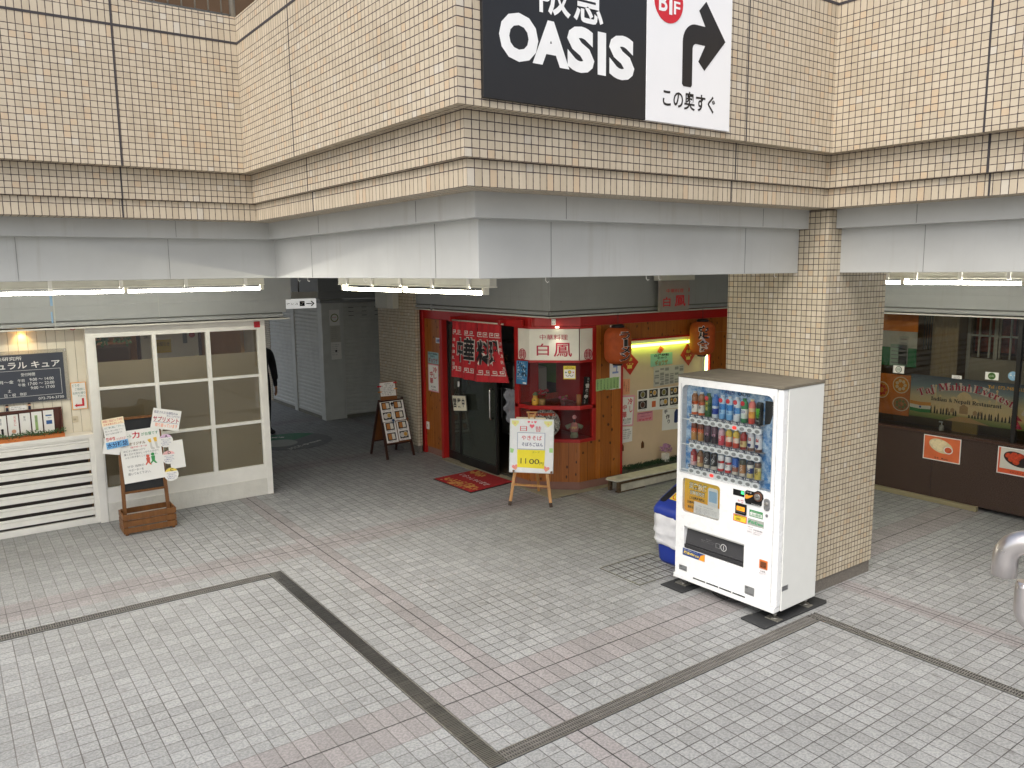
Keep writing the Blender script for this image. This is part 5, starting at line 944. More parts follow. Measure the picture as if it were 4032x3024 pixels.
# ================================================================ things in the display window
fgn = thing('figurine', 'yellow figurine with a green hat at the left end of the display shelf', 'figurine', W0, (5.81, 7.56, 1.041)); yel = M('figurine_yellow', (214, 164, 60), .5)
MB().lathe((5.81, 7.56, 1.041), [(.034, 0), (.042, .02), (.044, .06), (.034, .085), (.028, .092)], 14).ball((5.81, 7.56, 1.150), .028, 8).build('body', yel, fgn); MB().lathe((5.81, 7.56, 1.163), [(.034, 0), (.031, .014), (.012, .034), (.002, .038)], 12).build('hat', M('hat_green', (96, 112, 70), .6), fgn); MB().ball((5.79, 7.545, 1.105), .018, 6, sx=1.2, sy=1.2, sz=.7).build('sash', black, fgn)
def bouquet(label, x, y, basket, cols, n, sp_, h):
    t = thing('flower_basket', label, 'flowers', W0, (x, y, 1.041)); w_, hh = basket; MB().lathe((x, y, 1.041), [(w_ * .8, 0), (w_, hh), (w_ * .9, hh), (.003, hh - .01)], 14).build('basket', M('wicker_%d' % n, (150, 122, 76) if n > 12 else (84, 36, 34), .8, var=.35, scale=70, bump=.004, bscale=120), t)
    rn = random.Random(n); lf = MB(); fl = [MB() for _ in cols]
    for i in range(n):
        a = rn.random() * 6.28; r_ = sp_ * math.sqrt(rn.random()); c = Vector((x + math.cos(a) * r_, y + math.sin(a) * r_ * .7, 1.041 + hh + rn.uniform(.3, 1) * h)); k = i % len(cols)
        for j in range(9): b = j * 2.4; fl[k].leaf(c, (math.cos(b), math.sin(b), .25 + .5 * (j % 3)), (0, 0, 1), .026 * sp_ / .07, .011)
        lf.leaf(c - Vector((0, 0, .02)), (math.cos(a), math.sin(a), .2), (0, 0, 1), .045, .012)
    for m_, cc in zip(fl, cols): m_.build('blossom', M('petal_%d_%d_%d' % cc, cc, .6, var=.2), t)
    lf.build('leaves', M('bouquet_leaf', (96, 116, 70), .6, var=.3), t)
bouquet('basket of red artificial roses on the display shelf', 5.875, 7.505, (.046, .075), [(176, 28, 38), (196, 44, 56), (206, 90, 100)], 15, .085, .10)
bouquet('small bowl of pink flowers in the middle of the display shelf', 6.06, 7.335, (.034, .05), [(206, 112, 140), (196, 96, 128), (150, 160, 92)], 11, .065, .05)
solo(MB().lathe((6.225, 7.235, 1.041), [(.030, 0), (.031, .125), (.027, .125), (.026, .02), (.002, .02)], 18), 'bamboo_cup', 'plain bamboo cup standing on the display shelf beside the black open sign', 'cup', W0, (6.225, 7.235, 1.041), wood_mat('bamboo', (176, 116, 62), (156, 98, 48), knots=False, rough=.5))
pt = thing('plate', 'large round patterned plate on edge in the lower display window behind the whiteboard', 'plate', FR(5.92, 7.50, -43.3), (0, 0, .85)); MB().disc(.0, .81, .18, -.008, .0, 40).build('rim', M('plate_rim', (150, 146, 140), .25, var=.3, scale=30), pt)
m = MB(); m2 = MB(); rnd = random.Random(4)
for i in range(150):
    a = rnd.random() * 6.28; r_ = rnd.uniform(.09, .172); (m if i % 2 else m2).leaf((math.cos(a) * r_, -.0098 - i * .00001, .81 + math.sin(a) * r_), (rnd.uniform(-1, 1), 0, rnd.uniform(-1, 1)), (0, -1, 0), .03, .008)
m.build('floral_pattern', M('plate_dark', (60, 58, 66), .4), pt); m2.build('floral_pattern', M('plate_pale', (206, 200, 190), .4), pt); MB().disc(0, .81, .088, -.012, -.009, 32).build('band', M('plate_band', (44, 42, 46), .3), pt); MB().disc(0, .81, .080, -.014, -.0125, 32).build('well', M('plate_well', (176, 170, 160), .3, var=.4, scale=60), pt)
m = MB(); [m.leaf((math.cos(i) * .03, -.0150, .81 + math.sin(i * 1.3) * .045), (math.cos(i * 2.1), 0, math.sin(i * 2.1)), (0, -1, 0), .05, .012) for i in range(16)]; m.build('bird_painting', M('plate_dark'), pt)
MB().box(-.14, .12, -.011, -.0095, .905, .94).build('red_lettering_band', M('plate_red', (186, 66, 40), .5), pt); m = MB(); m.bar((-.05, .02, .632), (-.05, .06, .72), .015, .012).bar((.05, .02, .632), (.05, .06, .72), .015, .012); m.build('plate_stand', black, pt)
dl_ = thing('cloth_doll', 'small pink jacket doll with a round head at the right of the lower display window', 'doll', FR(6.20, 7.29, -40), (0, 0, .632)); pk = M('doll_pink', (166, 104, 100), .8, var=.2); gn = M('doll_green', (120, 124, 100), .8, var=.2)
MB().lathe((0, 0, .632), [(.045, 0), (.05, .03), (.038, .075)], 14).build('trousers', gn, dl_); MB().lathe((0, 0, .705), [(.048, 0), (.052, .04), (.05, .09), (.022, .115)], 14).build('jacket', pk, dl_)
for s in (-1, 1): MB().tube([(s * .035, 0, .79), (s * .07, -.005, .775), (s * .098, -.012, .758)], [.022, .024, .028], 10).build('sleeve', gn, dl_)
MB().cyl((0, 0, .82), (0, 0, .86), .012, n=10).build('neck', black, dl_); MB().ball((0, 0, .885), .026, 9).build('head', M('doll_head', (206, 140, 142), .6), dl_); m = MB()
for i in range(4): m.box(-.03 + i * .016, -.022 + i * .016, -.054, -.049, .745 + (i % 2) * .01, .775)
m.build('braid_button', M('doll_braid', (206, 186, 110), .6), dl_)

# ================================================================ easel with whiteboard
EZ = FR(5.134, 7.174, math.degrees(math.atan2(-.35, .327))); ez = thing('easel', 'light wooden artist easel in front of the display window', 'easel', EZ, (.24, 0, 0)); lw = wood_mat('light_beech', (200, 150, 92), (176, 124, 70), knots=False, rough=.45); tip = M('burnt_tip', (60, 44, 34), .7)
ez_lean = lambda z: .16 * z
for a, b in ((.0, .155), (.479, .324)):
    p = lambda z: (a + (b - a) * z / 1.10, ez_lean(z), z); MB().bar(p(.03), p(.98), .034, .022).build('leg', lw, ez); MB().bar(p(.0), p(.05), .0352, .0235).build('leg_tip', tip, ez)
MB().bar((.24, .62, 0), (.24, .17, 1.02), .03, .02).build('leg', lw, ez); MB().bar((.04, ez_lean(.235) - .018, .245), (.44, ez_lean(.235) - .018, .235), .042, .014, (0, 0, 1)).build('crossbar', lw, ez); MB().bar((.10, ez_lean(.88) + .016, .885), (.38, ez_lean(.88) + .016, .885), .03, .014, (0, 0, 1)).build('crossbar', lw, ez)
m = MB(); m.bar((.215, .148, .93), (.20, .15, 1.055), .018, .02).bar((.265, .148, .93), (.28, .15, 1.055), .018, .02).box(.205, .275, .152, .162, .9, 1.04).box(.18, .30, .130, .170, 1.055, 1.07); m.build('clamp_head', lw, ez); 
for x in (.02, .455): MB().bar((x + .025, .04, .405), (x + .025, -.0, .40), .02, .016).build('rest_peg', M('peg_brown', (120, 84, 60), .5), ez)
MB().box(.06, .40, .142, .15, .985, 1.003).build('tray', M('cream_plate', (222, 210, 178), .5), ez)
WA = math.atan(.16)
wb = lean_frame((5.134, 7.174, 0), EZ[1], (.245, .085, .685), WA, 'whiteboard with handwritten daily lunch menu, hearts and a yellow price sheet on the easel', 'whiteboard', 'whiteboard'); hw, hh = .248, .30
MB().box(-hw, hw, -.010, .0, -hh, hh).build('board', M('whiteboard_white', (234, 236, 236), .25, var=.01), wb); m = MB(); [m.box(*q) for q in ((-hw - .006, -hw - .0005, -.013, .003, -hh, hh), (hw + .0005, hw + .006, -.013, .003, -hh, hh), (-hw - .006, hw + .006, -.013, .003, hh + .0005, hh + .007), (-hw - .006, hw + .006, -.013, .003, -hh - .007, -hh - .0005))]; m.build('frame', M('board_frame', (214, 216, 214), .4), wb, bevel=.002)
m = MB(); m.box(-.166, .156, -.0125, -.0105, -.042, .152); m.build('grey_frame', M('sheet_frame_grey', (168, 172, 192), .5), wb); MB().box(-.158, .148, -.0142, -.0127, -.034, .144).build('inner_sheet', M('sheet_white', (242, 244, 246), .4), wb); MB().prism([(-.164, -.045), (.158, -.045), (.150, -.255), (-.160, -.245)], -.0125, -.0105).build('yellow_sheet', M('yellow_paper', (244, 226, 44), .55), wb)
Text().fit('日', -.135, -.055, .168, .222, y=-.0112).fit('替', .042, .108, .162, .226, y=-.0112).fit('やきそば', -.115, .118, .065, .118, y=-.015, bold=.008).build(M('marker_red', (206, 44, 68), .5), wb); Text().fit('そぼろごはん', -.112, .132, -.004, .04, y=-.015, bold=.012).build(M('marker_navy', (34, 36, 110), .5), wb); Text().fit('スープ', .012, .095, -.08, -.06, y=-.0132).build(M('marker_green', (96, 120, 40), .5), wb)
Text().fit('11', -.122, -.058, -.202, -.142, y=-.0132).fit('0', -.022, .032, -.205, -.148, y=-.0132).fit('0', .038, .092, -.205, -.148, y=-.0132).fit('円', .098, .14, -.215, -.18, y=-.0132).build(ink, wb)
def heart(mb, cx, cz, s, y, rot=0): 
    pts = []
    for i in range(28): t_ = 2 * math.pi * i / 28; px_, pz = 16 * math.sin(t_) ** 3 / 17, (13 * math.cos(t_) - 5 * math.cos(2 * t_) - 2 * math.cos(3 * t_) - math.cos(4 * t_)) / 17; pts.append((cx + (px_ * math.cos(rot) - pz * math.sin(rot)) * s, cz + (px_ * math.sin(rot) + pz * math.cos(rot)) * s))
    mb.prism(pts[:-1] if False else pts, y - .001, y)
def star(mb, cx, cz, s, y): mb.prism([(cx + math.sin(i * math.pi / 5) * s * (1 if i % 2 == 0 else .45), cz + math.cos(i * math.pi / 5) * s * (1 if i % 2 == 0 else .45)) for i in range(10)], y - .001, y)
m = MB(); heart(m, -.035, .272, .017, -.0105); heart(m, .04, .272, .017, -.0105); star(m, .003, .27, .015, -.0105); heart(m, .002, .225, .03, -.0105); m.build('pink_heart', M('heart_pink', (240, 104, 122), .5), wb); m = MB(); heart(m, -.185, -.245, .038, -.0105, R(12)); heart(m, .175, -.255, .038, -.0105, R(-10)); m.build('salmon_heart', M('heart_salmon', (246, 150, 140), .5), wb)
m = MB(); m.prism([(-.235, .285), (-.15, .285), (-.15, .258), (-.19, .215), (-.232, .25)], -.0115, -.0105).prism([(.235, .285), (.14, .285), (.14, .262), (.185, .215), (.232, .25)], -.0115, -.0105); m.build('yellow_corner', M('corner_yellow', (232, 230, 150), .5), wb); m = MB(); star(m, -.195, .255, .012, -.0116); star(m, .188, .252, .012, -.0116); star(m, -.175, -.258, .016, -.0116); star(m, .182, -.262, .016, -.0116); m.build('star', M('star_orange', (240, 176, 110), .5), wb)
m = MB(); m.prism([(-.246, -.03), (-.20, -.04), (-.212, -.085), (-.243, -.08)], -.0115, -.0105).prism([(.205, -.02), (.246, -.02), (.246, -.07), (.205, -.068)], -.0115, -.0105); m.build('green_tag', M('tag_green', (168, 216, 140), .5), wb)

# ================================================================ door mat
mt = thing('door_mat', 'red welcome mat with gold blossom and white writing at the restaurant door', 'mat', FR(5.022, 8.709, 0), (.35, -.4, 0)); MB().prism([(0, 0)] * 3, 0, 0) if False else None
q = [(0, 0), (.028, -.842), (.738, -.764), (.703, .051)]; MB().vprism(q, .001, .009).build('rubber_edge', black, mt, bevel=.002); cx, cy = .367, -.39; MB().vprism([(cx + (x - cx) * .965, cy + (y - cy) * .97) for x, y in q], .0085, .014).build('pile', M('mat_red', (156, 24, 28), .95, var=.12, scale=40, bump=.004, bscale=300), mt)
gm = MB(); rnd = random.Random(21)
for cxx, cyy, sp_, n in ((.10, -.38, .14, 60), (.17, -.62, .10, 36), (.60, -.10, .10, 36), (.56, -.28, .06, 14), (.12, -.14, .07, 16)):
    for i in range(n):
        c = Vector((cxx + rnd.gauss(0, sp_ * .45), cyy + rnd.gauss(0, sp_ * .6), .0148 + i * .00001))
        if .03 < c.x < .68 and -.79 < c.y < .02:
            for j in range(5): a = j * 1.257 + i; gm.leaf(c, (math.cos(a), math.sin(a), 0), (0, 0, 1), .022, .009)
gm.build('gold_blossom', M('mat_gold', (196, 140, 70), .9, var=.25), mt)
def flat_text(par, txt, x0, x1, y0, y1, z, rot, cx, cy, mat, bold=.03):
    tx = Text().fit(txt, x0, x1, y0, y1, bold=bold); c, s = math.cos(rot), math.sin(rot); off = ORIG[par]; me = bpy.data.meshes.new('lettering'); me.from_pydata([Vector((cx + v.x * c - v.z * s, cy + v.x * s + v.z * c, z)) - off for v in tx.v], [], tx.f); me.materials.append(mat); o = bpy.data.objects.new('lettering', me); COL.objects.link(o); o.parent = par; ORIG[o] = off
flat_text(mt, 'いらっしゃいませ', -.33, .33, -.05, .05, .0165, R(-92), .385, -.38, M('mat_white', (214, 196, 190), .9), .02)

# ================================================================ poster wall with lit frame, lanterns, bench
pw = thing('poster_wall', 'cream wall bay framed in red boards with notices beside the display window', 'wall', FA(7.20), (7.8, 0, 0)); cream = M('cream_wall', (214, 190, 158), .7, var=.03, dirt=.1)
MB().box(6.84, 8.50, .0, .06, .0, 1.80).build('cream_panel', cream, pw); MB().box(6.836, 6.868, -.06, .0, .10, 2.0).build('red_trim', redp, pw, bevel=.003); MB().box(6.869, 8.50, -.07, .0, 1.775, 1.80).build('red_trim', redp, pw, bevel=.003); MB().box(8.47, 8.50, -.07, .0, 0.3, 1.774).build('red_trim', redp, pw, bevel=.003)
MB().box(6.869, 8.95, -.06, .0, 1.802, 1.999).build('pine_panel', wood_mat('knotty_pine_side'[:0] + 'knotty_pine_head', (176, 106, 44), (146, 80, 28), plank=.22, rough=.32), pw); MB().box(8.502, 8.95, -.06, .0, 0.0, 1.80).build('pine_panel', MATS['knotty_pine_head'], pw)
MB().box(6.90, 8.465, -.05, -.001, 1.735, 1.774).build('batten', M('lamp_batten'), pw); MB().box(8.40, 8.468, -.05, -.001, .4, 1.734).build('batten', M('lamp_batten'), pw)
lime = lamp_mat('lime_tube', (214, 255, 96), 6.0); lt = thing('strip_light', 'yellow green tube glowing along the top of the poster bay', 'strip light', FA(7.15), (7.5, 0, 1.70), 'yellow green tubes in the poster bay'); MB().cyl((6.92, -.0, 1.703), (8.07, 0, 1.703), .017, n=12).build('tube', lime, lt); [MB().box(a, b, -.02, .02, 1.685, 1.728).build('lamp_holder', M('lamp_holder'), lt) for a, b in ((8.075, 8.12), (6.885, 6.915))]
lt = thing('strip_light', 'upright yellow green tube at the right edge of the poster bay', 'strip light', FA(7.15), (8.42, 0, 1.0), 'yellow green tubes in the poster bay'); MB().cyl((8.42, 0, .55), (8.42, 0, 1.62), .017, n=12).build('tube', lamp_mat('lime_tube_pale', (236, 255, 170), 9.0), lt); [MB().box(8.40, 8.44, -.02, .02, a, b).build('lamp_holder', M('lamp_holder'), lt) for a, b in ((1.622, 1.665), (.50, .548))]
PF = FA(7.197); reddia, gold = M('charm_red', (186, 42, 32), .5, var=.1), M('charm_gold', (222, 196, 96), .4)
for cx, cz, s, lb in ((7.03, 1.495, .152, 'red diamond charm with a gold character beside the ramen lantern'), (8.11, 1.525, .148, 'red diamond charm with a gold character beside the set meal lantern')):
    t = thing('diamond_charm', lb, 'charm', PF, (cx, 0, cz), 'red diamond charms'); MB().prism([(cx - s, cz), (cx + .01, cz - s * 1.02), (cx + s, cz), (cx - .02, cz + s)], -.006, 0).build('card', reddia, t, bevel=.001); Text().fit('囍', cx - s * .42, cx + s * .42, cz - s * .48, cz + s * .45, bold=.05, y=-.0075).build(gold, t); Text().fit('福', cx - s * .16, cx + s * .10, cz + s * .5, cz + s * .75, bold=.01, y=-.0075).build(M('charm_gold_dull', (190, 110, 60), .5), t)
cx, cz = 7.585, 1.625; t = thing('diamond_charm', 'small orange red diamond paper in the middle under the yellow green tube', 'charm', PF, (cx, 0, cz)); MB().prism([(cx - .06, cz - .015), (cx - .01, cz - .055), (cx + .06, cz + .005), (cx - .005, cz + .05)], -.006, 0).build('card', M('charm_orange', (206, 86, 50), .6), t); MB().prism([(cx - .02, cz), (cx, cz - .02), (cx + .02, cz), (cx, cz + .02)], -.0072, -.0062).build('inner_print', reddia, t)
def sheet(nm, label, pts, col, lines, cat='poster', extra=None):
    xs_, zs_ = [p[0] for p in pts], [p[1] for p in pts]; t = thing(nm, label, cat, PF, ((min(xs_) + max(xs_)) / 2, 0, min(zs_))); MB().prism(pts, -.002, 0).build('sheet', col, t)
    for mat_, fits in lines:
        tx = Text(); [tx.fit(*f[:5], y=-.003, bold=f[5] if len(f) > 5 else .01) for f in fits]; tx.build(mat_, t)
    if extra: extra(t)
    return t
sheet('poster', 'pale turquoise dumpling poster high in the poster bay', [(7.405, 1.412), (7.81, 1.423), (7.805, 1.578), (7.40, 1.58)], M('print_turq', (150, 196, 178), .55), [(ink, [('白鳳特製', 7.47, 7.74, 1.535, 1.57, .02), ('手作り', 7.52, 7.70, 1.503, 1.53, .02)]), (M('ochre_ink', (160, 120, 60), .6), [('ギョウザ', 7.48, 7.72, 1.42, 1.492, .03)])])
news = M('newsprint', (196, 192, 184), .6, var=.05)
def newscols(t):
    m = MB(); rn = random.Random(31)
    for c in range(6):
        x = 7.49 + c * .092; z = 1.38
        while z > 1.18:
            h_ = rn.uniform(.012, .04)
            if rn.random() > .3: m.box(x, x + .07, -.0032, -.0022, z - h_, z)
            z -= h_ + .01
    m.build('column_print', M('news_grey', (140, 138, 134), .6), t); Text().fit('中\n華\n白\n鳳', 7.475, 7.49, 1.20, 1.30, y=-.004).fit('名店紹介', 7.60, 7.66, 1.19, 1.21, y=-.004, bold=.02).build(ink, t)
sheet('newspaper', 'pair of grey newspaper clippings taped below the turquoise poster', [(7.463, 1.145), (7.70, 1.155), (7.705, 1.15), (8.02, 1.17), (8.04, 1.40), (7.465, 1.408)], news, [], 'newspaper', newscols)
ms_ = thing('menu_sheet', 'white photo menu of eight dishes in the poster bay above the pink sheet', 'menu', PF, (7.5, 0, .84)); MB().prism([(7.178, .853), (8.10, .815), (8.10, 1.118), (7.172, 1.132)], -.002, 0).build('sheet', white, ms_)
for i in range(4):
    for j in range(2):
        x = 7.192 + i * .195; z = 1.118 - j * .133 - i * .003
        if (i, j) == (1, 1): MB().box(x + .05, x + .12, -.0035, -.0022, z - .10, z - .02).build('set_print', M('orange_print', (206, 104, 60), .5), ms_); continue
        photo(ms_, x, x + .155, z - .105, z, ('noodle', 'set', 'noodle', 'set')[i] if j == 0 else ('stew', 'set', 'two', 'set')[i], -.0024); Text().fit('ラーメン定食 850円', x + .02, x + .13, z - .125, z - .113, y=-.003).build(ink, ms_)
sheet('poster', 'pink dumpling sheet below the photo menu', [(7.172, .722), (7.456, .708), (7.458, .835), (7.172, .838)], M('print_pink', (216, 140, 152), .55), [(M('plum_ink', (120, 60, 90), .6), [('かぶとむし 餃子', 7.25, 7.38, .80, .812), ('特製餃子をどうぞ', 7.235, 7.40, .775, .788)]), (M('marker_red'), [('ギョウザ', 7.20, 7.43, .725, .755, .03)])], extra=lambda t: MB().box(7.19, 7.44, -.0032, -.0022, .818, .826).build('stripe', M('plum_ink'), t))
sheet('poster', 'white sheet with large handwritten black characters beside the drinks machine', [(7.632, .548), (8.10, .53), (8.10, .80), (7.64, .832)], white, [(ink, [('手', 7.665, 7.735, .77, .822, .03), ('作', 7.70, 7.775, .695, .755, .03), ('り', 7.735, 7.78, .63, .685, .03)])], extra=lambda t: MB().prism([(7.86, .63), (7.90, .62), (7.98, .64), (7.97, .79), (7.90, .81), (7.865, .77)], -.0035, -.0022).build('navy_print', M('navy_ink'), t))

t = sheet('poster', 'salmon slip with handwritten prices at the left of the poster bay', [(6.908, 1.098), (7.037, 1.098), (7.042, 1.292), (6.907, 1.297)], M('print_salmon', (226, 160, 124), .6), [(M('sepia_ink', (120, 64, 40), .6), [('ス\nタ\nミ\nナ\n定\n食', 7.003, 7.022, 1.13, 1.275), ('千\n百\n円', 6.967, 6.985, 1.13, 1.215), ('日\n替\nり', 6.928, 6.946, 1.17, 1.265)])])
def hborder(t): MB().prism([(6.912, .712), (7.085, .70), (7.105, 1.055), (6.912, 1.068)], -.0034, -.0022).build('inner_sheet', white, t); Text().fit('冷', 7.0, 7.09, .96, 1.045, y=-.0045, bold=.02).fit('し', 7.035, 7.085, .86, .945, y=-.0045, bold=.02).fit('中', 6.92, 6.985, .90, .97, y=-.0045, bold=.02).fit('華', 6.915, 6.985, .80, .88, y=-.0045, bold=.02).build(red_ink, t); Text().fit('¥1,000', 6.92, 7.06, .755, .79, y=-.0045).fit('中華料理白鳳', 6.945, 7.05, .722, .738, y=-.0045).build(ink, t); MB().box(6.92, 7.065, -.0045, -.0036, .747, .7495).build('underline', ink, t)
sheet('poster', 'white cold noodle poster with a pink border and red characters in the poster bay', [(6.90, .70), (7.105, .682), (7.131, 1.075), (6.90, 1.088)], M('print_h'), [], extra=hborder)
sheet('poster', 'white sheet of opening hours below the cold noodle poster', [(6.90, .478), (7.088, .481), (7.092, .67), (6.90, .69)], white, [(grey_i, [('営業時間', 6.93, 7.04, .63, .65), ('11:30～14:00', 6.925, 7.07, .60, .618), ('17:30～20:00', 6.915, 7.07, .575, .592), ('定休日 木曜日', 6.92, 7.05, .55, .567), ('中華料理 白鳳', 6.92, 7.03, .525, .54)])])

mp = thing('menu_slips', 'row of pale green set-meal slips stuck across the pine post', 'menu slips', FA(7.145), (6.6, 0, 1.19)); tx = Text(); m = MB()
for i, s in enumerate(('日替定食', '唐揚定食', 'エビ定食', 'ブタ天定食', 'ニラ玉定食', '八宝菜定食', 'スブタ定食')):
    x = 6.420 + i * .0545; m.box(x, x + .052, -.002 - (i % 2) * .0008, 0, 1.197 + .004 * (i % 3), 1.343 + .003 * (i % 2)); tx.fit('\n'.join(s), x + .016, x + .036, 1.212, 1.332, y=-.004)
m.build('slip', M('print_green', (160, 196, 128), .6), mp); tx.build(M('dark_green_ink', (40, 70, 40), .6), mp)
t = thing('price_sheet', 'white sheet with a pale blue numeral behind the green slips and the left lantern', 'sheet', FA(7.146), (6.74, 0, 1.2)); MB().box(6.645, 6.832, -.001, 0, 1.195, 1.99).build('sheet', white, t); Text().fit('ユ', 6.69, 6.79, 1.39, 1.49, y=-.002, bold=.04).build(M('pale_blue_ink', (140, 160, 206), .6), t)
for x, z, lb in ((6.915, .42, 'small brown wooden character plaque low at the left edge of the poster bay'), (7.275, .41, 'small brown wooden character plaque low in the middle of the poster bay')): 
    t = thing('wood_plaque', lb, 'plaque', PF, (x, 0, z - .04)); MB().prism([(x - .022, z - .045), (x + .022, z - .045), (x + .022, z + .02), (x, z + .05), (x - .022, z + .02)], -.010, 0).build('plaque', M('plaque_brown', (112, 70, 34), .6), t, bevel=.002); Text().fit('福', x - .012, x + .012, z - .03, z + .012, y=-.012).build(M('plaque_dark', (60, 34, 16), .6), t)

def lantern(label, cx, cy, txt, ang, sticker=False):
    t = thing('paper_lantern', label, 'lantern', W0, (cx, cy, 1.53), 'orange paper lanterns'); prof = []; n = 44
    for i in range(n + 1):
        u = i / n; z = 1.545 + .43 * u; r_ = .162 * (1 - abs(2 * u - 1) ** 6 * .42); prof.append((r_ + (.0022 if i % 2 else 0), z))
    MB().lathe((cx, cy, 0), prof, 36).build('shade', M('lantern_paper', (190, 88, 36), .65, var=.12, scale=14, trans=.3), t)
    c = MB(); c.cyl((cx, cy, 1.972), (cx, cy, 2.0), .078, n=24); c.build('top_ring', black, t); MB().cyl((cx, cy, 1.522), (cx, cy, 1.548), .06, n=24).build('bottom_ring', black, t); MB().tube([(cx, cy, 2.0), (cx, cy, 2.14)], .003, 5).build('cord', black, t)
    def wrap(d):
        def f(v): a = ang + v.x / .162; rr = .1625 * (1 - abs(2 * (v.z - 1.545) / .43 - 1) ** 6 * .42) + d; return Vector((cx + math.cos(a) * rr, cy + math.sin(a) * rr, v.z))
        return f
    hs_ = .34 / len(txt)
    for wd, bold, d, mat_ in ((.078, .055, .003, M('noren_white')), (.070, .025, .0055, ink)):
        tx = Text(); ex = wd - .066
        for i, ch in enumerate(txt): z1 = 1.93 - i * hs_; tx.fit('｜' if ch == 'ー' else ch, -wd + (.045 if ch == 'ー' else 0), wd - (.045 if ch == 'ー' else 0), z1 - hs_ + .006 - ex, z1 - .006 + ex, bold=bold)
        tx.build(mat_, t, warp=wrap(d))
    if sticker: m = MB(); m.prism([(-.04, 1.79), (-.025, 1.805), (.035, 1.725), (.02, 1.71)], -.001, 0); [setattr(v, 'co', wrap(.007 - v.co.y)(v.co)) for v in m.b.verts]; m.build('paper_sticker', M('sticker_grey_p', (196, 180, 190), .6), t)
    MB().box(cx - .07, cx + .07, cy - .02, 7.06 if False else cy + .02, 1.999, 2.012).build('hanger_plate', black, t)
vd = math.atan2(-6.95, -6.59); lantern('orange paper lantern lettered ramen, left of the poster bay', 6.59, 6.95, 'ラーメン', vd + .62); lantern('orange paper lantern lettered set meal with a slanted sticker, above the drinks machine', 8.10, 6.95, '定食', math.atan2(-6.95, -8.10) + .10, True)
hg = thing('banner_sign', 'grey banner sign with red restaurant name on the shutter casing', 'sign', FA(6.92), (7.54, 0, 2.15)); MB().box(7.285, 7.80, 0.0, .05, 2.135, 2.515).build('panel', M('banner_grey', (150, 140, 132), .5), hg, bevel=.002); MB().box(7.235, 7.865, -.03, .08, 2.518, 2.62).build('head_box', M('pale_flange'), hg, bevel=.006); Text().fit('中華料理', 7.38, 7.69, 2.365, 2.415, y=-.0015, bold=.005).fit('白', 7.325, 7.455, 2.195, 2.315, y=-.0015, bold=.015).fit('鳳', 7.53, 7.73, 2.19, 2.33, y=-.0015, bold=.015).build(M('banner_red', (206, 36, 50), .5), hg); m = MB(); m.box(7.785, 7.797, -.002, -.0005, 2.20, 2.33).box(7.785, 7.797, -.002, -.0005, 2.37, 2.42); m.build('stroke', M('banner_red'), hg)
t = thing('wall_socket', 'white double socket on the red beam above the display window', 'socket', CH, (.30, -.03, 2.04)); MB().box(.272, .322, -.045, -.028, 2.018, 2.088).build('plate', white, t, bevel=.002); m = MB(); [m.box(.285 + k * .018, .289 + k * .018, -.0462, -.0451, z, z + .012) for k in (0, 1) for z in (2.03, 2.065)]; m.build('socket_slot', ink, t)

bn = thing('bench', 'low white painted plank bench with worn brown edges under the poster bay', 'bench', W0, (7.2, 6.88, 0)); bw2 = M('peeling_white', (196, 192, 176), .7, var=.12, scale=12, dirt=.6); worn = M('worn_brown', (84, 66, 44), .85, var=.4, scale=30)
MB().vprism([(6.44, 6.965), (6.39, 6.93), (6.425, 6.76), (8.6, 6.70), (8.6, 6.955)], .140, .158).build('seat', bw2, bn, bevel=.003); MB().box(6.47, 8.58, 6.79, 6.815, .098, .1385).box(6.47, 8.58, 6.92, 6.94, .098, .1385).build('underframe', worn, bn)
for y in (6.78, 6.93): MB().box(6.50, 8.58, y, y + .022, .012, .0965).build('side_rail', bw2, bn, bevel=.003); MB().box(6.455, 6.50, y - .008, y + .03, .0, .138).build('leg', worn, bn, bevel=.004)
MB().box(6.455, 6.9, 6.775, 6.83, 0, .011).build('foot_block', worn, bn)
tf = MB(); rnd = random.Random(8)
for i in range(2600): x = 6.88 + rnd.random() * 1.6; tf.leaf((x, rnd.uniform(7.04, 7.18), .155 + rnd.random() * .02), (rnd.uniform(-1, 1), rnd.uniform(-1, .3), rnd.uniform(.1, 1)), (rnd.uniform(-.5, .5), -.5, 1), rnd.uniform(.02, .04), .004)
o = solo(tf, 'artificial_turf', None, None, W0, (7.6, 7.1, .13), M('turf_green', (34, 62, 38), .8, var=.35, scale=30)); o['kind'] = 'stuff'; props(o, 'strip of dark green artificial turf along the foot of the poster bay', 'turf')
solo(MB().box(6.87, 8.5, 7.03, 7.19, 0, .155), 'ledge', 'low dark ledge carrying the artificial turf behind the bench', 'ledge', W0, (7.6, 7.1, 0), M('ledge_dark', (70, 74, 60), .8))
vs = thing('flower_vase', 'white square vase of purple hydrangea on the turf behind the bench', 'flowers', W0, (7.60, 7.10, .155)); MB().vprism([(7.56, 7.06), (7.64, 7.06), (7.64, 7.13), (7.56, 7.13)], .155, .27).build('vase', M('white_ceramic'), vs, bevel=.004); m = MB(); rnd = random.Random(6)
for i in range(170): a, b = rnd.random() * 6.28, rnd.uniform(-.6, 1.5); c = Vector((7.60 + math.cos(a) * math.cos(b) * .075, 7.09 + math.sin(a) * math.cos(b) * .05, .325 + math.sin(b) * .055)); m.leaf(c, (rnd.uniform(-1, 1), rnd.uniform(-1, .5), rnd.uniform(-.5, 1)), (math.cos(a), -.5, math.sin(b)), .028, .010)
m.build('blossom', M('hydrangea', (176, 130, 168), .6, var=.25, scale=60), vs)
o = None
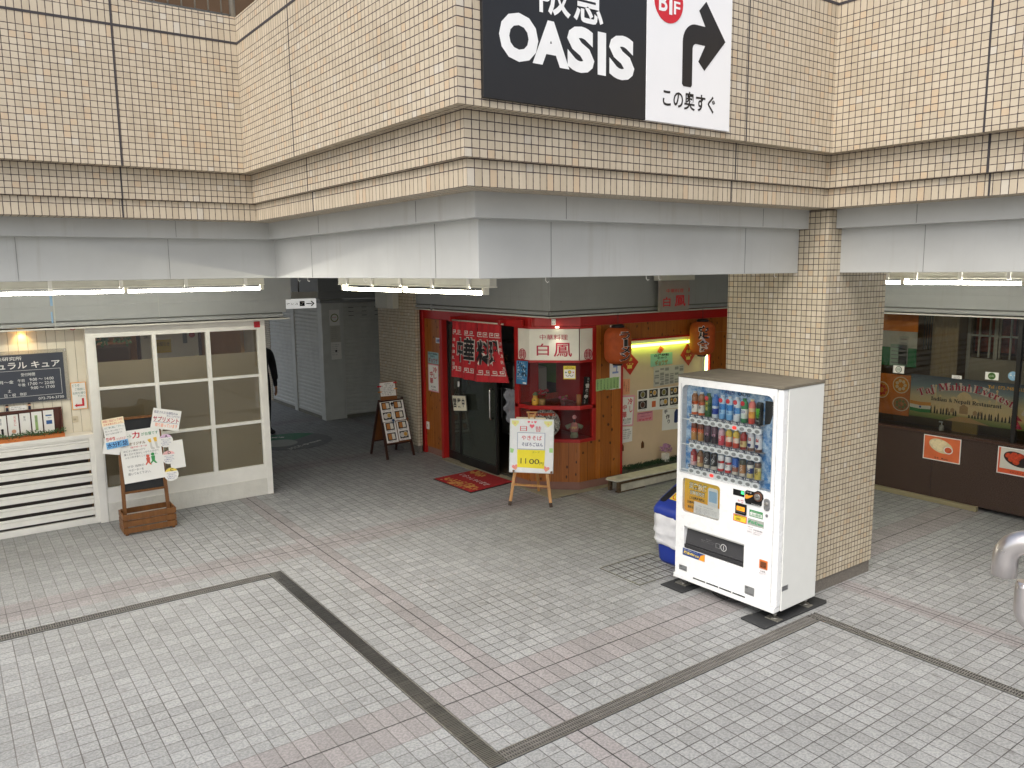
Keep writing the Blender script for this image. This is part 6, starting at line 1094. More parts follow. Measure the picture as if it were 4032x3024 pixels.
# ================================================================ litter bin
bn_ = thing('litter_bin', 'blue litter bin with a white bag and yellow recycling sticker beside the drinks machine', 'bin', FR(5.19, 4.815, -90), (0, .17, 0)); blue = M('bin_blue', (32, 56, 150), .4, var=.06)
def rrect(w_, d_, c, cy, n=5):
    pts = []
    for sx, sy, a0 in ((-1, -1, 180), (1, -1, 270), (1, 1, 0), (-1, 1, 90)):
        for k in range(n): a = R(a0 + 90 * k / (n - 1)); pts.append((sx * (w_ / 2 - c) + c * math.cos(a), cy + sy * (d_ / 2 - c) + c * math.sin(a)))
    return pts
def loft(mb, rings, zf=None):
    vs_ = [[mb.b.verts.new((x, y, z(x, y) if callable(z) else z)) for x, y in pts] for pts, z in rings]
    for j in range(len(vs_) - 1):
        for i in range(len(vs_[j])): mb._f([vs_[j][i], vs_[j][(i + 1) % len(vs_[j])], vs_[j + 1][(i + 1) % len(vs_[j])], vs_[j + 1][i]], True)
    mb._f(vs_[0][::-1]); mb._f(vs_[-1]); return mb
loft(MB(), [(rrect(.225, .29, .05, .17), 0), (rrect(.25, .315, .05, .17), .03), (rrect(.30, .36, .05, .17), .46)]).build('bucket', blue, bn_)
m = MB(); rnd = random.Random(12); rings = []; n = 44
for j, (z, ex) in enumerate(((.165, -.004), (.185, .018), (.215, .022), (.245, .010), (.285, .024), (.305, .030), (.33, .018), (.38, .022), (.43, .028), (.462, .016))):
    pts = []
    for i in range(n):
        a = 2 * math.pi * i / n; c, s = math.cos(a), math.sin(a); k = 1 / max(abs(c) / (.128 + ex + .07 * z), abs(s) / (.176 + ex + .03 * z)); k = min(k, .205 + ex); wob = .007 * math.sin(a * 7 + j * 1.9) + rnd.uniform(-.005, .005); pts.append((c * (k + wob), .17 + s * (k + wob)))
    rings.append((pts, z))
vs_ = [[m.b.verts.new((x, y, z + .012 * math.sin(i * .43 + j * .8) * (1 if j < 7 else .2))) for i, (x, y) in enumerate(pts)] for j, (pts, z) in enumerate(rings)]
for j in range(len(vs_) - 1):
    for i in range(n): m._f([vs_[j][i], vs_[j][(i + 1) % n], vs_[j + 1][(i + 1) % n], vs_[j + 1][i]], True)
m.build('bin_bag', M('white_bag', (240, 240, 242), .3, trans=.15), bn_)
hz = lambda x, y: .545 + max(0, min(.30, y - .02)) * .50
loft(MB(), [(rrect(.335, .385, .06, .17), .448), (rrect(.345, .395, .06, .17), .470), (rrect(.342, .392, .06, .17), .50), (rrect(.325, .365, .06, .172), lambda x, y: .53 + max(0, y - .05) * .42), (rrect(.30, .31, .06, .175), hz)]).build('lid', blue, bn_)
def on_hood(x, y, d=.001): return Vector((x, y, hz(x, y) + d))
m = MB(); m._f([m.b.verts.new(on_hood(x, y, .002)) for x, y in ((-.140, .075), (-.13, .045), (-.085, .045), (-.07, .06), (-.07, .24), (-.082, .262), (-.12, .262), (-.138, .23))]); m.build('opening', M('bin_void', (12, 12, 16), .8), bn_)
st_ = MB(); st_._f([st_.b.verts.new(on_hood(x, y, .003)) for x, y in ((-.06, .09), (.09, .09), (.09, .30), (-.06, .30))]); st_.build('sticker', M('sticker_yellow'), bn_)
m = MB(); cx, cy = -.005, .14
for i in range(20): a, b = R(18 * i), R(18 * (i + 1)); m._f([m.b.verts.new(on_hood(cx + math.cos(q) * r_, cy + math.sin(q) * r_, .005)) for q, r_ in ((a, .043), (b, .043), (b, .034), (a, .034))])
m._f([m.b.verts.new(on_hood(cx + x, cy + y, .0055)) for x, y in ((-.028, .022), (-.022, .028), (.028, -.022), (.022, -.028))]); m.build('no_entry_print', M('ban_red', (206, 60, 40), .5), bn_)
m = MB(); cy = .245
for k in range(3):
    a = R(120 * k + 90); c, s = math.cos(a), math.sin(a)
    m._f([m.b.verts.new(on_hood(cx + (x * c - (y - .018) * s) * 1.2, cy + (x * s + (y - .018) * c) * 1.2, .005)) for x, y in ((-.03, -.022), (.03, -.022), (.03, -.010), (-.03, -.010))])
m.build('recycling_print', M('green_ink'), bn_)

# ================================================================ drinks vending machine
VF = FR(4.885, 4.43, math.degrees(math.atan2(-.96, .03))); vm = thing('vending_machine', 'white drinks vending machine standing on black mats before the tiled column', 'vending machine', VF, (.49, .27, 0)); vw = M('vending_white', (236, 237, 236), .28, var=.015); VD = .53; VW = .98
def rr(x0, x1, z0, z1, r_, corners=(1, 1, 1, 1)):    # rounded rectangle: bl, br, tr, tl
    pts = []
    for (cx, cz, a0), on in zip(((x0 + r_, z0 + r_, 180), (x1 - r_, z0 + r_, 270), (x1 - r_, z1 - r_, 0), (x0 + r_, z1 - r_, 90)), corners):
        if on: pts += [(cx + r_ * math.cos(R(a0 + 90 * i / 6)), cz + r_ * math.sin(R(a0 + 90 * i / 6))) for i in range(7)]
        else: pts.append((cx + (-r_ if cx < (x0 + x1) / 2 else r_), cz + (-r_ if cz < (z0 + z1) / 2 else r_)))
    return pts
MB().box(.0, VW, .0705, VD, .085, 1.79).build('cabinet', M('vending_side', (224, 225, 220), .35, var=.02), vm, bevel=.004)
MB().box(-.006, VW + .004, -.002, VD + .004, 1.7905, 1.812).build('top_cover', M('dusty_top', (112, 105, 91), .8, var=.15, dirt=.3), vm, bevel=.003)
window = rr(.036, .896, 1.008, 1.732, .055, (0, 0, 1, 1)); poster_hole = rr(.063, .442, .672, .957, .03); slot = [(.088, .358), (.682, .358), (.682, .548), (.088, .548)]
MB().holed([(0, .125), (.925, .125), (.925, 1.789), (0, 1.789)], [window, poster_hole, slot], .0, .07).build('front_door', vw, vm, bevel=.003)
MB().prism([(.927, .125), (.976, .125), (.976, 1.789), (.927, 1.789)], .004, .07).build('hinge_column', vw, vm, bevel=.010)
MB().box(.0, VW, -.001, 1.0 * .07, 1.7895, 1.7902).build('door_gap', black, vm)
m = MB(); m.prism([(-.006, .085), (.97, .085), (.97, .122), (.75, .122), (.722, .150), (.20, .150), (.182, .122), (-.006, .122)], -.012, .06); m.build('kick_plate', vw, vm, bevel=.003)
m = MB(); m.box(.205, .715, -.014, -.0125, .128, .138); m.build('vent_slot', black, vm); m = MB(); [m.box(.205 + i * .128, .215 + i * .128, -.0155, -.0142, .126, .140) for i in range(1, 4)]; m.build('vent_rib', vw, vm)
# display
MB().box(.036, .8965, .068, .0695, 1.005, 1.735).build('display_back', ice_mat(), vm); m = MB(); m.box(.028, .0355, .0, .068, 1.0, 1.74).box(.897, .903, .0, .068, 1.0, 1.74).box(.036, .8965, .0, .068, .998, 1.0075); m.build('display_side', M('display_grey', (176, 178, 180), .5), vm)
MB().box(.034, .898, .0065, .0085, 1.006, 1.734).build('display_glass', glass_mat('vending_glass', (.96, .97, .97), ior=1.3), vm)
Text().fit('Asahi', .41, .505, 1.688, 1.724, bold=.015, y=.0665, shear=.25).build(M('asahi_navy', (18, 52, 124), .4), vm); Text().fit('CALPIS', .535, .645, 1.69, 1.717, bold=.012, y=.0665).build(ink, vm)
rows = ((1.446, 1.482), (1.236, 1.270), (1.026, 1.060)); tagm = M('price_tag_navy', (34, 44, 74), .45); btn = M('button_grey', (150, 152, 150), .3); prices = (('140', '140', '完売', '180', '120', '120', '160', '180', '150', '230'), ('150', '150', '150', '150', '150', '140', '140', '140', '150', '150'), ('140', '140', '140', '140', '140', '140', '130', '130', '140', '160'))
def cx_(i): return .143 + .0683 * i
for r_, (zb, zt) in enumerate(rows):
    pts = []
    for i in range(10): c = cx_(i); pts += [(c - .030, zb + .019), (c - .017, zb + .026), (c + .017, zb + .026), (c + .030, zb + .019)]
    pts = [(cx_(0) - .034, zb + .010)] + pts + [(cx_(9) + .034, zb + .008), (cx_(9) + .034, zb - .012)] + [p for i in range(9, -1, -1) for p in ((cx_(i) + .030, zb - .016), (cx_(i) + .015, zb - .022), (cx_(i) - .015, zb - .022), (cx_(i) - .030, zb - .016))] + [(cx_(0) - .034, zb - .012)]
    MB().prism(pts, .012, .030).build('button_rail', vw, vm, bevel=.002); MB().box(.036, .11, .018, .026, zb - .004, zb + .004).build('rail_arm', vw, vm)
    MB().box(.10, .80, .0145, .066, zb + .0455, zb + .0478).build('display_shelf', M('display_grey'), vm)
    for i in range(10):
        lit = (r_, i) in ((0, 6), (2, 3)); MB().disc(cx_(i), zb, .0135, .009, .0119, 18, 1.45).build('button', lamp_mat('button_lit', (255, 60, 50), .35) if lit else btn, vm, label='selection button glowing red' if lit else None)
        tg = MB().box(cx_(i) - .036, cx_(i) + .030, .012, .0135, zb + .0265, zb + .0475).build('price_tag', tagm, vm); Text().fit(prices[r_][i], cx_(i) - .032, cx_(i) + .012, zb + .0295, zb + .0445, bold=.03, y=.0115).fit('円', cx_(i) + .015, cx_(i) + .026, zb + .0295, zb + .038, y=.0115).build(wt, tg)
    m = MB(); [m.cyl((cx_(i), .012, zb + .026), (cx_(i), .032, zb + .026), .026, n=14) for i in ()]
def col(c): return M('drink_%d_%d_%d' % c, c, .3, var=.03)
DR = [  # label look, kind, list of (fraction of height, colour), cap colour, print colour
 [('barley tea bottle with orange bands, leftmost of the top row', 'pet', ((.14, (206, 96, 40)), (.3, (226, 222, 210)), (.55, (232, 228, 218)), (.72, (206, 92, 40)), (1, (150, 96, 52))), (236, 234, 226), '麦茶', (40, 30, 40)),
  ('barley tea bottle with orange bands, second in the top row', 'pet', ((.14, (206, 96, 40)), (.3, (226, 222, 210)), (.55, (232, 228, 218)), (.72, (206, 92, 40)), (1, (150, 96, 52))), (236, 234, 226), '麦茶', (40, 30, 40)),
  ('dark green tea bottle with a red disc, third in the top row', 'pet', ((.2, (52, 96, 46)), (.72, (38, 84, 44)), (1, (84, 110, 60))), (50, 110, 60), '緑茶', (220, 206, 80)),
  ('clear bottle with a deep blue label, fourth in the top row', 'pet', ((.2, (206, 216, 222)), (.5, (34, 62, 150)), (.62, (196, 210, 222)), (1, (70, 120, 190))), (60, 120, 196), 'WATER', (236, 238, 240)),
  ('pale blue water bottle with a red disc, fifth in the top row', 'pet', ((.28, (110, 168, 214)), (.5, (160, 200, 226)), (.8, (64, 140, 204)), (1, (200, 222, 234))), (226, 230, 232), '天然水', (30, 80, 150)),
  ('pale blue water bottle with a red disc, sixth in the top row', 'pet', ((.28, (110, 168, 214)), (.5, (160, 200, 226)), (.8, (64, 140, 204)), (1, (200, 222, 234))), (226, 230, 232), '天然水', (30, 80, 150)),
  ('milky white bottle with a blue wave and red disc, seventh in the top row', 'pet', ((.4, (226, 230, 232)), (.7, (92, 156, 212)), (1, (224, 232, 238))), (228, 232, 236), '乳酸', (30, 80, 150)),
  ('green and white soda bottle, eighth in the top row', 'pet', ((.22, (48, 128, 76)), (.45, (206, 218, 206)), (.7, (230, 234, 230)), (1, (70, 150, 96))), (50, 130, 80), 'CIDER', (40, 60, 130)),
  ('peach and orange tea bottle, ninth in the top row', 'pet', ((.3, (206, 74, 62)), (.62, (236, 172, 70)), (.8, (232, 200, 150)), (1, (226, 120, 110))), (240, 214, 160), 'オレンジ', (190, 60, 30)),
  ('tall black can with bright green streaks, last in the top row', 'can', ((.05, (30, 30, 32)), (.95, (22, 24, 24)), (1, (60, 62, 62))), None, '', (120, 220, 60))],
 [('golden brown soup can, leftmost of the middle row', 'can', ((.5, (186, 136, 72)), (.75, (206, 90, 40)), (1, (110, 50, 30))), None, 'コーン', (240, 226, 200)),
  ('golden brown soup can, second in the middle row', 'can', ((.5, (186, 136, 72)), (.75, (206, 90, 40)), (1, (110, 50, 30))), None, 'コーン', (240, 226, 200)),
  ('dark can with pink lettering, third in the middle row', 'can', ((.6, (52, 36, 46)), (1, (92, 62, 76))), None, 'あずき', (226, 170, 190)),
  ('dark can with pink lettering, fourth in the middle row', 'can', ((.6, (52, 36, 46)), (1, (92, 62, 76))), None, 'あずき', (226, 170, 190)),
  ('pinkish red berry bottle, fifth in the middle row', 'pet', ((.7, (206, 64, 84)), (1, (196, 160, 170))), (200, 190, 196), '苺', (246, 230, 230)),
  ('orange and white vegetable juice bottle, sixth in the middle row', 'pet', ((.35, (196, 70, 50)), (.7, (232, 222, 206)), (1, (206, 180, 70))), (206, 190, 80), '野菜', (226, 90, 50)),
  ('orange and white vegetable juice bottle, seventh in the middle row', 'pet', ((.35, (196, 70, 50)), (.7, (232, 222, 206)), (1, (206, 180, 70))), (206, 190, 80), '野菜', (226, 90, 50)),
  ('dark red bottle with a cream label, eighth in the middle row', 'pet', ((.2, (140, 32, 30)), (.6, (206, 190, 130)), (1, (150, 36, 32))), (150, 36, 34), '紅茶', (120, 40, 30)),
  ('white can with a red emblem and navy shield, ninth in the middle row', 'can', ((.2, (120, 84, 66)), (.85, (228, 226, 222)), (1, (196, 196, 200))), None, '●', (176, 44, 50)),
  ('white can with a red emblem and navy shield, last in the middle row', 'can', ((.2, (120, 84, 66)), (.85, (228, 226, 222)), (1, (196, 196, 200))), None, '●', (176, 44, 50))],
 [('red bottle can with a pink foot, leftmost of the bottom row', 'pet', ((.3, (214, 176, 176)), (.8, (176, 36, 40)), (1, (150, 40, 44))), (170, 40, 44), '珈琲', (240, 230, 220)),
  ('brown and gold bottle can, second in the bottom row', 'pet', ((.3, (190, 160, 110)), (.8, (150, 92, 50)), (1, (120, 80, 44))), (150, 120, 70), '珈琲', (240, 226, 190)),
  ('black can with slanting white lettering, third in the bottom row', 'can', ((.22, (206, 200, 186)), (1, (28, 28, 30))), None, 'BLACK', (230, 230, 226)),
  ('black can with slanting white lettering, fourth in the bottom row', 'can', ((.22, (206, 200, 186)), (1, (28, 28, 30))), None, 'BLACK', (230, 230, 226)),
  ('white can with red bands, fifth in the bottom row', 'can', ((.18, (196, 50, 50)), (.55, (232, 230, 226)), (.7, (206, 50, 54)), (1, (220, 220, 218))), None, '微糖', (70, 70, 76)),
  ('white can with red bands, sixth in the bottom row', 'can', ((.18, (196, 50, 50)), (.55, (232, 230, 226)), (.7, (206, 50, 54)), (1, (220, 220, 218))), None, '微糖', (70, 70, 76)),
  ('blue can with a brown picture band, seventh in the bottom row', 'can', ((.2, (206, 200, 186)), (.5, (150, 90, 66)), (1, (40, 92, 170))), None, 'カフェ', (236, 230, 220)),
  ('brown and tan can with a dark top, eighth in the bottom row', 'can', ((.2, (200, 194, 182)), (.75, (166, 116, 72)), (1, (70, 72, 60))), None, 'ラテ', (240, 226, 206)),
  ('cream and navy can, ninth in the bottom row', 'can', ((.3, (206, 190, 130)), (.65, (40, 60, 120)), (.85, (226, 222, 206)), (1, (60, 60, 70))), None, '微糖', (230, 226, 210)),
  ('yellow can tilted beside a brown packet, last in the bottom row', 'can', ((.55, (214, 190, 84)), (.75, (226, 210, 150)), (1, (110, 84, 66))), None, '朝', (60, 50, 40))]]
for r_, (zb, zt) in enumerate(rows):
    z0 = zb + .0480
    for i in range(10):
        look, kind, bands, cap, word, wc = DR[r_][i]; x = cx_(i) - .002; y = .041; H_ = (.186 if kind == 'pet' else .172) if r_ == 0 else (.138 if r_ == 1 else .128); rad = .0262 if kind == 'pet' else .0255
        if (r_, i) == (0, 9): rad = .0255
        z0_ = z0 + .0002; big = H_ - .0; t = thing('drink_bottle' if kind == 'pet' else 'drink_can', look, 'drink', VF, (x, y, z0_), 'drinks on show in the vending machine')
        prof, mats, slots = [], [], []
        def slot_of(c):
            mm = col(c)
            if mm not in slots: slots.append(mm)
            return slots.index(mm)
        top = .82 if kind == 'pet' else .95; prof.append((rad * .92, 0)); last = 0
        for fr_c, c in bands:
            zz_ = fr_c * top * H_; prof.append((rad, zz_)) if False else None
            s_ = slot_of(c); prof.append((rad, last + .002)); mats.append(s_); prof.append((rad, zz_ - .0005)); mats.append(s_); last = zz_
        s_ = mats[-1]
        if kind == 'pet': prof += [(rad * .62, H_ * .90), (rad * .52, H_ * .93)]; mats += [s_, s_]
        else: prof += [(rad * .82, H_ * .985), (rad * .8, H_)]; mats += [s_, s_]
        MB().lathe((x, y, z0_), prof, 20, mats=mats).build('body', slots, t)
        if kind == 'pet': MB().cyl((x, y, z0_ + H_ * .93), (x, y, z0_ + H_), rad * .56, n=14).build('cap', col(cap), t)
        if word:
            tx = Text(); vert = len(word) <= 2 or r_ == 0; zc = z0_ + H_ * (.46 if kind == 'pet' else .5)
            def wr(v, x=x, y=y, rad=rad): a = (v.x - x) / rad; return Vector((x + math.sin(a) * (rad + .0006), y - math.cos(a) * (rad + .0006), v.z))
            if word == 'BLACK': tx.fit(word, x - .024, x + .024, zc - .015, zc + .015, bold=.02, rot=R(55))
            elif word == '●': tx.fit('福', x - .013, x + .013, zc + .012, zc + .04, bold=.05)
            elif vert and len(word) <= 3 and word.isascii() is False: tx.fit('\n'.join(word), x - .013, x + .013, zc - .026 * (1 if r_ else 1.4), zc + .024 * (1 if r_ else 1.4), bold=.02)
            else: tx.fit(word, x - .021, x + .021, zc - .011, zc + .011, bold=.02)
            tx.build(col(wc), t, warp=wr)
        if r_ == 0 and i in (2, 4, 5, 6, 7): m = MB(); m.disc(x, z0_ + H_ * .80, .0185, y - .0285, y - .0265, 20); m.build('red_disc', col((206, 44, 54)), t)
        if word == '●': m = MB(); m.prism([(x - .014, z0_ + .06), (x + .014, z0_ + .06), (x + .014, z0_ + .042), (x, z0_ + .026), (x - .014, z0_ + .042)], y - .0268, y - .0258); m.build('shield_print', col((40, 46, 96)), t)
        if (r_, i) == (0, 9):
            m = MB()
            for k, (a, zt_, zb_) in enumerate(((-.012, .128, .052), (-.001, .124, .048), (.010, .127, .055))): m.prism([(x + a - .0035, z0_ + zt_), (x + a + .0038, z0_ + zt_ + .004), (x + a + .001, z0_ + zb_ + .02), (x + a + .0015, z0_ + zb_), (x + a - .0015, z0_ + zb_ + .012)], y - .0268, y - .0258)
            m.build('green_streak', lamp_mat('streak', (120, 220, 60), .0), t); Text().fit('ENERGY', x - .013, x + .013, z0_ + .030, z0_ + .037, y=y - .0262, bold=.02).build(col((200, 204, 200)), t)
t = thing('drink_card', 'black slanted card standing beside the last top row can of the machine', 'card', VF, (.80, .05, 1.48)); MB().prism([(.785, 1.497), (.83, 1.51), (.876, 1.66), (.876, 1.680), (.785, 1.680)], .064, .066).build('card', M('card_black', (30, 32, 32), .4), t); Text().fit('ENERGY', .845, .853, 1.58, 1.655, bold=.02, y=.0635).build(wt, t) if False else None
Text().fit('E\nN\nE\nR\nG\nY', .850, .862, 1.585, 1.665, bold=.02, y=.0635).build(wt, t)
# yellow poster window
MB().box(.06, .446, .030, .034, .668, .96).build('poster_panel', print_mat('yellow_print_fade', ((0, (240, 166, 40)), (1, (240, 196, 50))), .67, .95), vm); MB().box(.06, .445, .004, .0055, .669, .96).build('poster_glass', glass_mat('vending_glass'), vm)
def outl(txt, x0, x1, z0, z1, y, b): 
    Text().fit(txt, x0 - .004, x1 + .004, z0 - .004, z1 + .004, bold=b + .03, y=y).build(M('outline_brown', (70, 62, 40), .5), vm); Text().fit(txt, x0, x1, z0, z1, bold=b, y=y - .0015).build(M('poster_white', (246, 240, 214), .5), vm)
outl('災害救援', .112, .295, .872, .924, .028, .015); outl('自動販売機', .125, .270, .823, .857, .028, .012)
Text().fit('この自動販売機は、', .115, .278, .782, .808, bold=.025, y=.028).fit('災害時等に無料', .093, .24, .742, .766, bold=.025, y=.028).fit('飲料を提供', .10, .2, .70, .725, bold=.025, y=.028).build(M('poster_brown_ink', (60, 44, 20), .5), vm)
# plain smiling machine drawing stands in for the printed mascot
m = MB(); m.prism(rr(.305, .405, .70, .918, .02), .0265, .0275); m.build('machine_drawing', M('drawing_white', (226, 228, 226), .5), vm); m = MB(); m.prism(rr(.315, .395, .80, .892, .008), .0255, .0262).prism(rr(.325, .375, .735, .762, .005), .0255, .0262); m.build('drawing_panel', M('drawing_blue', (156, 190, 214), .5), vm)
MB().prism([(.165, .675), (.43, .675), (.43, .765), (.17, .775)], .0235, .0245).build('paper_notice', white, vm); tx = Text(); tx.fit('この度は、ご迷惑をおかけしますが', .215, .36, .742, .750, y=.0225)
for k in range(5): tx.fit('機器の調整により販売を中止しております'[:19 - (k == 4) * 6], .185, .40 - (k == 4) * .07, .725 - k * .011, .7305 - k * .011, y=.0225)
tx.build(grey_i, vm)
# controls
MB().box(.568, .672, -.003, .0, .922, .970).build('price_display', M('gloss_black', (18, 18, 20), .12), vm, bevel=.002); MB().box(.644, .668, -.0042, -.0032, .944, .964).build('lit_digits', lamp_mat('green_lamp', (60, 240, 120), 1.5), vm)
m = MB(); m.prism([(.682, .90), (.692, .88), (.820, .884), (.832, .895), (.832, .925), (.845, .95), (.838, .98), (.815, .998), (.79, 1.0), (.765, .985), (.695, .985), (.682, .975)], -.010, .0); m.build('coin_panel', M('gloss_black'), vm, bevel=.003)
m = MB(); m.prism([(.692, .945), (.70, .955), (.72, .948), (.752, .958), (.758, .953), (.735, .936), (.718, .926), (.70, .922), (.692, .93)], -.022, -.0105); m.build('return_lever', M('lever_orange', (240, 158, 40), .4), vm, bevel=.002); MB().cyl((.803, -.018, .957), (.803, -.0105, .957), .036, n=28).build('coin_ring', M('bronze_ring', (110, 74, 58), .35, metal=.5), vm); MB().cyl((.803, -.026, .957), (.803, -.0185, .957), .024, n=24).build('coin_cup', M('chrome'), vm); MB().box(.782, .824, -.028, -.0262, .954, .958).build('coin_slot', black, vm)
Text().fit('コイン・紙幣', .70, .742, .968, .978, y=-.0112).fit('¥10 50 100 500', .745, .815, .888, .894, y=-.0112).build(wt, vm)
MB().prism(rr(.600, .698, .782, .868, .006), -.014, .0).build('bill_acceptor', M('gloss_black'), vm, bevel=.003); MB().box(.614, .688, -.0155, -.0142, .812, .846).build('bill_light', lamp_mat('amber', (255, 160, 40), .25), vm); Text().fit('円', .645, .66, .820, .838, y=-.0165).build(ink, vm); MB().box(.612, .690, -.018, -.0145, .800, .808).build('bill_slot', M('slot_grey', (70, 72, 74), .4), vm)
MB().prism(rr(.849, .901, .862, .957, .024), -.008, .0).build('lock_plate', M('lock_grey', (156, 158, 160), .3, metal=.7), vm, bevel=.003); MB().cyl((.875, -.02, .918), (.875, -.008, .918), .014, n=16).build('lock_barrel', steel, vm); MB().cyl((.876, -.006, .826), (.876, .0, .826), .011, n=16).build('key_hole', M('lock_grey'), vm)
def stick(nm, x0, x1, z0, z1, mat_, txts, border=None, y=-.0015):
    p = MB().box(x0, x1, y, -.0004, z0, z1).build(nm, border or mat_, vm)
    if border: MB().box(x0 + .006, x1 - .006, y - .001, y - .0002, z0 + .006, z1 - .006).build('sheet', mat_, p)
    for mm, fs in txts:
        tx = Text(); [tx.fit(*f[:5], bold=f[5] if len(f) > 5 else .01, y=y - .002) for f in fs]; tx.build(mm, p)
    return p
stick('blank_plate', .477, .574, .784, .867, M('blank_white', (242, 242, 244), .4), ())
stick('sticker', .612, .673, .868, .904, M('sticker_w', (240, 236, 236), .4), [(M('dull_red', (176, 70, 76), .5), [('新500', .616, .636, .878, .896), ('新紙幣', .642, .668, .888, .899), ('OK', .648, .664, .873, .883)])])
p = stick('sticker', .723, .840, .788, .840, M('sticker_w'), [(M('green_sign', (44, 140, 76), .4), [('LED照明', .735, .828, .795, .818, .01)])], M('green_sign', (44, 140, 76), .4)); MB().box(.724, .839, -.0032, -.0027, .822, .839).build('green_band', M('green_sign'), p); Text().fit('省エネでエコロジー', .738, .832, .826, .834, y=-.0045).build(wt, p)
p = stick('sticker', .708, .853, .718, .769, M('sticker_pale', (232, 238, 234), .4), [(M('leaf_green', (56, 160, 100), .4), [('のむeco', .742, .848, .731, .757, .03)])]); m = MB(); m.prism([(.712, .735), (.72, .75), (.738, .762), (.736, .745), (.725, .734)], -.0035, -.0025); m.build('leaf_print', M('leaf_green'), p)
stick('sticker', .576, .700, .716, .773, M('sticker_yellow'), [(ink, [('自動販売機の統一ステッカー', .59, .69, .757, .765), ('住所表示', .60, .645, .728, .75)])], M('ban_red'))
p = stick('sticker', .704, .860, .648, .712, M('sticker_w'), [(grey_i, [('使用期限のご案内', .71, .76, .70, .706), ('0120-000-000', .765, .845, .682, .694), ('お問い合わせ先', .765, .835, .668, .674), ('管理番号', .765, .82, .655, .661), ('一二三', .712, .75, .682, .69), ('四五六', .712, .75, .66, .67)])])
sl2 = MB().box(.09, .68, .06, .0695, .36, .548).build('slot_back', M('slot_black', (24, 24, 26), .3), vm); m = MB(); m.box(.100, .680, .012, .058, .532, .5478); m.build('slot_lip', M('slot_lip', (206, 206, 200), .4), vm, bevel=.004)
m = MB(); vs_ = [m.b.verts.new(p) for p in ((.092, .046, .53), (.678, .046, .53), (.678, .018, .398), (.092, .018, .398))]; m._f([vs_[3], vs_[2], vs_[1], vs_[0]]); fl_ = m.build('slot_flap', M('flap_smoke', (64, 64, 66), .15), vm)
m = MB(); m.box(.09, .68, .006, .05, .3585, .394); m.build('slot_ledge', M('slot_ledge', (48, 48, 50), .35), vm, bevel=.005)
tx = Text(); tx.fit('取出口', .30, .35, .478, .487, y=.026).fit('商品をお取りください', .25, .39, .462, .47, y=.026).fit('手を入れないで', .25, .37, .45, .456, y=.026).build(grey_i, vm); m = MB()
for i in range(20): a, b = R(18 * i), R(18 * (i + 1)); m.prism([(.475 + math.cos(a) * .03, .458 + math.sin(a) * .03), (.475 + math.cos(a) * .024, .458 + math.sin(a) * .024), (.475 + math.cos(b) * .024, .458 + math.sin(b) * .024), (.475 + math.cos(b) * .03, .458 + math.sin(b) * .03)], .0215, .0225)
m.box(.472, .478, .0215, .0225, .442, .474); [m.box(*q) for q in ((.40, .438, .0215, .0225, .44, .441), (.40, .438, .0215, .0225, .475, .476), (.40, .401, .0215, .0225, .441, .475), (.437, .438, .0215, .0225, .441, .475))]; m.build('flap_pictogram', M('pict_grey', (196, 196, 196), .4), vm)
p = stick('sticker', .081, .311, .297, .358, M('sticker_navy', (30, 60, 122), .4), [(M('sticker_yellow2', (246, 214, 90), .5), [('魔法VIN', .095, .205, .312, .338, .03), ('3.0', .215, .25, .312, .33, .03)]), (wt, [('いざという時のキャッシュレス', .09, .24, .343, .351)])]); MB().prism([(.25, .298), (.31, .298), (.31, .357), (.27, .34)], -.0032, -.0022).build('orange_print', M('lever_orange'), p)
mk = M('metal_plate', (150, 152, 152), .35, metal=.5)
for a in ((.045, .129, .16, .204), (.702, .789, .158, .226)): stick('rating_plate', a[0], a[1], a[2], a[3], mk, [(M('dark_grey_ink'), [('警告', a[0] + .008, a[0] + .03, a[3] - .018, a[3] - .006), ('DC24V 50/60Hz', a[0] + .008, a[1] - .008, a[2] + .008, a[2] + .016)])])
MB().box(.827, .899, -.006, .0, .405, .474).build('return_frame', M('return_orange', (214, 116, 54), .4), vm, bevel=.002); MB().box(.838, .890, -.0075, -.0062, .414, .462).build('return_cup', M('return_dark', (110, 62, 34), .3), vm)
stick('sticker', .820, .898, .352, .394, M('sticker_w'), [(ink, [('つり銭', .835, .885, .376, .390, .02)]), (grey_i, [('返却口に手を入れないで', .826, .892, .366, .372), ('ください', .826, .86, .357, .363)])])
m = MB(); m.box(VW, VW + .0015, .07, .15, .243, .281); p = m.build('rating_plate', mk, vm); m = MB(); [m.box(VW + .0016, VW + .0022, .08, .14 - .01 * (k % 2), .25 + k * .008, .253 + k * .008) for k in range(4)]; m.build('print', M('dark_grey_ink'), p)
for i, (x, y) in enumerate(((.045, .06), (.935, .06), (.045, .47), (.935, .47))):
    m = MB(); m.cyl((x, y, .022), (x, y, .09), .010, n=12).cyl((x, y, .020), (x, y, .030), .028, n=16).cyl((x, y, .050), (x, y, .060), .017, n=6); m.build('leveling_foot', steel_dull, vm)
    MB().box(x - .065, x + .05, y - .035, y + .035, .010, .020).build('foot_plate', M('zinc', (140, 138, 130), .5, metal=.7), vm, bevel=.003)
rub = M('rubber_mat', (46, 47, 48), .7, var=.12, dirt=.2)
solo(MB().vprism([(4.785, 3.665), (4.775, 3.44), (5.56, 3.435), (5.60, 3.46), (5.585, 3.60), (4.80, 3.675)], 0.0055, .012), 'rubber_mat', 'black rubber mat under the right feet of the drinks machine', 'mat', W0, (5.2, 3.55, .0055), rub, 'rubber mats under the machine', bevel=.002)
solo(MB().vprism([(4.79, 4.505), (4.795, 4.265), (5.45, 4.27), (5.45, 4.50)], 0.0055, .012), 'rubber_mat', 'black rubber mat under the left feet of the drinks machine', 'mat', W0, (5.1, 4.4, .0055), rub, 'rubber mats under the machine', bevel=.002)
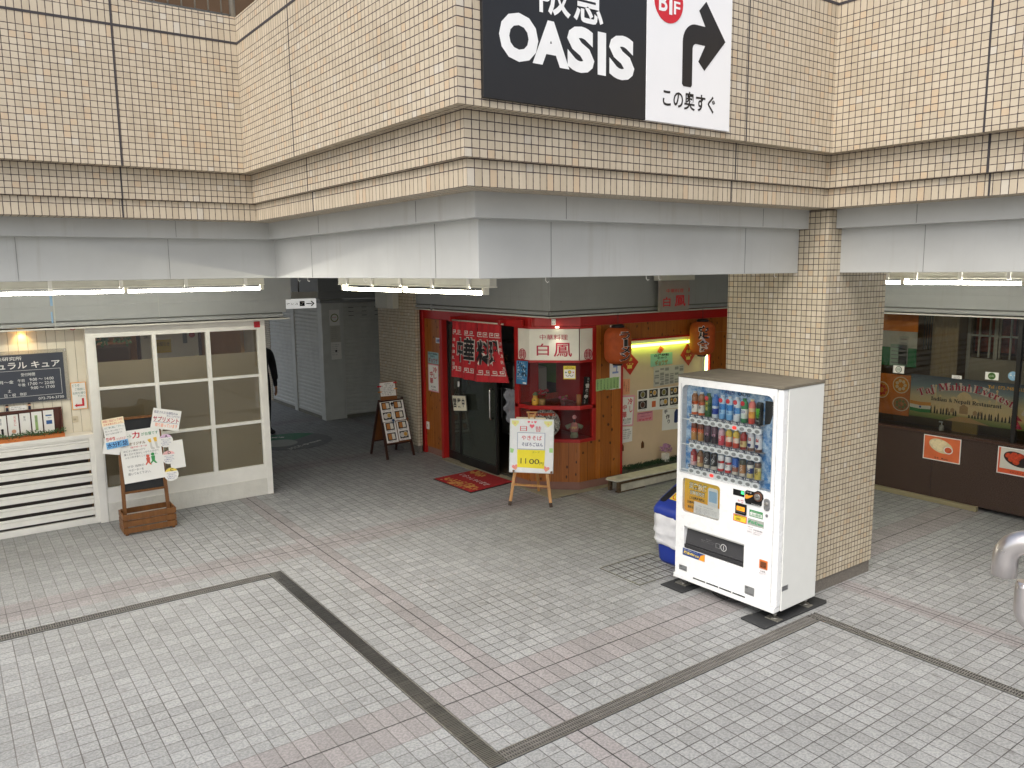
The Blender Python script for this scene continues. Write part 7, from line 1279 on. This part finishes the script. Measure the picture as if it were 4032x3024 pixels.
m = MB(); m.tube([(5.05 + .10 * math.cos(i * .35), 3.98 + .16 * math.sin(i * .35), .012 + i * .0012) for i in range(40)] + [(5.3, 4.0, .03), (5.45, 4.05, .1)], .006, 6); solo(m, 'power_cable', 'black coiled cable lying under the drinks machine', 'cable', W0, (5.05, 3.98, .006), black)

# ================================================================ curry restaurant (right)
IX = 9.05; IF = FB(IX); iw = thing('curry_restaurant', 'brown granite parapet and long window of the curry restaurant at the right', 'shopfront', IF, (-4.0, 0, 0)); gran = M('brown_granite', (66, 51, 44), .25, var=.5, scale=110)
MB().box(-6.4, 3, .0, .30, .05, .775).build('granite_parapet', gran, iw); MB().box(-6.4, 3, -.02, .30, .776, .800).build('cap_stone', M('cap_brown', (70, 46, 36), .3, var=.2, scale=60), iw, bevel=.003); m = MB(); [m.box(x - .0015, x + .0015, -.0012, .001, .05, .775) for x in (-5.4, -4.37, -3.34, -2.3)]; m.build('stone_joint', black, iw); MB().box(-6.4, -3.84, -.05, .0, .0, .05).build('kerb_strip', M('kerb_yellowish', (140, 130, 100), .7, dirt=.3), iw, bevel=.003)
MB().box(-6.4, 3, .06, .068, .80, 2.14).build('window_glass', glass_mat('dark_glass', (.80, .80, .77), ior=1.33), iw); m = MB(); m.box(-3.60, -3.56, .05, .10, .80, 2.14).box(-6.4, 3, .05, .10, 2.125, 2.16); m.build('window_bar', alu, iw)
rm2 = thing('curry_room', 'dim brown dining room behind the curry restaurant window', 'room', IF, (-4, 1.5, 0)); m = MB(); m.box(-7, 3, 3.2, 3.3, 0, 2.86).box(-7, -6.9, .35, 3.2, 0, 2.86).box(2.9, 3, .35, 3.2, 0, 2.86).box(-6.9, 2.9, .35, 3.2, 0, .01); m.build('wall', M('room_brown2', (120, 96, 70), .8, dirt=.2), rm2)
cr = M('curtain_beige', (150, 132, 104), .9); m = MB(); pts = [(-4.66 + i * .012, .42 + .015 * math.sin(i * 1.9)) for i in range(26)]; vs_ = [[m.b.verts.new((x, y, z)) for x, y in pts] for z in (.9, 2.12)]; [m._f([vs_[0][i], vs_[0][i + 1], vs_[1][i + 1], vs_[1][i]], True) for i in range(25)]
solo(m, 'curtain', 'drawn beige curtain in the curry restaurant window beside the hanging flag', 'curtain', IF, (-4.5, .4, .9), cr)
wg = thing('lattice_partition', 'white lattice partition inside the curry restaurant', 'partition', IF, (-4.0, .6, .9)); m = MB()
for x in (-4.33, -4.22, -4.11, -4.0, -3.89, -3.80, -3.70): m.box(x - .009, x + .009, .60, .62, 1.62, 2.14)
m.box(-4.34, -3.69, .60, .62, 1.86, 1.88).box(-4.345, -4.31, .59, .625, 1.2, 2.14).box(-4.06, -4.02, .595, .625, 1.6, 2.14).box(-3.71, -3.675, .59, .625, 1.3, 2.14); m.build('lattice', M('partition_white', (170, 164, 152), .6), wg); MB().box(-4.31, -3.71, .60, .63, 1.30, 1.61).build('panel', M('partition_panel', (150, 142, 128), .6), wg)
pc = thing('wall_picture', 'colourful picture on the dining room wall behind the lattice', 'picture', IF, (-4.1, 1.2, 1.7)); MB().box(-4.55, -4.05, 1.2, 1.22, 1.6, 2.2).build('frame', M('mahogany'), pc); MB().box(-4.52, -4.08, 1.19, 1.199, 1.63, 2.17).build('picture', M('picture_red', (150, 66, 44), .6, var=.6, scale=9), pc)
ifl = thing('hanging_flag', 'orange, white and green flag hanging inside the curry restaurant window', 'flag', FB(9.2), (-4.9, 0, 1.48))
for c, z0, z1 in (((214, 124, 44), 1.905, 2.118), ((196, 194, 186), 1.712, 1.904), ((40, 124, 74), 1.49, 1.711)):
    m = MB(); pts = [(-5.12 + i * .03, .006 * math.sin(i * 1.1)) for i in range(15)]; vs_ = [[m.b.verts.new((x + (.004 if z == z0 else 0), y, z)) for x, y in pts] for z in (z0, z1)]; [m._f([vs_[0][i], vs_[0][i + 1], vs_[1][i + 1], vs_[1][i]], True) for i in range(14)]; m.build('stripe', M('flag_%d' % c[0], c, .8, trans=.2), ifl)
m = MB(); [m.box(-4.64 + i * .028, -4.628 + i * .028, .02, .03, 1.71, 2.12) for i in range(4)]; solo(m, 'dark_banner', 'narrow dark striped banner hanging between the flag and the curtain', 'banner', FB(9.2), (-4.6, .02, 1.7), black)
for x0, x1, z0, z1, lb in ((-5.0, -4.80, 1.50, 1.75, 'pale green sheet stuck over the flag in the window'), (-4.90, -4.79, 1.52, 1.85, 'narrow grey sheet stuck over the flag in the window')):
    t = thing('window_sheet', lb, 'sheet', FB(9.18), (x0, 0, z0)); MB().box(x0, x1, -.002, 0, z0, z1).build('sheet', M('sheet_tint_%d' % int(z1 * 100), (150, 176, 160) if z1 < 1.8 else (170, 170, 166), .6), t); m = MB(); [m.box(x0 + .015, x1 - .02, -.0032, -.0022, z1 - .04 - k * .045, z1 - .03 - k * .045) for k in range(5)]; m.build('print', grey_i, t)
bnr = thing('restaurant_banner', 'wide printed banner with a domed palace and the curry restaurant name in red', 'banner', FB(9.05), (-4.0, .03, .935)); BY = .078
MB().box(-4.705, -1.6, BY, BY + .006, .938, 1.425).build('banner_sheet', print_mat('dusk_print', ((0, (110, 132, 62)), (.12, (150, 150, 84)), (.2, (226, 196, 140)), (.5, (206, 190, 150)), (.75, (120, 140, 148)), (1, (62, 70, 88))), 0, .49), bnr)
MB().box(-5.2, -4.71, BY, BY + .006, .92, 1.40).build('banner_sheet', M('banner_orange', (206, 118, 44), .5, var=.2), bnr)
cream_p = M('palace_cream', (222, 196, 150), .5, var=.08, scale=30); shade_p = M('palace_shade', (176, 142, 98), .5)
m = MB(); y0, y1 = BY - .001, BY; m.box(-4.30, -3.90, y0, y1, 1.03, 1.17); 
def dome(mb, cx, zb, r_, k=1.15): mb.prism([(cx + r_ * math.cos(R(a)) * (1.0 if a not in (0, 180) else .9), zb + r_ * k * math.sin(R(a)) ** .9 if 0 < a < 180 else zb) for a in range(0, 181, 12)], y0, y1)
dome(m, -4.10, 1.17, .085, 1.3); dome(m, -4.215, 1.175, .036); dome(m, -3.985, 1.175, .036)
for x, zt in ((-4.415, 1.31), (-4.36, 1.20), (-3.77, 1.32), (-3.84, 1.20)): m.prism([(x - .011, 1.01), (x + .011, 1.01), (x + .007, zt), (x - .007, zt)], y0, y1); dome(m, x, zt, .013, 1.6)
m.build('palace_print', cream_p, bnr); m = MB(); y0, y1 = BY - .002, BY - .0011
for x, w_, h_ in ((-4.10, .045, .11), (-4.22, .022, .055), (-3.98, .022, .055), (-4.275, .018, .05), (-3.925, .018, .05)): m.prism([(x - w_, 1.035), (x + w_, 1.035), (x + w_, 1.035 + h_ * .7), (x, 1.035 + h_), (x - w_, 1.035 + h_ * .7)], y0, y1)
m.build('arch_print', shade_p, bnr); m = MB(); rnd = random.Random(14)
for i in range(26):
    x = -4.45 + i * .034 + rnd.uniform(-.008, .008)
    if abs(x + 4.10) < .06: continue
    h_ = rnd.uniform(.03, .07) * (1 + abs(x + 4.1) * 1.6); m.prism([(x - .010, 1.0), (x + .010, 1.0), (x + .007, 1.0 + h_ * .7), (x, 1.0 + h_), (x - .007, 1.0 + h_ * .7)], BY - .003, BY - .0021)
m.build('cypress_print', M('cypress_dark', (44, 42, 26), .6), bnr); m = MB(); m.prism([(-4.16, 1.0), (-4.04, 1.0), (-3.82, .94), (-4.30, .94)], BY - .0012, BY); m.build('path_print', M('path_tan', (190, 150, 96), .5), bnr)
def arc_text(txt, xs_, base, size, bold, mat_, y, name='lettering'):
    tx = Text(); x = xs_
    for ch in txt:
        vs0, _ = glyphs(ch if ch != ' ' else 'i', bold); adv = (max(v.x for v in vs0) - min(v.x for v in vs0)) * size + size * .055
        if ch == ' ': x += size * .30; continue
        xm = x + adv / 2; z = base(xm); sl = (base(xm + .01) - base(xm - .01)) / .02; tx.line(ch, xm - adv / 2 * math.cos(math.atan(sl)), z - adv / 2 * math.sin(math.atan(sl)), size, bold=bold, y=y, rot=math.atan(sl)); x += adv
    tx.build(mat_, bnr, name); return x
bold_serif = lambda s: ''.join(chr(0x1D400 + ord(c) - 65) if 'A' <= c <= 'Z' else chr(0x1D41A + ord(c) - 97) if 'a' <= c <= 'z' else c for c in s)
bs_ = lambda x: 1.292 - .50 * (x + 4.12) ** 2
NAME = bold_serif('Taj Mahal Everest')
def width(sz): return sum((max(v.x for v in glyphs(c, .0)[0]) - min(v.x for v in glyphs(c, .0)[0])) * sz + sz * .055 if c != ' ' else sz * .30 for c in NAME)
SZ = .100 * .985 / width(.100)
arc_text(NAME, -4.60, bs_, SZ, .035, M('noren_white'), BY - .004); arc_text(NAME, -4.60, bs_, SZ, .0, M('banner_crimson', (176, 34, 70), .5), BY - .0055)
Text().fit(bold_serif('Indian & Nepali Restaurant'), -4.46, -3.715, 1.135, 1.192, y=BY - .0055, bold=.006).build(M('banner_black', (24, 30, 50), .5), bnr)
Text().fit(bold_serif('Tel') + ' : 072-748-1515', -3.865, -3.505, 1.352, 1.388, y=BY - .004, bold=.015).build(M('banner_gold', (236, 176, 70), .5), bnr)
for c, z0, z1 in (((222, 150, 60), 1.075, 1.115), ((226, 222, 210), 1.035, 1.0745), ((54, 140, 70), .995, 1.0345)): MB().prism([(-4.70, z0 + .006), (-4.58, z0 - .004), (-4.46, z0 + .004), (-4.46, z1 + .004), (-4.58, z1 - .004), (-4.70, z1 + .006)], BY - .003, BY - .0021).build('flag_print', M('flagp_%d' % c[0], c, .5), bnr)
MB().disc(-4.58, 1.055, .013, BY - .004, BY - .0031).build('wheel_print', M('wheel_blue', (60, 80, 150), .5), bnr)
MB().prism([(-3.615, .95), (-3.50, .95), (-3.555, 1.04), (-3.505, 1.04), (-3.61, 1.145)], BY - .003, BY - .0021).build('pennant_print', M('banner_crimson'), bnr); m = MB(); m.disc(-3.575, .985, .017, BY - .004, BY - .0031); m.prism([(-3.59, 1.075), (-3.575, 1.068), (-3.56, 1.075), (-3.565, 1.06), (-3.575, 1.056), (-3.585, 1.06)], BY - .004, BY - .0031); m.build('moon_sun_print', wt, bnr)
def dish_photo(par, cx, cz, rx, rz, soup, bits, y):
    MB().disc(cx, cz, rz, y - .001, y, 28, rx / rz).build('bowl_print', M('bowl_cream', (222, 206, 170), .5), par); MB().disc(cx, cz, rz * .88, y - .002, y - .0011, 28, rx / rz).build('food_print', soup, par); m = MB(); rn = random.Random(int(cz * 1000)); 
    for i in range(7): a = i * .9; m.disc(cx + math.cos(a) * rx * .5, cz + math.sin(a) * rz * .5, rz * .2, y - .003 - i * .00005, y - .0021, 12)
    m.build('garnish_print', bits, par)
M('bowl_cream', (222, 206, 170), .5); dish_photo(bnr, -4.82, 1.28, .10, .10, M('curry_orange', (214, 140, 48), .4, var=.2, scale=30), M('bowl_cream'), BY); dish_photo(bnr, -4.81, 1.055, .10, .085, M('curry_brown', (176, 116, 66), .4, var=.3, scale=30), M('garnish_green', (120, 130, 70), .5), BY); dish_photo(bnr, -5.05, 1.2, .09, .10, M('curry_orange'), M('garnish_red', (190, 60, 40), .5), BY)
for nm, lb, x0, x1, z0, z1, col_, fn in (('sticker', 'white sticker with a round black and green emblem left of the banner top', -4.913, -4.782, 1.42, 1.508, white, 'ring'), ('sticker', 'small white label on the top edge of the banner', -4.24, -4.135, 1.422, 1.46, white, 'txt'), ('sticker', 'white certificate sticker with a round green emblem above the banner', -3.895, -3.761, 1.448, 1.53, white, 'halal')):
    t = thing(nm, lb, 'sticker', FB(9.108), ((x0 + x1) / 2, 0, z0)); MB().box(x0, x1, -.002, 0, z0, z1).build('sheet', col_, t); cx, cz = (x0 + x1) / 2, (z0 + z1) / 2
    if fn == 'txt': Text().fit('お持ち帰り', x0 + .02, x1 - .02, cz + .004, cz + .014, y=-.003).fit('TAKE OUT', x0 + .015, x1 - .015, cz - .014, cz - .003, y=-.003).build(ink, t)
    else: MB().disc(cx, cz, .038, -.0035, -.0022, 28).build('emblem', M('emblem_green', (84, 120, 50), .5) if fn == 'halal' else ink, t); MB().disc(cx, cz, .032, -.005, -.0036, 28).build('emblem_core', M('emblem_dark', (60, 96, 36), .5) if fn == 'halal' else M('emblem_pale', (206, 212, 200), .5), t); Text().fit('حلال' if fn == 'halal' else 'FOOD', cx - .022, cx + .022, cz - .010, cz + .012, y=-.006).build(white if fn == 'halal' else ink, t)
t = thing('round_sticker', 'round pale blue sticker with painted eyes above the banner', 'sticker', FB(9.108), (-3.622, 0, 1.46)); MB().disc(-3.622, 1.51, .048, -.002, 0, 28).build('disc', M('eye_blue', (130, 172, 200), .5), t); m = MB()
for s in (-1, 1): m.prism([(-3.622 + s * .008, 1.515), (-3.622 + s * .022, 1.524), (-3.622 + s * .038, 1.518), (-3.622 + s * .022, 1.511)], -.0032, -.0022); m.prism([(-3.622 + s * .006, 1.53), (-3.622 + s * .022, 1.537), (-3.622 + s * .038, 1.53), (-3.622 + s * .022, 1.533)], -.0032, -.0022)
m.tube([(-3.622, -.0028, 1.513), (-3.626, -.0028, 1.497), (-3.616, -.0028, 1.486)], .0015, 4); m.build('eye_print', M('eye_white', (230, 226, 216), .5), t)
for x0, x1, z0, z1, txt, lb, kind in ((-4.473, -4.063, .480, .762, 'モモ　Momo', 'orange menu poster of white dumplings with a dip on the granite parapet', 'momo'), (-3.685, -3.28, .47, .76, 'チキンティッカ　Chicken', 'orange menu poster of red grilled chicken at the right edge on the granite parapet', 'tikka')):
    t = thing('menu_poster', lb, 'poster', FB(9.046), ((x0 + x1) / 2, 0, z0), 'menu posters on the granite parapet'); MB().box(x0, x1, -.002, 0, z0, z1).build('border', white, t); o_ = MB().box(x0 + .010, x1 - .010, -.0032, -.0022, z0 + .010, z1 - .010).build('picture', M('poster_orange', (216, 108, 62), .45, var=.12) if kind == 'momo' else M('poster_orange2', (206, 84, 44), .45), t)
    if kind == 'tikka': MB().prism([(x0 + .025, z0 + .06), (x1 - .01, z0 + .06), (x1 - .01, z1 - .010), (x0 + .03, z1 - .010)], -.0042, -.0034).build('photo_ground', M('photo_white', (206, 202, 190), .5), t)
    cx, cz = (x0 + x1) / 2 - .01, (z0 + z1) / 2 + .03; MB().prism([(cx + math.cos(a) * .135 * math.cos(R(-15)) - math.sin(a) * .075 * math.sin(R(-15)), cz + math.cos(a) * .135 * math.sin(R(-15)) + math.sin(a) * .075 * math.cos(R(-15))) for a in [i * math.pi / 16 for i in range(32)]], -.0052, -.0044).build('plate_print', M('plate_cream', (214, 200, 160), .4) if kind == 'momo' else M('sizzle_black', (40, 30, 28), .4), t)
    m = MB(); rn = random.Random(2)
    for i, (dx, dz) in enumerate(((-.085, .03), (-.03, .045), (-.055, -.005), (.0, .01), (-.01, -.03), (.03, .04))): m.disc(cx + dx, cz + dz, .028, -.0062 - i * .0004, -.0054, 14, 1.2)
    m.build('food_print', M('momo_cream', (232, 216, 176), .4, var=.1, scale=40) if kind == 'momo' else M('tikka_red', (176, 62, 34), .35, var=.4, scale=40), t)
    if kind == 'momo': MB().disc(cx + .085, cz - .035, .042, -.0092, -.0084, 22, 1.2).build('bowl_print', white, t); MB().disc(cx + .085, cz - .033, .033, -.0102, -.0094, 22, 1.2).build('dip_print', M('dip_red', (196, 84, 44), .3), t)
    Text().fit(txt, x0 + .13, x1 - .13 if kind == 'momo' else x1 - .02, z0 + .022, z0 + .042, y=-.0046, bold=.01).build(ink, t)
sb = thing('pump_bottle', 'white pump bottle on the counter behind the curry restaurant window', 'bottle', FB(9.2), (-4.36, 0, .80)); MB().lathe((-4.36, 0, .80), [(.026, 0), (.028, .03), (.022, .055), (.010, .062)], 14).build('bottle', M('frosty_bottle', (206, 206, 200), .3), sb); m = MB(); m.cyl((-4.36, 0, .862), (-4.36, 0, .895), .006, n=8).box(-4.39, -4.35, -.008, .008, .893, .903); m.build('pump', white, sb)
solo(MB().box(-4.27, -4.0, .10, .13, .80, .93), 'menu_stand', 'yellowish menu stand on the counter behind the curry restaurant window', 'menu stand', FB(9.15), (-4.1, .1, .8), M('menu_yellow', (170, 140, 70), .5))

# ================================================================ supermarket direction sign
og = thing('direction_sign', 'large black and white direction sign with a thick bent arrow on the tiled wall', 'sign', FA(3.46), (3.3, 0, 3.533)); blk = M('sign_black', (30, 30, 32), .35, var=.04); sw_ = M('sign_board_white', (236, 236, 236), .35, var=.01)
MB().box(2.344, 3.489, -.0, .025, 3.533, 4.95).build('black_panel', blk, og, bevel=.002); MB().box(3.4895, 4.241, -.002, .025, 3.533, 4.95).build('white_panel', sw_, og, bevel=.002); wl = M('sign_letter_white', (238, 238, 236), .4)
tx = Text()
for ch, a, b in (('O', 2.442, 2.693), ('A', 2.655, 2.905), ('S', 2.890, 3.085), ('I', 3.110, 3.172), ('S', 3.195, 3.392)): tx.fit(ch, a, b, 3.733 if ch != 'A' and ch != 'I' else 3.740, 3.974 if ch != 'A' and ch != 'I' else 3.968, bold=.055, y=-.0015 - .0002 * len(tx.f) / 400)
tx.build(wl, og); Text().fit('阪', 2.702, 2.915, 3.998, 4.235, bold=.018, y=-.0015).fit('急', 2.935, 3.15, 3.998, 4.235, bold=.018, y=-.0015).build(wl, og)
m = MB(); a = [(3.792, 3.770)] + [(3.792, 4.00)]; arc1 = [(3.905 + .113 * math.cos(R(180 - i * 9)), 4.018 + .113 * math.sin(R(180 - i * 9))) for i in range(0, 11)]; arc2 = [(3.913 + .034 * math.cos(R(90 + i * 18)), 3.987 + .034 * math.sin(R(90 + i * 18))) for i in range(0, 6)]
pts = [(3.804, 3.762), (3.792, 3.775)] + arc1 + [(3.992, 4.131), (3.933, 4.216), (3.994, 4.278), (4.180, 4.070), (3.990, 3.874), (3.934, 3.921), (3.993, 4.021)] + arc2 + [(3.879, 3.775), (3.868, 3.762)]
m.prism(pts, -.004, -.0025); m.build('arrow', M('sign_arrow_black', (26, 24, 25), .4), og); Text().fit('この奥すぐ', 3.628, 4.097, 3.626, 3.735, bold=.016, y=-.0035).build(M('sign_arrow_black'), og)
d_ = MB().disc(3.667, 4.222, .121, -.0045, -.0025, 40).build('red_disc', M('sign_red', (204, 30, 44), .4), og); Text().fit('B', 3.582, 3.652, 4.16, 4.26, bold=.02, y=-.0055).fit('1', 3.668, 3.694, 4.15, 4.26, bold=.02, y=-.0055).fit('F', 3.708, 3.762, 4.158, 4.232, bold=.015, y=-.0055).build(wl, d_)

# ================================================================ handrail close to the viewer at the right edge
hr_ = thing('handrail', 'polished steel stair handrail end at the right edge close to the viewer', 'handrail', W0, (1.62, .55, 0)); ss = M('polished_rail', (214, 208, 204), .30, metal=1.0, var=.03)

def bend(p0, d0, d1, r_, n=8):                       # quarter bend leaving p0 along d0 and ending along d1
    p0, d0, d1 = Vector(p0), Vector(d0).normalized(), Vector(d1).normalized(); c = p0 + d1 * r_
    return [c - d1 * r_ * math.cos(math.pi / 2 * i / n) + d0 * r_ * math.sin(math.pi / 2 * i / n) for i in range(n + 1)]
dirr = Vector((.30, -.95, 0)).normalized(); up = Vector((0, 0, 1))
p = [Vector((1.424, .556, 2.149)), Vector((1.424, .556, 2.150)), Vector((1.424, .556, 2.175))] + bend((1.424, .556, 2.180), up, dirr, .034)
p += [p[-1] + dirr * .4, p[-1] + dirr * 1.1]
MB().tube(p, [.017, .0193] + [.0195] * (len(p) - 2), 24).build('rail', ss, hr_)
q = [Vector((1.482, .545, 2.128)), Vector((1.482, .545, 2.118)), Vector((1.482, .545, 2.085))] + bend((1.482, .545, 2.08), -up, dirr, .03)
q += [q[-1] + dirr * .4, q[-1] + dirr * 1.0]
MB().tube(q, [.012] + [.0145] * (len(q) - 1), 20).build('lower_rail', ss, hr_)
e = p[-1] - dirr * .35; MB().tube([(e.x, e.y, 2.2), (e.x, e.y, 0.0)], .019, 16).build('post', ss, hr_)
MB().bar((1.50, .53, 2.138), (1.66, .05, 2.138), .03, .006, (0, 0, 1)).build('flat_dark_strip', M('strip_dark_grey', (84, 84, 88), .4), hr_)  # flat dark grey bar running between the two rails
